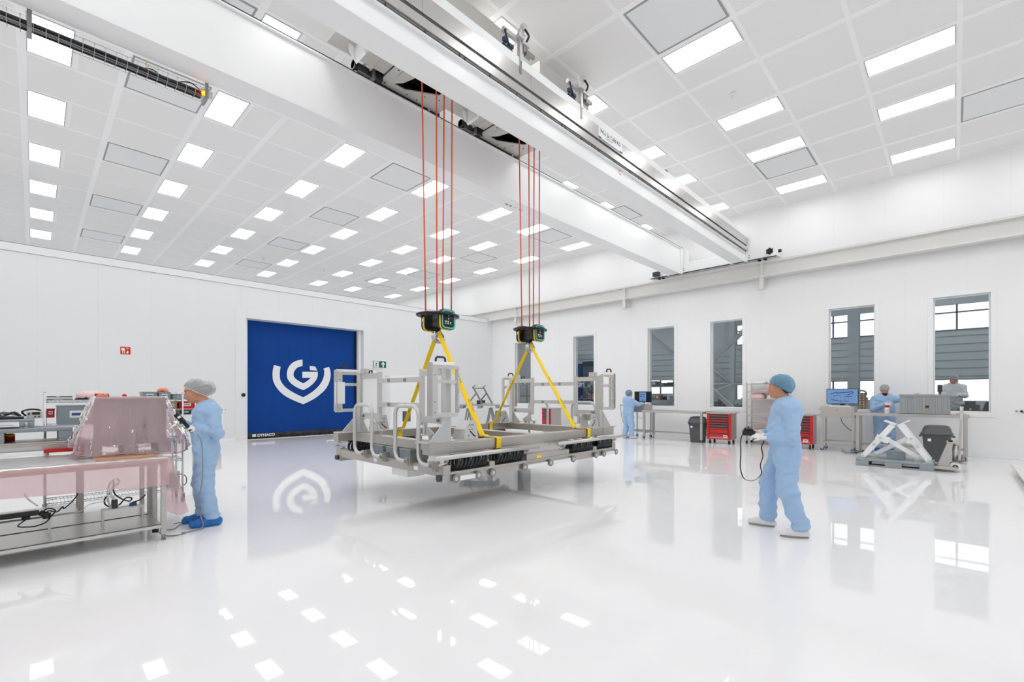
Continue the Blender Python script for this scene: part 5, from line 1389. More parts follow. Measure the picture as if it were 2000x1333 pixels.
MB().box(12.80, 0.765, 0.16, 13.10, 1.065, 0.32).box(12.79, 0.755, 0.305, 13.11, 1.075, 0.33).build('body', 'grey_plastic', t, 0.004)
MB().box(12.785, 0.86, 0.25, 12.79, 0.97, 0.29).build('grip', 'grey_plastic2', t)
def stand(flip, label):
    t = thing('lifting_stand', label, 'stand', (12.9, 0.9, 0.155), 0, 'white folding lifting stands')
    if not flip: A, B, C, E_ = (1.455, 0.19), (0.965, 0.885), (0.554, 0.24), (1.03, 0.57)
    else: A, B, C, E_ = (0.375, 0.19), (0.82, 0.90), (1.27, 0.235), (0.74, 0.60)
    for k, x in enumerate((12.66, 12.98)):
        MB().bar((x, A[0], A[1]), (x, B[0], B[1]), 0.06, 0.10).build('long_leg', 'white', t, 0.006)
    xm = 12.75 if not flip else 12.90
    sl = MB().bar((xm, C[0], C[1]), (xm, E_[0], E_[1]), 0.06, 0.085).build('strut', 'white', t, 0.006)
    MB().cyl((xm - 0.05, C[0], C[1] - 0.02), (xm + 0.05, C[0], C[1] - 0.02), 0.035, n=14).box(xm - 0.04, C[0] - 0.05, 0.156, xm + 0.04, C[0] + 0.05, 0.175).build('pivot_foot', 'alu', t)
    g = MB(); s_ = 1 if flip else -1
    for x in (12.66, 12.98): g.box(x - 0.04, A[0] - 0.06, 0.156, x + 0.04, A[0] + 0.06, 0.172).prism([(x - 0.035, A[0] - 0.05, 0.172), (x - 0.035, A[0] + 0.05, 0.172), (x - 0.035, A[0], 0.24)], (0.07, 0, 0))
    g.build('foot_plate', 'alu', t, 0.003)
    # cap plates
    if not flip: c0, c1 = (1.10, 0.985), (0.90, 0.905)
    else: c0, c1 = (0.88, 0.885), (0.685, 1.0)
    for x in (12.66, 12.98): MB().bar((x, c0[0], c0[1]), (x, c1[0], c1[1]), 0.05, 0.022).build('cap_bar', 'white', t, 0.003)
    bx = (A[0] * 0.45 + B[0] * 0.55, A[1] * 0.45 + B[1] * 0.55)
    MB().prism([(12.62, bx[0] - 0.09, bx[1] - 0.05), (12.62, bx[0] + 0.06, bx[1] + 0.02), (12.62, bx[0] + 0.02, bx[1] + 0.12), (12.62, E_[0] - 0.05, E_[1] + 0.06), (12.62, E_[0], E_[1] - 0.07)], (0.012, 0, 0)).build('knee_plate', 'white', t)
    g = MB()
    for f in (0.40, 0.62): g.cyl((12.60, A[0] * (1 - f) + B[0] * f, A[1] * (1 - f) + B[1] * f), (12.64, A[0] * (1 - f) + B[0] * f, A[1] * (1 - f) + B[1] * f), 0.026, n=12)
    g.build('pivot_bolt', 'alu', t)
    MB().cyl((12.6, bx[0], bx[1]), (13.04, bx[0], bx[1]), 0.022, n=10).build('cross_tube', 'white', t)
stand(False, 'white folding lifting stand leaning right on the pallet')
stand(True, 'white folding lifting stand leaning left, nearer the pallet truck')
t = thing('pallet_truck', 'white and stainless pallet truck parked at the pallet', 'pallet truck', (12.95, 0.0, 0))
for x in (12.62, 13.10): MB().box(x, -0.05, 0.045, x + 0.13, 1.30, 0.10).build('fork', 'steel_v', t, 0.006)
MB().prism([(12.72, 0.28, 0.03), (12.72, 0.08, 0.05), (12.72, 0.02, 0.60), (12.72, 0.10, 0.60)], (0.45, 0, 0)).build('body', 'steel_v', t, 0.006)
MB().box(12.70, -0.04, 0.575, 13.2, 0.12, 0.60).build('body_cap', 'steel_v', t, 0.006)
MB().cyl((12.95, -0.01, 0.14), (12.95, -0.01, 0.52), 0.045, n=16).cyl((12.95, -0.01, 0.52), (12.95, -0.01, 0.58), 0.03, n=14).build('pump', 'alu', t)
MB().bar((12.95, -0.07, 0.40), (12.95, -0.095, 1.04), 0.035, 0.05).bar((12.95, -0.02, 0.24), (12.95, -0.07, 0.42), 0.05, 0.04).build('tiller', 'steel_v', t, 0.004)
MB().bar((12.95, -0.095, 1.03), (12.95, -0.105, 1.31), 0.05, 0.06).tube(arc((12.95, -0.09, 1.20), 0.10, -0.4, PI + 0.4, 12, (1, 0, 0), (0, 0, 1)), 0.014, n=8).build('tiller_handle', 'alu', t, 0.008)
for x in (12.80, 13.02):
    w = MB().cyl((x - 0.03, -0.01, 0.095), (x + 0.03, -0.01, 0.095), 0.095, n=26).build('steer_wheel', 'white', t)
    MB().cyl((x - 0.034, -0.01, 0.095), (x + 0.034, -0.01, 0.095), 0.045, n=18).build('hub_ring', 'black', w)
    MB().cyl((x - 0.038, -0.01, 0.095), (x + 0.038, -0.01, 0.095), 0.022, n=12).build('axle_cap', 'alu', w)
g = MB()
for k in range(4): g.cyl((12.76, -0.02 - 0.03 * k, 0.20 + 0.05 * (k % 2)), (12.86, -0.02 - 0.03 * k, 0.22 + 0.05 * (k % 2)), 0.014, n=8)
g.box(12.78, -0.13, 0.17, 12.95, 0.04, 0.21).box(12.86, -0.14, 0.22, 12.94, -0.09, 0.34).build('pedal_linkage', 'alu_d', t)
# power strip and cables on the floor by the right bench
t = thing('power_strip', 'tangle of cables and power strip on floor beside bench leg', 'power strip', (14.9, 1.85, 0))
MB().box(14.85, 1.70, 0, 14.92, 1.95, 0.045).build('strip', 'white', t, 0.004)
random.seed(8)
for k in range(5):
    pts = [(14.88 + random.uniform(-0.12, 0.12), 1.65 + 0.09 * i + random.uniform(-0.1, 0.1), 0.015 + 0.10 * random.random() * (i % 2)) for i in range(6)]
    MB().tube(smooth_path(pts, 5), 0.008, n=6).build('cord', 'cable' if k % 2 else 'cableg', t)
# low white platform cut by the right edge of the photo
t = thing('low_platform', 'white low platform corner at the right photo edge', 'platform', (13.0, -2.0, 0))
MB().box(9.6, -3.2, 0.092, 13.85, -0.83, 0.125).build('deck', 'board', t, 0.004)
for x in (10.2, 11.9, 13.3):
    for y in (-2.9, -1.3): MB().box(x, y, 0.0, x + 0.08, y + 0.08, 0.092).build('foot', 'board', t)
# trestles with a pallet and a small steel frame, far left of the corner
t1 = None
def trestle(cx, cy, rz, label):
    t = thing('trestle', label, 'trestle', (cx, cy, 0), rz, 'steel trestles')
    for y in (-0.42, 0.42):
        for s_ in (-1, 1):
            MB().bar((s_ * 0.24, y, 0.0), (s_ * 0.02, y, 1.10), 0.05, 0.05).build('leg', 'alu_d', t, local=True)
        MB().box(-0.14, y - 0.015, 0.52, 0.14, y + 0.015, 0.555).build('brace', 'alu_d', t, local=True)
    MB().box(-0.05, -0.47, 1.08, 0.05, 0.47, 1.13).build('top_beam', 'alu_d', t, local=True)
    return t
RZ = -0.80
trestle(9.37, 10.85, RZ, 'steel trestle under the far pallet, left one')
trestle(9.85, 10.38, RZ, 'steel trestle under the far pallet, right one')
p = pallet(0, 0, 1.2, 0.85, 0, 0.115, 'grey plastic pallet raised on two steel trestles far behind the sling')
p.location = (9.62, 10.62, 1.13); p.rotation_euler = (0, 0, RZ); WM[p.name] = Matrix.Translation((9.62, 10.62, 1.13)) @ Matrix.Rotation(RZ, 4, 'Z')
t = thing('tilted_frame', 'small open steel frame leaning on the far raised pallet', 'frame stand', (9.62, 10.62, 1.245), RZ)
for y in (-0.0, 0.30):
    xk = 0.30 * (1 if y else 0) - 0.05
    MB().bar((xk + 0.12, y, 0.0), (xk - 0.18, y, 0.55), 0.04, 0.05).bar((xk - 0.06, y, 0.36), (xk - 0.30, y, 0.05), 0.035, 0.045).bar((xk - 0.20, y, 0.50), (xk - 0.10, y, 0.60), 0.03, 0.03).build('side_arm', 'alu_d', t, local=True)
MB().bar((-0.22, 0.0, 0.50), (0.08, 0.30, 0.50), 0.035, 0.035).build('cross_rod', 'alu_d', t, local=True)
MB().bar((0.05, 0.0, 0.02), (0.37, 0.30, 0.02), 0.10, 0.03).box(-0.38, -0.04, 0.0, -0.25, 0.34, 0.05).build('base_bar', 'alu', t, local=True)
MB().box(-0.12, 0.15, 0.0, 0.14, 0.34, 0.12).build('weight_block', 'dgrey', t, local=True)
# ================================================================= benches, rack and goods on the left
def lab_bench(x0, x1, y0, y1, z, label, shelf=True, lip=0.05):
    t = thing('packing_bench', label, 'workbench', ((x0 + x1) / 2, (y0 + y1) / 2, 0), 0, 'stainless benches on the left')
    MB().box(x0, y0, z - 0.02, x1, y1, z).box(x0, y0, z - lip, x1, y0 + 0.012, z - 0.02).box(x1 - 0.012, y0 + 0.012, z - lip, x1, y1, z - 0.02).build('bench_top', 'steel', t, 0.004)
    lg = 0.045
    for a in (x1 - 0.06, x0 + 0.01, (x0 + x1) / 2):
        for b in (y0 + 0.015, y1 - 0.06):
            MB().box(a, b, 0.06, a + lg, b + lg, z - 0.02).build('leg', 'steel_v', t, 0.004)
            MB().cyl((a + lg / 2, b + lg / 2, 0.01), (a + lg / 2, b + lg / 2, 0.06), 0.017, n=12).cyl((a + lg / 2, b + lg / 2, 0), (a + lg / 2, b + lg / 2, 0.012), 0.022, n=12).build('foot', 'alu_d', t)
    if shelf:
        MB().box(x0, y0 + 0.01, 0.165, x1 - 0.06, y1, 0.177).box(x0, y0 + 0.01, 0.135, x1 - 0.06, y0 + 0.022, 0.177).build('lower_shelf', 'sheet', t, 0.003)
    return t
lab_bench(-2.4, 1.0, 6.05, 6.64, 0.86, 'nearest stainless packing bench under the pink film')
lab_bench(-2.4, 0.97, 6.68, 7.30, 0.86, 'second stainless packing bench behind the film-covered one')
t = lab_bench(-2.4, 0.43, 7.40, 7.98, 1.015, 'third stainless bench carrying grey pallets, farthest left', True, 0.10)
MB().box(-2.4, 7.395, 0.93, 0.43, 7.40, 0.965).build('edge_profile', 'sheet', t)
# pallets
p = pallet(0.40, 6.72, 0.74, 0.56, 0, 0.17, 'grey plastic pallet under the film-covered crate', 'grey pallets on the benches')
p.location.z = 0.862
p = pallet(-0.88, 7.44, 1.20, 0.54, 0, 0.155, 'grey plastic pallet on third bench left of the pink film, lower one', 'grey pallets on the benches')
p.location.z = 1.016
p = pallet(-1.19, 7.52, 1.20, 0.46, 0, 0.10, 'grey plastic pallet stacked upper left on the third bench', 'grey pallets on the benches')
p.location.z = 1.172
# crates
def ribbed_crate(x0, x1, y0, y1, z0, z1, label, m='grey_plastic', grp='grey ribbed crates'):
    t = thing('ribbed_crate', label, 'crate', ((x0 + x1) / 2, (y0 + y1) / 2, z0), 0, grp)
    b = MB().box(x0 + 0.012, y0 + 0.012, z0, x1 - 0.012, y1 - 0.012, z1 - 0.02)
    h = z1 - z0
    for x in np.linspace(x0 + 0.02, x1 - 0.032, max(3, int((x1 - x0) / 0.16) + 1)): b.box(x, y0, z0 + 0.01, x + 0.012, y0 + 0.012, z1 - 0.07)
    for y in np.linspace(y0 + 0.02, y1 - 0.032, max(2, int((y1 - y0) / 0.2) + 1)): b.box(x1 - 0.012, y, z0 + 0.01, x1, y + 0.012, z1 - 0.07)
    b.box(x0, y0, z1 - 0.075, x1, y1, z1 - 0.055).box(x0, y0, z0, x1, y1, z0 + 0.012)
    b.build('body', m, t, 0.003)
    MB().box(x0 - 0.006, y0 - 0.006, z1 - 0.025, x1 + 0.006, y1 + 0.006, z1).build('rim', m, t, 0.004)
    return t
t = ribbed_crate(0.47, 1.10, 6.76, 7.20, 1.035, 1.515, 'big grey crate on pallet wrapped in pink film', 'grey_plastic2')
# wire shelving rack against nothing, behind the benches
t = thing('wire_rack', 'chrome wire shelving rack behind the pink-wrapped crate', 'rack', (0.8, 8.3, 0))
rx0, rx1, ry0, ry1 = 0.10, 1.50, 8.06, 8.50
for x in (rx0, rx1):
    for y in (ry0, ry1):
        MB().cyl((x, y, 0.12), (x, y, 1.575), 0.0135, n=10).ell((x, y, 1.578), (0.0145, 0.0145, 0.008)).build('post', 'chrome', t)
        c = MB().cyl((x - 0.014, y, 0.055), (x + 0.014, y, 0.055), 0.055, n=18).build('castor', 'rubber', t)
        MB().box(x - 0.022, y - 0.018, 0.055, x - 0.017, y + 0.018, 0.125).box(x + 0.017, y - 0.018, 0.055, x + 0.022, y + 0.018, 0.125).box(x - 0.022, y - 0.018, 0.115, x + 0.022, y + 0.018, 0.125).build('castor_fork', 'chrome', c)
RZS = [0.20, 0.62, 0.90, 1.165, 1.475]
for z in RZS:
    g = MB()
    for y in (ry0, ry1):
        g.cyl((rx0, y, z), (rx1, y, z), 0.005, n=6).cyl((rx0, y, z - 0.025), (rx1, y, z - 0.025), 0.004, n=6)
        n_ = 36; g.tube([(rx0 + (rx1 - rx0) * i / n_, y, z - (0.0 if i % 2 else 0.025)) for i in range(n_ + 1)], 0.0028, n=5)
    for x in (rx0, rx1): g.cyl((x, ry0, z), (x, ry1, z), 0.005, n=6).cyl((x, ry0, z - 0.025), (x, ry1, z - 0.025), 0.004, n=6)
    for i in range(1, 40): g.cyl((rx0 + (rx1 - rx0) * i / 40, ry0, z + 0.003), (rx0 + (rx1 - rx0) * i / 40, ry1, z + 0.003), 0.0025, n=4)
    g.build('wire_shelf', 'chrome', t)
# on the rack, top shelf
t = thing('clamp_rail', 'black double rail with chrome clamp on the rack top left', 'clamp', (0.21, 8.2, 1.48))
MB().box(0.115, 8.10, 1.484, 0.35, 8.13, 1.497).box(0.115, 8.10, 1.513, 0.345, 8.13, 1.527).build('rail', 'black', t)
MB().cyl((0.215, 8.085, 1.507), (0.215, 8.14, 1.507), 0.022, n=14).box(0.18, 8.09, 1.482, 0.255, 8.14, 1.492).build('clamp_body', 'chrome', t, 0.003)
t = thing('tool_bundle', 'black tool bundle lying beside the clamp on rack top', 'tool', (0.43, 8.2, 1.48))
MB().prism([(0.36, 8.10, 1.482), (0.50, 8.10, 1.482), (0.48, 8.10, 1.52), (0.44, 8.10, 1.50), (0.38, 8.10, 1.505)], (0, 0.06, 0)).build('body', 'black', t, 0.003)
MB().cyl((0.40, 8.12, 1.50), (0.53, 8.12, 1.49), 0.008, n=8).build('shaft', 'dgrey', t)
pk = pack
def bag(x, y, z, wx, wy, h, m, name, label, seed, cat='bag'):
    random.seed(seed); t = thing(name, label, cat, (x, y, z))
    P = []; n = 20
    for v, k in ((0, 0.9), (0.25, 1.0), (0.6, 0.94), (0.85, 0.7), (1.0, 0.45)):
        row = []
        for i in range(n + 1):
            a = TAU * (i % n) / n; c, s_ = math.cos(a), math.sin(a); e = (abs(c) ** 3 + abs(s_) ** 3) ** (-1 / 3)
            q = 1 + 0.05 * math.sin(5 * a + seed) + 0.04 * math.sin(9 * a + 4 * v)
            row.append((x + wx / 2 * e * c * k * q, y + wy / 2 * e * s_ * k * q, z + h * v + 0.012 * math.sin(3 * a + seed)))
        P.append(row)
    P.append([(x, y, z + h * 0.99)] * (n + 1)); P.insert(0, [(x, y, z)] * (n + 1))
    MB().grid(P).build('wrap', m, t)
    return t
t = bag(0.545, 8.28, 1.481, 0.32, 0.24, 0.11, 'packp', 'pink_film_roll', 'crumpled pink film on the rack top left of wrapped crate', 4, 'film')
t = thing('red_part_bin', 'open red bin with orange parts on the rack top', 'bin', (0.63, 8.12, 1.48))
MB().box(0.56, 8.08, 1.484, 0.70, 8.17, 1.49).box(0.56, 8.08, 1.49, 0.70, 8.085, 1.53).box(0.56, 8.165, 1.49, 0.70, 8.17, 1.56).box(0.56, 8.085, 1.49, 0.565, 8.165, 1.54).box(0.695, 8.085, 1.49, 0.70, 8.165, 1.54).build('tub', 'redbin', t)
MB().ell((0.61, 8.12, 1.525), (0.04, 0.03, 0.03)).ell((0.66, 8.12, 1.53), (0.03, 0.03, 0.028)).build('parts', 'orange_p', t)
t = thing('red_knob_tool', 'small red and white knob peeping above the wrapped crate', 'tool', (0.86, 8.15, 1.48))
MB().cyl((0.86, 8.15, 1.482), (0.86, 8.15, 1.53), 0.02, n=12).build('body', 'white', t)
MB().ell((0.86, 8.15, 1.535), (0.026, 0.026, 0.022)).build('knob', 'red', t)
def small_bin(x0, x1, y0, z0, z1, m, label, name='labelled_box', d=0.28):
    t = thing(name, label, 'box', ((x0 + x1) / 2, y0 + d / 2, z0), 0, 'labelled boxes on the wire rack')
    b = MB().box(x0 + 0.006, y0 + 0.006, z0, x1 - 0.006, y0 + d, z1 - 0.01)
    for x in (x0 + 0.01, x1 - 0.018): b.box(x, y0, z0, x + 0.008, y0 + 0.006, z1 - 0.02)
    b.build('body', m, t, 0.003)
    MB().box(x0, y0, z1 - 0.016, x1, y0 + d + 0.006, z1).build('rim', m, t, 0.003)
    c = (x0 + x1) / 2; w = (x1 - x0) * 0.22
    l = MB().box(c - w, y0 + 0.004, z0 + (z1 - z0) * 0.35, c + w, y0 + 0.0055, z0 + (z1 - z0) * 0.72).build('label_card', 'paper', t)
    MB().box(c - w * 0.8, y0 + 0.003, z0 + (z1 - z0) * 0.46, c + w * 0.8, y0 + 0.004, z0 + (z1 - z0) * 0.60).build('label_print', 'ink_b', l)
    return t
small_bin(1.045, 1.215, 8.10, 1.479, 1.588, 'grey_plastic', 'grey labelled box on rack top, left of three')
small_bin(1.222, 1.368, 8.10, 1.479, 1.587, 'grey_plastic', 'grey labelled box on rack top with orange film on it')
small_bin(1.385, 1.60, 8.10, 1.479, 1.558, 'grey_plastic', 'grey labelled box on rack top nearest the woman')
t = bag(1.29, 8.2, 1.588, 0.13, 0.12, 0.045, 'orange_p', 'orange_film_scrap', 'scrap of orange film lying on a grey rack box', 7, 'film')
small_bin(1.46, 1.66, 8.09, 1.345, 1.450, 'redbin', 'red labelled box on the rack behind the woman')
small_bin(1.30, 1.452, 8.12, 1.345, 1.440, 'wood', 'dark wooden box left of the red labelled box')
small_bin(1.47, 1.62, 8.10, 1.262, 1.320, 'navy', 'blue box under the red box on the rack')
t = thing('orange_tray', 'orange tray between the red and the blue rack boxes', 'tray', (1.55, 8.2, 1.32))
MB().box(1.465, 8.09, 1.3205, 1.63, 8.33, 1.34).build('tray', 'orange_p', t, 0.004)
MB().box(1.47, 8.086, 1.326, 1.625, 8.09, 1.334).build('front_edge', 'rope', t)
t = thing('rack_side_shelf', 'narrow side shelf hung on the rack end behind the woman', 'shelf', (1.56, 8.25, 1.25))
MB().box(1.43, 8.07, 1.25, 1.70, 8.45, 1.26).build('board', 'alu', t)
MB().box(1.43, 8.07, 1.335, 1.70, 8.45, 1.343).build('board', 'alu', t)
for x in (1.435, 1.69): MB().box(x, 8.40, 0.0, x + 0.012, 8.45, 1.335).build('upright', 'chrome', t)
small_bin(0.108, 0.19, 8.10, 1.262, 1.372, 'redbin', 'small red parts bin on the rack left of grey crate', 'parts_bin', 0.2)
small_bin(0.20, 0.62, 8.05, 1.172, 1.412, 'grey_plastic', 'grey lidded crate on the rack left of the wrapped crate', 'lidded_crate', 0.36)
t = thing('rack_transformer', 'light grey boxed unit on the rack lower shelf', 'device', (1.40, 8.2, 0.20))
MB().box(1.28, 8.08, 0.21, 1.47, 8.34, 0.44).build('housing', 'beige', t, 0.006)
g = MB()
for k in range(6): g.box(1.29, 8.077, 0.24 + 0.03 * k, 1.46, 8.08, 0.25 + 0.03 * k)
g.build('louvres', 'dgrey', t)
MB().tube(smooth_path([(1.47, 8.1, 0.40), (1.54, 8.1, 0.36), (1.55, 8.1, 0.26), (1.5, 8.1, 0.21)]), 0.006).build('cord', 'cable', t)
# power supply with black leads on the upper pallet
t = thing('power_supply', 'white bench power supply with dials on upper pallet', 'device', (0.02, 7.75, 1.272))
MB().box(-0.055, 7.70, 1.273, 0.075, 7.92, 1.355).build('housing', 'beige', t, 0.006)
MB().box(-0.01, 7.697, 1.315, 0.055, 7.70, 1.345).build('display', 'black', t)
MB().cyl((-0.035, 7.70, 1.325), (-0.035, 7.690, 1.325), 0.011, n=12).cyl((0.015, 7.70, 1.293), (0.015, 7.690, 1.293), 0.009, n=12).cyl((0.045, 7.70, 1.293), (0.045, 7.690, 1.293), 0.009, n=12).build('dial', 'navy', t)
MB().tube(smooth_path([(-0.06, 7.78, 1.30), (-0.09, 7.75, 1.35), (-0.03, 7.76, 1.375), (0.03, 7.80, 1.372), (0.06, 7.82, 1.36)]), 0.010, n=7).build('lead', 'cable', t)
t = thing('instrument_case', 'flat black instrument lying along the upper pallet', 'instrument', (-0.4, 7.75, 1.273))
MB().box(-1.0, 7.58, 1.273, -0.075, 7.90, 1.298).build('body', 'blackm', t, 0.004)
MB().box(-0.95, 7.60, 1.298, -0.15, 7.86, 1.301).build('lid', 'black', t)
t = thing('cable_bundle', 'tangle of black leads on the flat black instrument', 'cable', (-0.25, 7.7, 1.30))
random.seed(21)
for k in range(5):
    pts = [(-0.33 + 0.045 * i + random.uniform(-0.01, 0.01), 7.68 + random.uniform(-0.04, 0.05), 1.306 + random.uniform(0.0, 0.05) * (0 < i < 5)) for i in range(6)]
    MB().tube(smooth_path(pts, 5), 0.007, n=6).build('lead', 'cable' if k % 2 == 0 else 'cableg', t)
t = thing('hand_scanner', 'black handheld head at the left photo edge on the instrument', 'instrument', (-0.34, 7.64, 1.30))
MB().ell((-0.30, 7.64, 1.325), (0.05, 0.04, 0.025)).cyl((-0.38, 7.64, 1.315), (-0.30, 7.64, 1.325), 0.018).build('head', 'black', t)
MB().ell((-0.26, 7.64, 1.325), (0.012, 0.02, 0.012)).build('lens', 'navy', t)
# small parts between the pallets
t = thing('steel_pin', 'upright brushed steel pin on the lower pallet', 'part', (-0.05, 7.50, 1.172))
MB().lathe([(0.016, 0), (0.016, 0.05), (0.013, 0.06), (0.008, 0.068)], (-0.055, 7.50, 1.172)).build('pin', 'steel_v', t)
MB().cyl((-0.055, 7.50, 1.172), (-0.055, 7.50, 1.178), 0.024).build('collar', 'chrome', t)
t = thing('flat_blade', 'flat steel blade tool on the lower pallet at photo edge', 'tool', (-0.2, 7.5, 1.172))
MB().prism([(-0.32, 7.48, 1.20), (-0.14, 7.48, 1.205), (-0.16, 7.48, 1.212), (-0.32, 7.48, 1.214)], (0, 0.05, 0)).build('blade', 'chrome', t)
MB().box(-0.36, 7.49, 1.172, -0.26, 7.52, 1.205).build('handle', 'wood', t)
t = thing('spray_can', 'red and yellow can seen through the lower pallet opening', 'can', (-0.19, 7.72, 1.016))
MB().lathe([(0.045, 0), (0.045, 0.075), (0.03, 0.085)], (-0.19, 7.78, 1.017)).build('can_body', 'redbin', t)
MB().lathe([(0.0455, 0.055), (0.0455, 0.078)], (-0.19, 7.78, 1.017)).build('can_band', 'yel', t)
# long red tray below the bench edge
t = thing('red_tool_tray', 'long red perforated tray between the benches left of pink film', 'tray', (0.25, 7.27, 0.862))
MB().box(0.08, 7.20, 0.905, 0.42, 7.275, 0.925).box(0.08, 7.20, 0.925, 0.42, 7.206, 0.945).box(0.08, 7.269, 0.925, 0.42, 7.275, 0.945).build('tray', 'redbin', t, 0.003)
MB().box(0.10, 7.22, 0.874, 0.12, 7.27, 0.905).box(0.38, 7.22, 0.874, 0.40, 7.27, 0.905).build('support', 'wood', t)
t = thing('cardboard_sheet', 'brown cardboard sheet edge under the pink film', 'cardboard', (0.7, 6.4, 0.865))
MB().box(0.44, 6.28, 0.868, 0.95, 6.70, 0.8755).build('sheet', 'wood', t)
MB().box(0.44, 6.28, 0.8755, 0.95, 6.30, 0.878).build('folded_edge', 'wood', t)
# under-bench cables and power strip
t = thing('under_bench_power_strip', 'black power strip hanging under the nearest bench at photo edge', 'power strip', (-0.2, 6.35, 0.5))
MB().box(-0.7, 6.33, 0.39, 0.04, 6.39, 0.435).cyl((0.04, 6.36, 0.41), (0.09, 6.36, 0.38), 0.025).cyl((0.09, 6.36, 0.345), (0.09, 6.36, 0.40), 0.03).build('strip', 'black', t, 0.006)
MB().cyl((-0.05, 6.36, 0.36), (-0.05, 6.36, 0.39), 0.03).build('plug', 'black', t)
MB().tube(smooth_path([(0.09, 6.36, 0.36), (0.10, 6.34, 0.42), (0.16, 6.34, 0.40), (0.20, 6.35, 0.44), (0.21, 6.35, 0.42), (0.26, 6.35, 0.47), (0.31, 6.35, 0.55), (0.30, 6.35, 0.61)]), 0.006, n=6).tube(smooth_path([(-0.05, 6.36, 0.36), (-0.10, 6.34, 0.31), (0.0, 6.33, 0.29), (0.08, 6.34, 0.31), (0.12, 6.36, 0.36), (0.15, 6.36, 0.41), (0.10, 6.36, 0.44), (0.06, 6.36, 0.41)]), 0.006, n=6).build('cord', 'cable', t)
MB().tube(smooth_path([(-0.06, 6.33, 0.61), (-0.03, 6.33, 0.55), (0.03, 6.33, 0.48)]), 0.007, n=6).build('white_cord', 'cablew', t, label='white cord')
MB().box(-0.5, 6.34, 0.435, -0.49, 6.38, 0.84).build('hanger', 'alu_d', t)
t = thing('plug_cluster', 'loops of black and white cable with plugs under the bench', 'cable', (0.62, 6.5, 0.3))
MB().tube(smooth_path([(0.60, 6.50, 0.64), (0.56, 6.50, 0.58), (0.55, 6.50, 0.44), (0.58, 6.50, 0.34), (0.63, 6.50, 0.33), (0.60, 6.5, 0.42), (0.57, 6.5, 0.52), (0.64, 6.5, 0.60), (0.62, 6.5, 0.65)]), 0.009, n=7).build('white_loop', 'cablew', t, label='white cable loop')
for pts in ([(0.60, 6.52, 0.64), (0.60, 6.52, 0.50), (0.66, 6.52, 0.42), (0.73, 6.52, 0.38), (0.75, 6.52, 0.41), (0.70, 6.52, 0.42), (0.65, 6.52, 0.36), (0.60, 6.52, 0.34)], [(0.58, 6.53, 0.50), (0.53, 6.53, 0.44), (0.53, 6.53, 0.38), (0.58, 6.53, 0.34), (0.64, 6.53, 0.35)], [(0.75, 6.52, 0.36), (0.82, 6.52, 0.38), (0.87, 6.52, 0.43)]):
    MB().tube(smooth_path(pts), 0.007, n=6).build('black_loop', 'cable', t)
MB().box(0.58, 6.48, 0.33, 0.63, 6.54, 0.42).build('adapter', 'dgrey', t, 0.006)
MB().box(0.73, 6.48, 0.33, 0.79, 6.53, 0.36).build('plug', 'ink_b', t, 0.004)
MB().box(0.50, 6.46, 0.315, 0.85, 6.56, 0.33).box(0.50, 6.46, 0.177, 0.52, 6.56, 0.315).box(0.83, 6.46, 0.177, 0.85, 6.56, 0.315).build('carrier_plate', 'alu', t)
t = thing('white_cord', 'thin white cord drooping along under the bench', 'cable', (0.3, 6.5, 0.3))
MB().tube(smooth_path([(0.11, 6.48, 0.37), (0.15, 6.48, 0.345), (0.25, 6.48, 0.34), (0.34, 6.48, 0.35), (0.38, 6.48, 0.39), (0.42, 6.48, 0.41), (0.55, 6.49, 0.42)]), 0.004, n=6).build('cord', 'cablew', t)
MB().box(0.10, 6.44, 0.177, 0.12, 6.52, 0.37).build('cord_post', 'alu', t)
t = thing('floor_cable', 'grey cables on the floor between bench leg and woman', 'cable', (1.1, 6.3, 0.0))
MB().tube(smooth_path([(0.92, 6.30, 0.10), (0.97, 6.25, 0.02), (1.02, 6.18, 0.008), (1.10, 6.14, 0.007), (1.20, 6.20, 0.007), (1.30, 6.23, 0.007), (1.36, 6.25, 0.008)]), 0.006, n=6).tube(smooth_path([(1.0, 6.4, 0.02), (1.06, 6.46, 0.007), (1.12, 6.46, 0.007), (1.20, 6.60, 0.008), (1.26, 6.66, 0.010), (1.22, 6.72, 0.008), (1.16, 6.70, 0.008)]), 0.005, n=6).build('cord', 'cableg', t)
MB().cyl((0.90, 6.30, 0.06), (0.95, 6.28, 0.06), 0.02).build('plug', 'black', t)
# ----------------------------------------------------------------- pink antistatic film
t = thing('bench_film', 'pink film sheet laid over the bench and hanging down its front', 'film')
def fold(x, y=0.0): return 0.5 * math.sin(9.3 * x + 2 * y) + 0.35 * math.sin(21 * x - 3 * y + 1) + 0.2 * math.sin(47 * x + 5 * y)
P = []
xs = [-2.3 + (1.005 + 2.3) * i / 150 for i in range(151)]
prof = []
for k in range(9): prof.append((7.24 - (7.24 - 6.05) * k / 8, 0.0, 0))
for k in range(1, 10): prof.append((6.05, 0.25 * k / 9, k / 9))
for (y, drop, v) in prof:
    row = []
    for x in xs:
        w = 0.004 * fold(x, y * 2) if v == 0 else (0.006 + 0.020 * v) * fold(x * 0.8, v)
        d = drop * (1 + 0.06 * math.sin(3.1 * x) + (0.10 if x > 0.6 else 0) * v)
        row.append((x, y - (0.008 + abs(w) if v else 0), 0.869 + (abs(w) if v == 0 else 0.0) - d))
    P.append(row)
MB().grid(P).build('sheet', 'film', t)
# loose tail hanging off the bench end down to the floor
P = []
for j in range(15):
    v = j / 14; row = []
    for i in range(17):
        u = i / 16
        x = 1.012 + u * (0.05 + 0.16 * v)
        y = 6.32 - 0.07 * u + 0.012 * fold(u * 1.3, v) * (0.3 + v)
        row.append((x, y, 0.868 - v * (0.60 + 0.07 * math.sin(2.5 * u))))
    P.append(row)
MB().grid(P).build('tail', 'film', t)
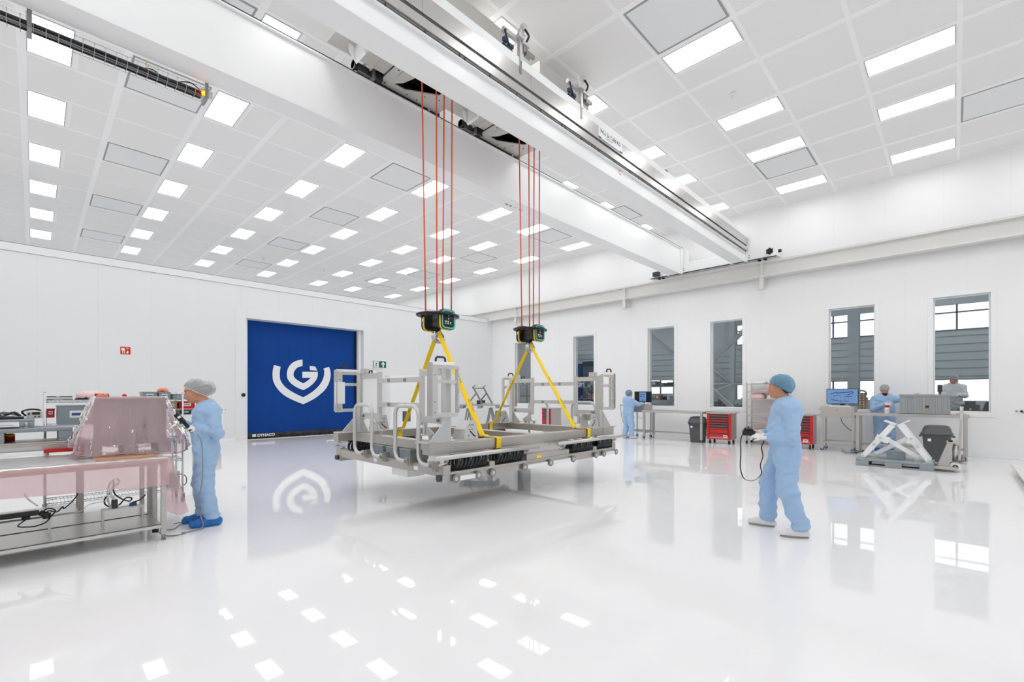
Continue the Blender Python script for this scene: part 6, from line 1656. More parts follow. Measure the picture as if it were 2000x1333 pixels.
# cover thrown over the crate
t = thing('crate_film', 'translucent pink film draped over the big grey crate', 'film')
cx, cy = 0.785, 6.98
hx, hy = 0.32, 0.23
n = 160; P = []
def outline(a):
    c, s_ = math.cos(a), math.sin(a); e = (abs(c) ** 7 + abs(s_) ** 7) ** (-1 / 7)
    return e * c, e * s_
L = 22
for j in range(L + 1):
    v = j / L; row = []
    for i in range(n + 1):
        a = TAU * (i % n) / n; ox, oy = outline(a)
        f = 0.4 * math.sin(13 * a + 1.3 + 1.5 * v) + 0.3 * math.sin(29 * a + 0.4 + 4 * v) + 0.2 * math.sin(53 * a - 6 * v) + 0.35 * math.sin(7 * a + 9 * v + 2 * math.sin(4 * a))
        left = max(0, -ox) ** 2; right = max(0, ox) ** 2; front = max(0, -oy) ** 1.5
        corner = (min(1, abs(ox)) * min(1, abs(oy))) ** 3
        fl_x = (0.15 * left + 0.17 * right) * v ** 0.9 + 0.03 * corner * v
        px = cx + ox * (hx + 0.012) + (1 if ox > 0 else -1) * fl_x
        bow = 0.20 * front * v ** 1.6
        py = cy + oy * (hy + 0.012) - bow + (0.05 * v if oy > 0.5 else 0)
        # hem height runs from the flared ends down to the bench front
        hem = 0.905 - 0.02 * front + 0.10 * (left + right) * (1 - front)
        z = 1.527 - (1.527 - hem) * v
        amp = 0.005 + v * (0.022 + 0.03 * (left + right))
        px += ox * amp * f; py += oy * amp * f * 0.9
        z += 0.012 * f * v + 0.02 * math.sin(3 * a + 1) * v ** 3
        row.append((px, py, z))
    P.append(row)
top = []
for k in (0.0, 0.35, 0.7, 0.93):
    top.append([(cx + outline(TAU * (i % n) / n)[0] * (hx + 0.012) * k, cy + outline(TAU * (i % n) / n)[1] * (hy + 0.012) * k, 1.527 + 0.006 * math.sin(9 * i * TAU / n) * k * (1 - k)) for i in range(n + 1)])
MB().grid(top + P).build('drape', 'film2', t)
# gathered hem
hem = [(p[0], p[1] - 0.004, p[2]) for p in P[-1][:-1]]
MB().tube(hem, [0.006 + 0.004 * math.sin(7 * i * TAU / n) ** 2 for i in range(n)], n=6, closed=True).build('hem', 'film2', t)
# ================================================================= people: bodies grown from one implicit surface each
class Field:
    """distance field on a grid, blended from round cones and ellipsoids, then meshed with surface nets"""
    def __init__(self, lo, hi, vox):
        self.lo = np.array(lo, float); self.v = vox
        self.n = np.ceil((np.array(hi, float) - self.lo) / vox).astype(int) + 1
        self.F = np.full(self.n, 0.25, np.float32)
        self.ax = [self.lo[i] + vox * np.arange(self.n[i]) for i in range(3)]
    def _reg(self, lo, hi, m):
        a = np.clip(np.floor((np.array(lo) - m - self.lo) / self.v).astype(int), 0, self.n - 1)
        b = np.clip(np.ceil((np.array(hi) + m - self.lo) / self.v).astype(int) + 1, 1, self.n)
        sl = tuple(slice(a[i], max(b[i], a[i] + 1)) for i in range(3))
        g = np.meshgrid(*[self.ax[i][sl[i]] for i in range(3)], indexing='ij')
        return sl, g
    def _mix(self, sl, d, k, sub=False):
        A = self.F[sl]
        if sub:
            h = np.clip(0.5 - 0.5 * (A + d) / k, 0, 1)
            self.F[sl] = A * (1 - h) - d * h + k * h * (1 - h)
        else:
            h = np.clip(0.5 + 0.5 * (d - A) / k, 0, 1)
            self.F[sl] = d * (1 - h) + A * h - k * h * (1 - h)
    def cone(self, a, b, ra, rb, k=0.02, sub=False, flat=None):
        a = np.array(a, float); b = np.array(b, float); m = max(ra, rb) + k + 0.03
        sl, g = self._reg(np.minimum(a, b), np.maximum(a, b), m)
        ba = b - a; L2 = ba @ ba + 1e-12
        p = [g[i] - a[i] for i in range(3)]
        t = np.clip((p[0] * ba[0] + p[1] * ba[1] + p[2] * ba[2]) / L2, 0, 1)
        q = [p[i] - ba[i] * t for i in range(3)]
        if flat is not None:                      # (axis vector, factor): squash the section along a direction
            u = np.array(flat[0], float); u /= np.linalg.norm(u)
            dt = q[0] * u[0] + q[1] * u[1] + q[2] * u[2]
            q = [q[i] + u[i] * dt * (1 / flat[1] - 1) for i in range(3)]
        d = np.sqrt(q[0] ** 2 + q[1] ** 2 + q[2] ** 2) - (ra + (rb - ra) * t)
        self._mix(sl, d, k, sub); return self
    def ell(self, c, r, k=0.02, sub=False, R=None):
        c = np.array(c, float); r = np.array(r, float)
        m = max(r) + k + 0.03
        sl, g = self._reg(c, c, m)
        p = [g[i] - c[i] for i in range(3)]
        if R is not None:
            R = np.array(R); p = [R[0, i] * p[0] + R[1, i] * p[1] + R[2, i] * p[2] for i in range(3)]
        k0 = np.sqrt(sum((p[i] / r[i]) ** 2 for i in range(3))); k1 = np.sqrt(sum((p[i] / r[i] ** 2) ** 2 for i in range(3))) + 1e-9
        self._mix(sl, k0 * (k0 - 1) / k1, k, sub); return self
    def warp(self, fn):
        g = np.meshgrid(*self.ax, indexing='ij'); self.F += fn(*g).astype(np.float32) * np.clip(1 - np.abs(self.F) / 0.06, 0, 1); return self
    def cut(self, fn):
        g = np.meshgrid(*self.ax, indexing='ij'); self.F = np.maximum(self.F, fn(*g).astype(np.float32)); return self
    def mesh(self):
        F = self.F.copy()
        for i in range(3):
            s0 = [slice(None)] * 3; s0[i] = 0; F[tuple(s0)] = 0.1; s0[i] = -1; F[tuple(s0)] = 0.1
        S = F < 0
        cn = [(a, b, c) for a in (0, 1) for b in (0, 1) for c in (0, 1)]
        nx, ny, nz = [q - 1 for q in F.shape]
        def cv(A, o): return A[o[0]:o[0] + nx, o[1]:o[1] + ny, o[2]:o[2] + nz]
        cs = sum(cv(S, o).astype(np.int8) for o in cn)
        act = (cs > 0) & (cs < 8)
        I = np.argwhere(act); idx = np.full(act.shape, -1, np.int64); idx[act] = np.arange(len(I))
        acc = np.zeros((len(I), 3)); cnt = np.zeros(len(I))
        for o in cn:
            for ax in range(3):
                if o[ax]: continue
                o2 = list(o); o2[ax] = 1
                a = F[I[:, 0] + o[0], I[:, 1] + o[1], I[:, 2] + o[2]]; b = F[I[:, 0] + o2[0], I[:, 1] + o2[1], I[:, 2] + o2[2]]
                x = (a < 0) != (b < 0); t = np.where(x, a / np.where(x, a - b, 1), 0)
                p = np.tile(np.array(o, float), (len(I), 1)); p[:, ax] += t
                acc += p * x[:, None]; cnt += x
        Vv = (I + acc / cnt[:, None]) * self.v + self.lo
        Q = []
        for ax in range(3):
            b_, c_ = (ax + 1) % 3, (ax + 2) % 3
            s0 = [slice(None)] * 3; s1 = [slice(None)] * 3; s0[ax] = slice(0, -1); s1[ax] = slice(1, None)
            A = S[tuple(s0)]; B = S[tuple(s1)]
            E_ = np.argwhere(A != B); fl = A[E_[:, 0], E_[:, 1], E_[:, 2]]
            ok = (E_[:, b_] > 0) & (E_[:, c_] > 0); E_ = E_[ok]; fl = fl[ok]
            def cell(db, dc):
                q = E_.copy(); q[:, b_] -= db; q[:, c_] -= dc; return idx[q[:, 0], q[:, 1], q[:, 2]]
            q = np.stack([cell(1, 1), cell(0, 1), cell(0, 0), cell(1, 0)], 1)
            q[~fl] = q[~fl][:, ::-1]; Q.append(q)
        return Vv, np.concatenate(Q)
def put(name, field, m, parent, smooth_it=1):
    Vv, Q = field.mesh()
    if smooth_it:                                     # light Laplacian pass
        for _ in range(smooth_it):
            acc = np.zeros_like(Vv); cn = np.zeros(len(Vv))
            for a, b in ((0, 1), (1, 2), (2, 3), (3, 0)):
                np.add.at(acc, Q[:, a], Vv[Q[:, b]]); np.add.at(acc, Q[:, b], Vv[Q[:, a]])
                np.add.at(cn, Q[:, a], 1); np.add.at(cn, Q[:, b], 1)
            Vv = Vv * 0.5 + 0.5 * acc / np.maximum(cn, 1)[:, None]
    me = D.meshes.new(name)
    me.vertices.add(len(Vv)); me.vertices.foreach_set('co', Vv.astype(np.float32).ravel())
    me.loops.add(len(Q) * 4); me.loops.foreach_set('vertex_index', Q.astype(np.int32).ravel())
    me.polygons.add(len(Q)); me.polygons.foreach_set('loop_start', np.arange(0, 4 * len(Q), 4, dtype=np.int32)); me.polygons.foreach_set('loop_total', np.full(len(Q), 4, np.int32))
    me.polygons.foreach_set('use_smooth', np.ones(len(Q), bool))
    me.materials.append(M[m]); me.update(calc_edges=True); me.validate()
    o = D.objects.new(name, me); COL.objects.link(o); o.parent = parent; WM[o.name] = WM[parent.name]
    return o
A3 = lambda *p: np.array(p, float)
def unit(v): v = np.array(v, float); return v / np.linalg.norm(v)
def hand_cones(wrist, fwd, up, thumb_side, curl, s=1.0):
    """cones for a hand: palm, five bent fingers, thumb off the side of the palm. `up` = back of hand, thumb_side = +-1 along up x fwd"""
    f, u = unit(fwd), unit(up); u = unit(u - f * (u @ f)); t = np.cross(u, f) * thumb_side
    w = np.array(wrist, float); out = []
    out.append((w, w + f * 0.085 * s + t * 0.006, 0.026 * s, 0.026 * s, (u, 0.55)))
    out.append((w + t * 0.012, w + f * 0.08 * s + t * 0.024, 0.022 * s, 0.020 * s, (u, 0.62)))
    out.append((w - t * 0.010, w + f * 0.078 * s - t * 0.022, 0.022 * s, 0.019 * s, (u, 0.62)))
    for k, (off, L) in enumerate(((0.031, 0.072), (0.0105, 0.080), (-0.0105, 0.075), (-0.031, 0.060))):
        p = w + f * (0.092 - 0.004 * abs(k - 1)) * s + t * off * s; d = f.copy()
        for seg, fr in enumerate((0.45, 0.30, 0.25)):
            a = curl * (0.7 if seg == 0 else 1.0) * (1 + 0.08 * k)
            ax_ = np.cross(d, -u) if abs(d @ u) < 0.99 else t
            d = unit(d * math.cos(a) + unit(np.cross(np.cross(d, u), d) * -1 if True else u) * math.sin(a))
            q = p + d * L * fr * s; r = (0.0095 - 0.0011 * seg) * s
            out.append((p, q, r, r - 0.0008, None)); p = q
    p = w + f * 0.022 * s + t * 0.026 * s; d = unit(f * 0.75 + t * 0.75 - u * 0.25)
    q = p + d * 0.042 * s; out.append((p, q, 0.0125 * s, 0.0105 * s, None))
    d2 = unit(d + f * 0.55 - t * 0.35 - u * 0.25); out.append((q, q + d2 * 0.030 * s, 0.0103 * s, 0.0085 * s, None))
    return out
def euler_R(pitch, yaw=0.0, roll=0.0):
    R = Matrix.Rotation(yaw, 3, 'Z') @ Matrix.Rotation(pitch, 3, 'Y') @ Matrix.Rotation(roll, 3, 'X')
    return np.array(R)
def person(label, loc, rotz, J, vox=0.006, suit='suit', cap='cap_b', gloves='glove', footwear='shoe', beard=False, bun=False, sc=1.0, cuff=None, bare=()):
    """J: joints in a frame with x forward, y to the person's left, z up"""
    t = thing('person', label, 'person', loc, rotz)
    hc, pitch, hyaw = A3(*J['head']), J.get('pitch', 0.0), J.get('hyaw', 0.0)
    R = euler_R(pitch, hyaw); H = lambda x, y, z: hc + R @ A3(x, y, z)
    pts = np.array([J[k] for k in ('head', 'hip_l', 'ank_l', 'ank_r', 'el_l', 'el_r', 'wr_l', 'wr_r', 'sh_l', 'sh_r', 'toe_l', 'toe_r')], float)
    lo, hi = pts.min(0) - 0.24, pts.max(0) + 0.24; lo[2] = -0.03
    nk = A3(*J['neck'])
    # ---- body: head, neck, trunk, limbs, hands in one continuous skin
    b = Field(lo, hi, vox)
    b.ell(H(-0.005, 0, 0.035), (0.098, 0.075, 0.095), R=R).ell(H(0.030, 0, -0.045), (0.062, 0.054, 0.072), 0.03, R=R)
    b.ell(H(0.062, 0, -0.098), (0.025, 0.026, 0.020), 0.025, R=R).ell(H(-0.045, 0, 0.02), (0.06, 0.066, 0.08), 0.03, R=R)
    b.ell(H(0.082, 0, 0.035), (0.020, 0.050, 0.014), 0.02, R=R)
    b.cone(H(0.092, 0, 0.012), H(0.110, 0, -0.030), 0.008, 0.0105, 0.014).ell(H(0.104, 0.009, -0.034), (0.010, 0.009, 0.008), 0.008, R=R).ell(H(0.104, -0.009, -0.034), (0.010, 0.009, 0.008), 0.008, R=R)
    for s in (1, -1):
        b.ell(H(0.088, s * 0.032, 0.010), (0.016, 0.017, 0.011), 0.012, True, R=R)
        b.ell(H(0.066, s * 0.040, -0.028), (0.026, 0.022, 0.022), 0.025, R=R)
        b.ell(H(-0.012, s * 0.077, -0.008), (0.017, 0.009, 0.030), 0.008, R=R)
        b.ell(H(-0.006, s * 0.083, -0.006), (0.008, 0.005, 0.014), 0.004, True, R=R)
    b.ell(H(0.092, 0, -0.060), (0.012, 0.024, 0.006), 0.008, R=R).ell(H(0.088, 0, -0.073), (0.013, 0.021, 0.007), 0.008, R=R)
    b.cone(H(-0.02, 0, -0.05), nk, 0.054, 0.058, 0.03)
    hips = (A3(*J['hip_l']) + A3(*J['hip_r'])) / 2; chest = nk * 0.72 + hips * 0.28 - A3(0.01, 0, 0)
    b.cone(nk, chest, 0.06, 0.11, 0.05).cone(chest, hips, 0.11, 0.10, 0.05)
    for s in ('l', 'r'):
        S_, E_, W_, P_, K_, N_, T_ = [A3(*J[k + s]) for k in ('sh_', 'el_', 'wr_', 'hip_', 'kn_', 'ank_', 'toe_')]
        b.cone(nk - A3(0, 0, 0.06), S_, 0.05, 0.05, 0.04).cone(S_, E_, 0.046, 0.038, 0.03).cone(E_, W_, 0.038, 0.025, 0.02)
        b.cone(P_, K_, 0.075, 0.052, 0.04).cone(K_, N_, 0.052, 0.034, 0.03).cone(N_ - A3(0, 0, 0.02), N_ * 0.7 + T_ * 0.3 - A3(0, 0, 0.01), 0.026, 0.018, 0.02)
        for q in hand_cones(W_, J['hf_' + s], J['hu_' + s], 1 if s == 'l' else -1, J.get('curl_' + s, 0.4), sc): b.cone(q[0], q[1], max(q[2] - 0.0025, 0.006), max(q[3] - 0.0025, 0.006), 0.005, False, q[4])
    put('body', b, 'skin', t, 1)
    # ---- face details
    g = MB()
    for s in (1, -1): g.ell(tuple(H(0.0735, s * 0.031, 0.010)), 0.0098, 12, 8)
    g.build('eyeballs', 'paper', t, local=True)
    g = MB()
    for s in (1, -1): g.ell(tuple(H(0.0790, s * 0.031, 0.0095)), 0.0068, 10, 6)
    g.build('irises', 'hair', t, local=True)
    g = MB()
    for s in (1, -1): g.tube([tuple(H(0.090, s * 0.014, 0.030)), tuple(H(0.096, s * 0.030, 0.036)), tuple(H(0.084, s * 0.050, 0.030))], [0.003, 0.0045, 0.0025], n=6)
    g.build('eyebrows', 'hair', t, local=True)
    MB().tube([tuple(H(0.097, 0.022, -0.0665)), tuple(H(0.1045, 0, -0.065)), tuple(H(0.097, -0.022, -0.0665))], [0.0015, 0.004, 0.0015], n=6).build('lips', 'lip', t, local=True)
    if beard:
        f = Field(hc - 0.2, hc + 0.2, 0.006)
        f.ell(H(0.040, 0, -0.075), (0.060, 0.058, 0.060), 0.03, R=R).ell(H(0.066, 0, -0.108), (0.032, 0.034, 0.034), 0.02, R=R).ell(H(0.095, 0, -0.046), (0.016, 0.030, 0.007), 0.012, R=R)
        f.ell(H(0.108, 0, -0.067), (0.012, 0.016, 0.006), 0.005, True, R=R)
        put('beard', f, 'hair', t, 1)
    # ---- hair and bouffant cap
    hs = 0.78 if bun else 0.55
    f = Field(hc - 0.26, hc + 0.26, 0.007)
    f.ell(H(-0.012, 0, 0.045), (0.100, 0.080, 0.092), 0.02, R=R).ell(H(-0.055, 0, 0.01), (0.062, 0.070, 0.085), 0.03, R=R)
    if bun: f.ell(H(-0.135, 0, 0.02), (0.055, 0.055, 0.058), 0.03, R=R)
    f.ell(H(0.075, 0, -0.02), (0.06, 0.09, 0.058), 0.01, True, R=R)
    put('hair', f, 'hair', t, 1)
    f = Field(hc - 0.3, hc + 0.3, 0.006)
    f.ell(H(-0.016, 0, 0.052), (0.118, 0.096, 0.104), 0.02, R=R).ell(H(-0.070, 0, 0.022), (0.078, 0.088, 0.095), 0.04, R=R)
    if bun: f.ell(H(-0.14, 0, 0.02), (0.075, 0.072, 0.078), 0.04, R=R)
    Ri = R.T
    def pleat(X, Y, Z):
        a = Ri[0, 0] * (X - hc[0]) + Ri[0, 1] * (Y - hc[1]) + Ri[0, 2] * (Z - hc[2]); c = Ri[2, 0] * (X - hc[0]) + Ri[2, 1] * (Y - hc[1]) + Ri[2, 2] * (Z - hc[2]); y_ = Y - hc[1]
        th = np.arctan2(c - 0.02, a); return 0.0035 * np.sin(11 * th + 9 * y_ / 0.1) + 0.003 * np.sin(23 * th - 14 * y_ / 0.1)
    f.warp(pleat)
    # open along the hem: brow line in front down to the nape
    def hem(X, Y, Z):
        a = Ri[0, 0] * (X - hc[0]) + Ri[0, 1] * (Y - hc[1]) + Ri[0, 2] * (Z - hc[2]); c = Ri[2, 0] * (X - hc[0]) + Ri[2, 1] * (Y - hc[1]) + Ri[2, 2] * (Z - hc[2])
        return -(c - (0.006 + hs * a)) * 0.8
    f.cut(hem)
    cp = put('hair_cap', f, cap, t, 1)
    hp = []
    for i in range(28):
        a = TAU * i / 28; ex, ey = 0.104 * math.cos(a) - 0.012, 0.094 * math.sin(a)
        if bun and ex < 0: ex *= 1.5
        hp.append(tuple(H(ex, ey, 0.006 + hs * ex)))
    MB().tube(hp, 0.0035, n=6, closed=True).build('elastic', 'glove' if cap == 'cap_w' else 'ink_b', cp, local=True)
    # ---- coverall
    c = Field(lo, hi, vox * 1.15)
    w = J.get('bulk', 1.0)
    up_ = nk - A3(0.02, 0, 0.10)
    c.cone(nk - A3(0.005, 0, 0.005), nk - A3(0.012, 0, 0.05), 0.068, 0.085, 0.03)
    c.cone(up_ + A3(0, 0.07, 0), up_ - A3(0, 0.07, 0), 0.115 * w, 0.115 * w, 0.05)
    mid = up_ * 0.45 + hips * 0.55 + A3(J.get('belly', 0.03), 0, 0)
    for s in (1, -1):
        c.cone(up_ + A3(0, s * 0.05, 0), mid + A3(0, s * 0.055, 0), 0.135 * w, 0.138 * w, 0.07)
        c.cone(mid + A3(0, s * 0.055, 0), hips + A3(-0.005, s * 0.07, -0.02), 0.138 * w, 0.138 * w, 0.06)
    for s in ('l', 'r'):
        S_, E_, W_, P_, K_, N_ = [A3(*J[k + s]) for k in ('sh_', 'el_', 'wr_', 'hip_', 'kn_', 'ank_')]
        c.cone(up_ + A3(0, 0.05 if s == 'l' else -0.05, 0.02), S_, 0.085, 0.082 * w, 0.05)
        c.cone(S_, E_, 0.084 * w, 0.066 * w, 0.035).cone(E_, W_ * 0.92 + E_ * 0.08, 0.066 * w, 0.047 * w, 0.03)
        c.cone(W_ * 0.90 + E_ * 0.10, W_ * 0.985 + E_ * 0.015, 0.042, 0.040, 0.012)
        lm = P_ * 0.5 + K_ * 0.5
        c.cone(P_, K_, 0.122 * w, 0.098 * w, 0.05).cone(K_, N_ + A3(-0.005, 0, 0.03), 0.098 * w, 0.082 * w, 0.04)
        c.cone(N_ + A3(-0.01, 0, 0.05), N_ + A3(0.0, 0, 0.0), 0.080 * w, 0.070 * w, 0.03)
    fz = J.get('fold', 1.15)
    kz = (J['kn_l'][2] + J['kn_r'][2]) / 2
    def folds(X, Y, Z):
        leg = np.clip((hips[2] - Z) / 0.2, 0, 1)
        a = 0.0050 * np.sin(38 * Z + 16 * X + 9 * Y + 2.0 * np.sin(9 * Y + 5 * Z)) + 0.0040 * np.sin(61 * Z - 30 * X + 21 * Y + 1.5 * np.sin(13 * X))
        d = 0.0055 * np.sin(24 * X + 20 * Y + 26 * Z + 2.2 * np.sin(7 * Z))
        ankle = np.clip((0.32 - Z) / 0.25, 0, 1) * 0.006 * np.sin(85 * Z + 11 * X + 13 * Y)
        waist = np.exp(-((Z - hips[2] - 0.16) / 0.05) ** 2) * (0.012 + 0.004 * np.sin(70 * Y + 60 * X))
        r_ = 0.010 * (np.abs(np.sin(17 * Z + 13 * X - 8 * Y + 1.8 * np.sin(8 * Y + 6 * Z))) - 0.5) * (0.4 + 0.8 * leg) + 0.007 * (np.abs(np.sin(15 * X - 19 * Y + 21 * Z + 1.6 * np.sin(11 * Z))) - 0.5)
        return fz * (a * 0.5 + d * 0.7 + ankle + r_) + waist
    c.warp(folds)
    zc = J.get('hem', 0.07)
    c.cut(lambda X, Y, Z: zc - Z)
    # open neckline
    c.ell(nk + A3(0.02, 0, 0.055), (0.062, 0.060, 0.05), 0.008, True)
    su = put('coverall', c, suit, t, 1)
    # collar band, snap fasteners
    cp_ = []
    for i in range(25):
        a = 0.35 + (TAU - 0.7) * i / 24
        cp_.append((nk[0] + 0.002 + 0.072 * math.cos(a), nk[1] + 0.070 * math.sin(a), nk[2] + 0.012 + 0.018 * (1 - math.cos(a)) * 0.5))
    MB().tube(cp_, 0.011, n=8).build('collar', suit, su, local=True)
    for s in ('l', 'r'):
        W_, E_ = A3(*J['wr_' + s]), A3(*J['el_' + s]); d = unit(W_ - E_)
        if s in bare: continue
        f = Field(W_ - 0.26, W_ + 0.26, 0.0034)
        for q in hand_cones(W_, J['hf_' + s], J['hu_' + s], 1 if s == 'l' else -1, J.get('curl_' + s, 0.4), sc): f.cone(q[0], q[1], q[2] + 0.0012, q[3] + 0.0012, 0.0045, False, q[4])
        f.cone(W_ + d * 0.01, W_ - d * (cuff or 0.03), 0.036, 0.045 if cuff else 0.040, 0.02)
        put('glove', f, gloves, t, 1)
    for s in ('l', 'r'):
        N_, T_ = A3(*J['ank_' + s]), A3(*J['toe_' + s]); d = unit((T_ - N_) * A3(1, 1, 0)); sd = np.cross(A3(0, 0, 1), d)
        base = A3(N_[0], N_[1], 0)
        L = 0.215
        heel, toe = base - d * 0.065, base + d * L * 0.80
        f = Field(np.minimum(heel, toe) - 0.12, np.maximum(heel, toe) + A3(0.12, 0.12, 0.26), 0.0045)
        over = footwear == 'cover_blue'
        e = 0.012 if over else 0.0
        f.cone(heel + A3(0, 0, 0.045), base + d * 0.06 + A3(0, 0, 0.048), 0.040 + e, 0.046 + e, 0.02).cone(base + d * 0.06 + A3(0, 0, 0.046), toe + A3(0, 0, 0.036), 0.046 + e, 0.036 + e * 0.8, 0.02)
        f.cone(base + d * 0.0 + A3(0, 0, 0.06), base - d * 0.01 + A3(0, 0, 0.115), 0.046 + e, 0.043 + e, 0.03)
        f.cone(base + d * 0.04 + A3(0, 0, 0.07), base + d * 0.11 + A3(0, 0, 0.045), 0.040 + e, 0.034 + e, 0.02)
        if over: f.warp(lambda X, Y, Z: 0.004 * np.sin(60 * X + 35 * Y + 50 * Z) + 0.003 * np.sin(95 * Y - 70 * X + 30 * Z))
        zb = 0.004 if over else 0.020
        f.cut(lambda X, Y, Z: zb - Z).cut(lambda X, Y, Z: Z - 0.135)
        sh = put('shoe_cover' if over else 'shoe', f, footwear, t, 1)
        if not over:
            q = []
            for i in range(28):
                a = TAU * i / 28; cx_, cy_ = math.cos(a), math.sin(a)
                p = base + d * (0.055 + 0.138 * cx_) + sd * (0.047 + 0.004 * cx_) * cy_ * (1 - 0.12 * cx_ * cx_); q.append((p[0], p[1], 0.0))
            so = MB().prism(q, (0, 0, 0.024)).build('sole', 'sole', sh, 0.004, local=True)
    return t
def loc_of(px, depth):
    k = depth / 899.0; dx = math.cos(YAW) * 899 + math.sin(YAW) * (px - 1000); dy = math.sin(YAW) * 899 - math.cos(YAW) * (px - 1000)
    return (dx * k, dy * k, 0)
DEG = PI / 180
# ---- man with the crane remote, in left profile
man = person('person in blue coverall and blue hair net holding crane remote', loc_of(1529, 5.20), 107 * DEG, dict(
    head=(0.035, 0, 1.625), pitch=-0.06, hyaw=-0.12, neck=(-0.02, 0, 1.475), sh_l=(-0.05, 0.185, 1.40), sh_r=(-0.02, -0.18, 1.40),
    el_l=(-0.085, 0.25, 1.085), el_r=(-0.02, -0.23, 1.09), wr_l=(0.19, 0.13, 1.075), wr_r=(0.215, -0.10, 1.10),
    hf_l=(0.93, -0.32, 0.10), hu_l=(0.0, 0.55, 0.8), hf_r=(0.94, 0.25, 0.15), hu_r=(0.0, -0.5, 0.85), curl_l=0.55, curl_r=0.55,
    hip_l=(-0.035, 0.105, 0.93), hip_r=(-0.02, -0.105, 0.93), kn_l=(-0.03, 0.15, 0.50), kn_r=(0.13, -0.14, 0.51),
    ank_l=(-0.15, 0.17, 0.09), ank_r=(0.15, -0.17, 0.09), toe_l=(0.02, 0.20, 0.04), toe_r=(0.34, -0.19, 0.04), bulk=1.06, belly=0.035, hem=0.075))
MB().tube([(-0.03 + 0.0 * k, 0.235 + 0.001 * k, 0.20 + 0.0 * k) for k in range(2)], 0.001, n=3)
ml, mr = man.location, man.rotation_euler[2]
t = thing('crane_remote', 'black crane remote control in the gloved hands of the man', 'remote control', tuple(ml), mr)
MB().box(0.275, -0.085, 1.075, 0.41, 0.075, 1.135).prism([(0.29, -0.08, 1.135), (0.40, -0.08, 1.135), (0.385, -0.08, 1.165), (0.31, -0.08, 1.16)], (0, 0.15, 0)).build('housing', 'black', t, 0.014, local=True)
g = MB()
for y in (-0.05, -0.01, 0.03): g.cyl((0.345, y, 1.16), (0.345, y, 1.18), 0.009, n=10)
g.build('buttons', 'dgrey', t, local=True)
st = smooth_path([(0.40, 0.02, 1.10), (0.425, 0.03, 1.02), (0.425, 0.03, 0.85), (0.43, 0.03, 0.70), (0.40, 0.035, 0.585), (0.34, 0.045, 0.553), (0.27, 0.055, 0.575), (0.215, 0.065, 0.65), (0.225, 0.07, 0.75), (0.20, 0.075, 0.85), (0.215, 0.08, 0.95), (0.19, 0.085, 1.03), (0.24, 0.07, 1.09)], 6)
rows = [[(p.x - 0.006, p.y - 0.009, p.z), (p.x + 0.006, p.y + 0.009, p.z)] for p in st]
MB().grid(rows).tube([tuple(p) for p in st], 0.0035, n=6).build('neck_strap', 'black', t, local=True)
# ---- woman at the packing bench
wom = person('person in blue coverall, white hair net and blue overshoes at packing bench', loc_of(402, 5.50), 166 * DEG, dict(
    head=(0.105, 0, 1.575), pitch=0.20, hyaw=0.10, neck=(0.005, 0, 1.435), sh_l=(-0.065, 0.165, 1.345), sh_r=(-0.02, -0.165, 1.345),
    el_l=(-0.125, 0.235, 1.085), el_r=(0.03, -0.22, 1.09), wr_l=(0.055, 0.14, 1.165), wr_r=(0.20, -0.07, 1.19),
    hf_l=(0.97, -0.25, 0.12), hu_l=(-0.05, 0.6, 0.75), hf_r=(0.93, 0.3, 0.15), hu_r=(0.0, -0.5, 0.85), curl_l=0.62, curl_r=0.5,
    hip_l=(-0.015, 0.095, 0.90), hip_r=(0.0, -0.095, 0.90), kn_l=(0.01, 0.11, 0.49), kn_r=(0.05, -0.11, 0.49),
    ank_l=(-0.055, 0.11, 0.085), ank_r=(0.03, -0.14, 0.085), toe_l=(0.13, 0.12, 0.04), toe_r=(0.20, -0.15, 0.04), bulk=0.96, belly=0.02, hem=0.085),
    cap='cap_w', footwear='cover_blue', bun=True, sc=0.92, cuff=0.085)
wl, wr_ = wom.location, wom.rotation_euler[2]
t = thing('hand_tool', 'black handheld sealing tool with grey cord held by woman', 'tool', tuple(wl), wr_)
MB().bar((0.285, 0.085, 1.325), (0.205, 0.10, 1.225), 0.045, 0.05).bar((0.205, 0.10, 1.225), (0.105, 0.12, 1.09), 0.03, 0.036).box(0.225, 0.07, 1.215, 0.25, 0.125, 1.235).build('housing', 'black', t, 0.006, local=True)
MB().bar((0.258, 0.113, 1.300), (0.243, 0.116, 1.281), 0.010, 0.03).build('label', 'paper', t, local=True)
MB().tube(smooth_path([(0.105, 0.12, 1.09), (0.07, 0.19, 1.08), (0.035, 0.262, 1.0), (0.025, 0.262, 0.8), (0.03, 0.262, 0.55), (0.06, 0.25, 0.38), (0.065, 0.25, 0.25), (0.04, 0.24, 0.14), (0.02, 0.255, 0.05), (0.08, 0.28, 0.008), (0.22, 0.30, 0.008)], 6), 0.006, n=6).build('cord', 'cableg', t, local=True)
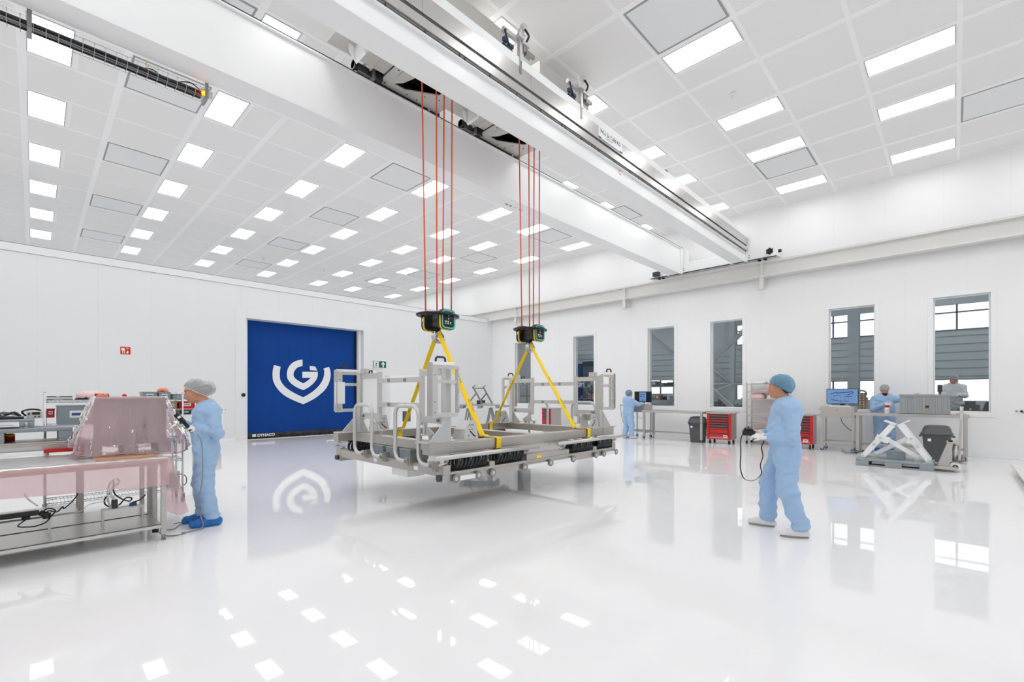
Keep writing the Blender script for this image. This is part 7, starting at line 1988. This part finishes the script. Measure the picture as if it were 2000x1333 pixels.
# ---- person at the far monitor, seen from behind
p3 = person('person in blue coverall standing at the far monitor, back turned', loc_of(1227, 16.3), -22 * DEG, dict(
    head=(0.05, 0, 1.56), pitch=0.12, hyaw=-0.25, neck=(0.0, 0, 1.43), sh_l=(0, 0.18, 1.34), sh_r=(0.02, -0.18, 1.34),
    el_l=(0.06, 0.25, 1.08), el_r=(0.26, -0.24, 1.20), wr_l=(0.28, 0.16, 1.12), wr_r=(0.50, -0.20, 1.23),
    hf_l=(1, -0.2, 0), hu_l=(0, 0.2, 1), hf_r=(1, 0, -0.05), hu_r=(0, 0, 1), curl_l=0.3, curl_r=0.25,
    hip_l=(0, 0.1, 0.90), hip_r=(0, -0.1, 0.90), kn_l=(0.02, 0.11, 0.48), kn_r=(0.05, -0.12, 0.48),
    ank_l=(-0.05, 0.12, 0.085), ank_r=(0.04, -0.15, 0.085), toe_l=(0.12, 0.14, 0.04), toe_r=(0.22, -0.17, 0.04), bulk=1.05, hem=0.08), vox=0.011, gloves='glove_p')
# ---- bearded man behind the right bench
p4 = person('bearded person in blue coverall and white hair net behind the bench', (15.86, 1.36, 0), 190 * DEG, dict(
    head=(0.07, 0, 1.66), pitch=0.30, hyaw=0.25, neck=(0.0, 0, 1.52), sh_l=(0, 0.20, 1.42), sh_r=(0.0, -0.20, 1.42),
    el_l=(0.10, 0.42, 1.42), el_r=(0.10, -0.26, 1.13), wr_l=(0.18, 0.68, 1.545), wr_r=(0.34, -0.02, 1.30),
    hf_l=(0.25, 0.95, 0.02), hu_l=(0, 0.1, 1), hf_r=(0.55, 0.85, 0.05), hu_r=(0.6, -0.5, 0.6), curl_l=0.15, curl_r=0.35,
    hip_l=(0, 0.105, 0.93), hip_r=(0, -0.105, 0.93), kn_l=(0.02, 0.12, 0.50), kn_r=(0.03, -0.12, 0.50),
    ank_l=(0.0, 0.13, 0.085), ank_r=(0.0, -0.14, 0.085), toe_l=(0.17, 0.15, 0.04), toe_r=(0.17, -0.16, 0.04), bulk=1.12, hem=0.08), vox=0.009, cap='cap_w', beard=True, gloves='glove_p', footwear='cover_blue', suit='suit_d' if False else 'suit')
# ---- colleague in the next hall, standing on a step
t = thing('hall_step', 'low dark step in the hall under the person beyond last window', 'step', (18.5, 0.1, 0))
MB().box(18.1, -0.5, 0.0, 18.9, 0.7, 0.36).build('step_body', 'dgrey', t, 0.01)
MB().box(18.09, -0.51, 0.36, 18.91, 0.71, 0.38).build('tread', 'rubber', t)
p5 = person('person in white hair net working beyond the last window', (18.45, 0.02, 0.38), 175 * DEG, dict(
    head=(0.07, 0, 1.60), pitch=0.35, hyaw=-0.4, neck=(0.0, 0, 1.47), sh_l=(0, 0.19, 1.38), sh_r=(0.0, -0.19, 1.38),
    el_l=(0.12, 0.25, 1.12), el_r=(0.12, -0.25, 1.12), wr_l=(0.36, 0.14, 1.16), wr_r=(0.36, -0.14, 1.16),
    hf_l=(1, -0.2, 0), hu_l=(0, 0.3, 1), hf_r=(1, 0.2, 0), hu_r=(0, -0.3, 1), curl_l=0.4, curl_r=0.4,
    hip_l=(0, 0.1, 0.90), hip_r=(0, -0.1, 0.90), kn_l=(0.02, 0.11, 0.48), kn_r=(0.02, -0.11, 0.48),
    ank_l=(0, 0.11, 0.085), ank_r=(0, -0.11, 0.085), toe_l=(0.17, 0.12, 0.04), toe_r=(0.17, -0.12, 0.04), hem=0.08), vox=0.011, cap='cap_w', suit='pack')
# ================================================================= daylight outside the neighbouring hall
w = D.worlds.new('sky'); SC.world = w; w.use_nodes = True
wn = w.node_tree
bg = wn.nodes['Background']
bg.inputs['Color'].default_value = (0.93, 0.96, 1.0, 1)
bg.inputs['Strength'].default_value = 1.1
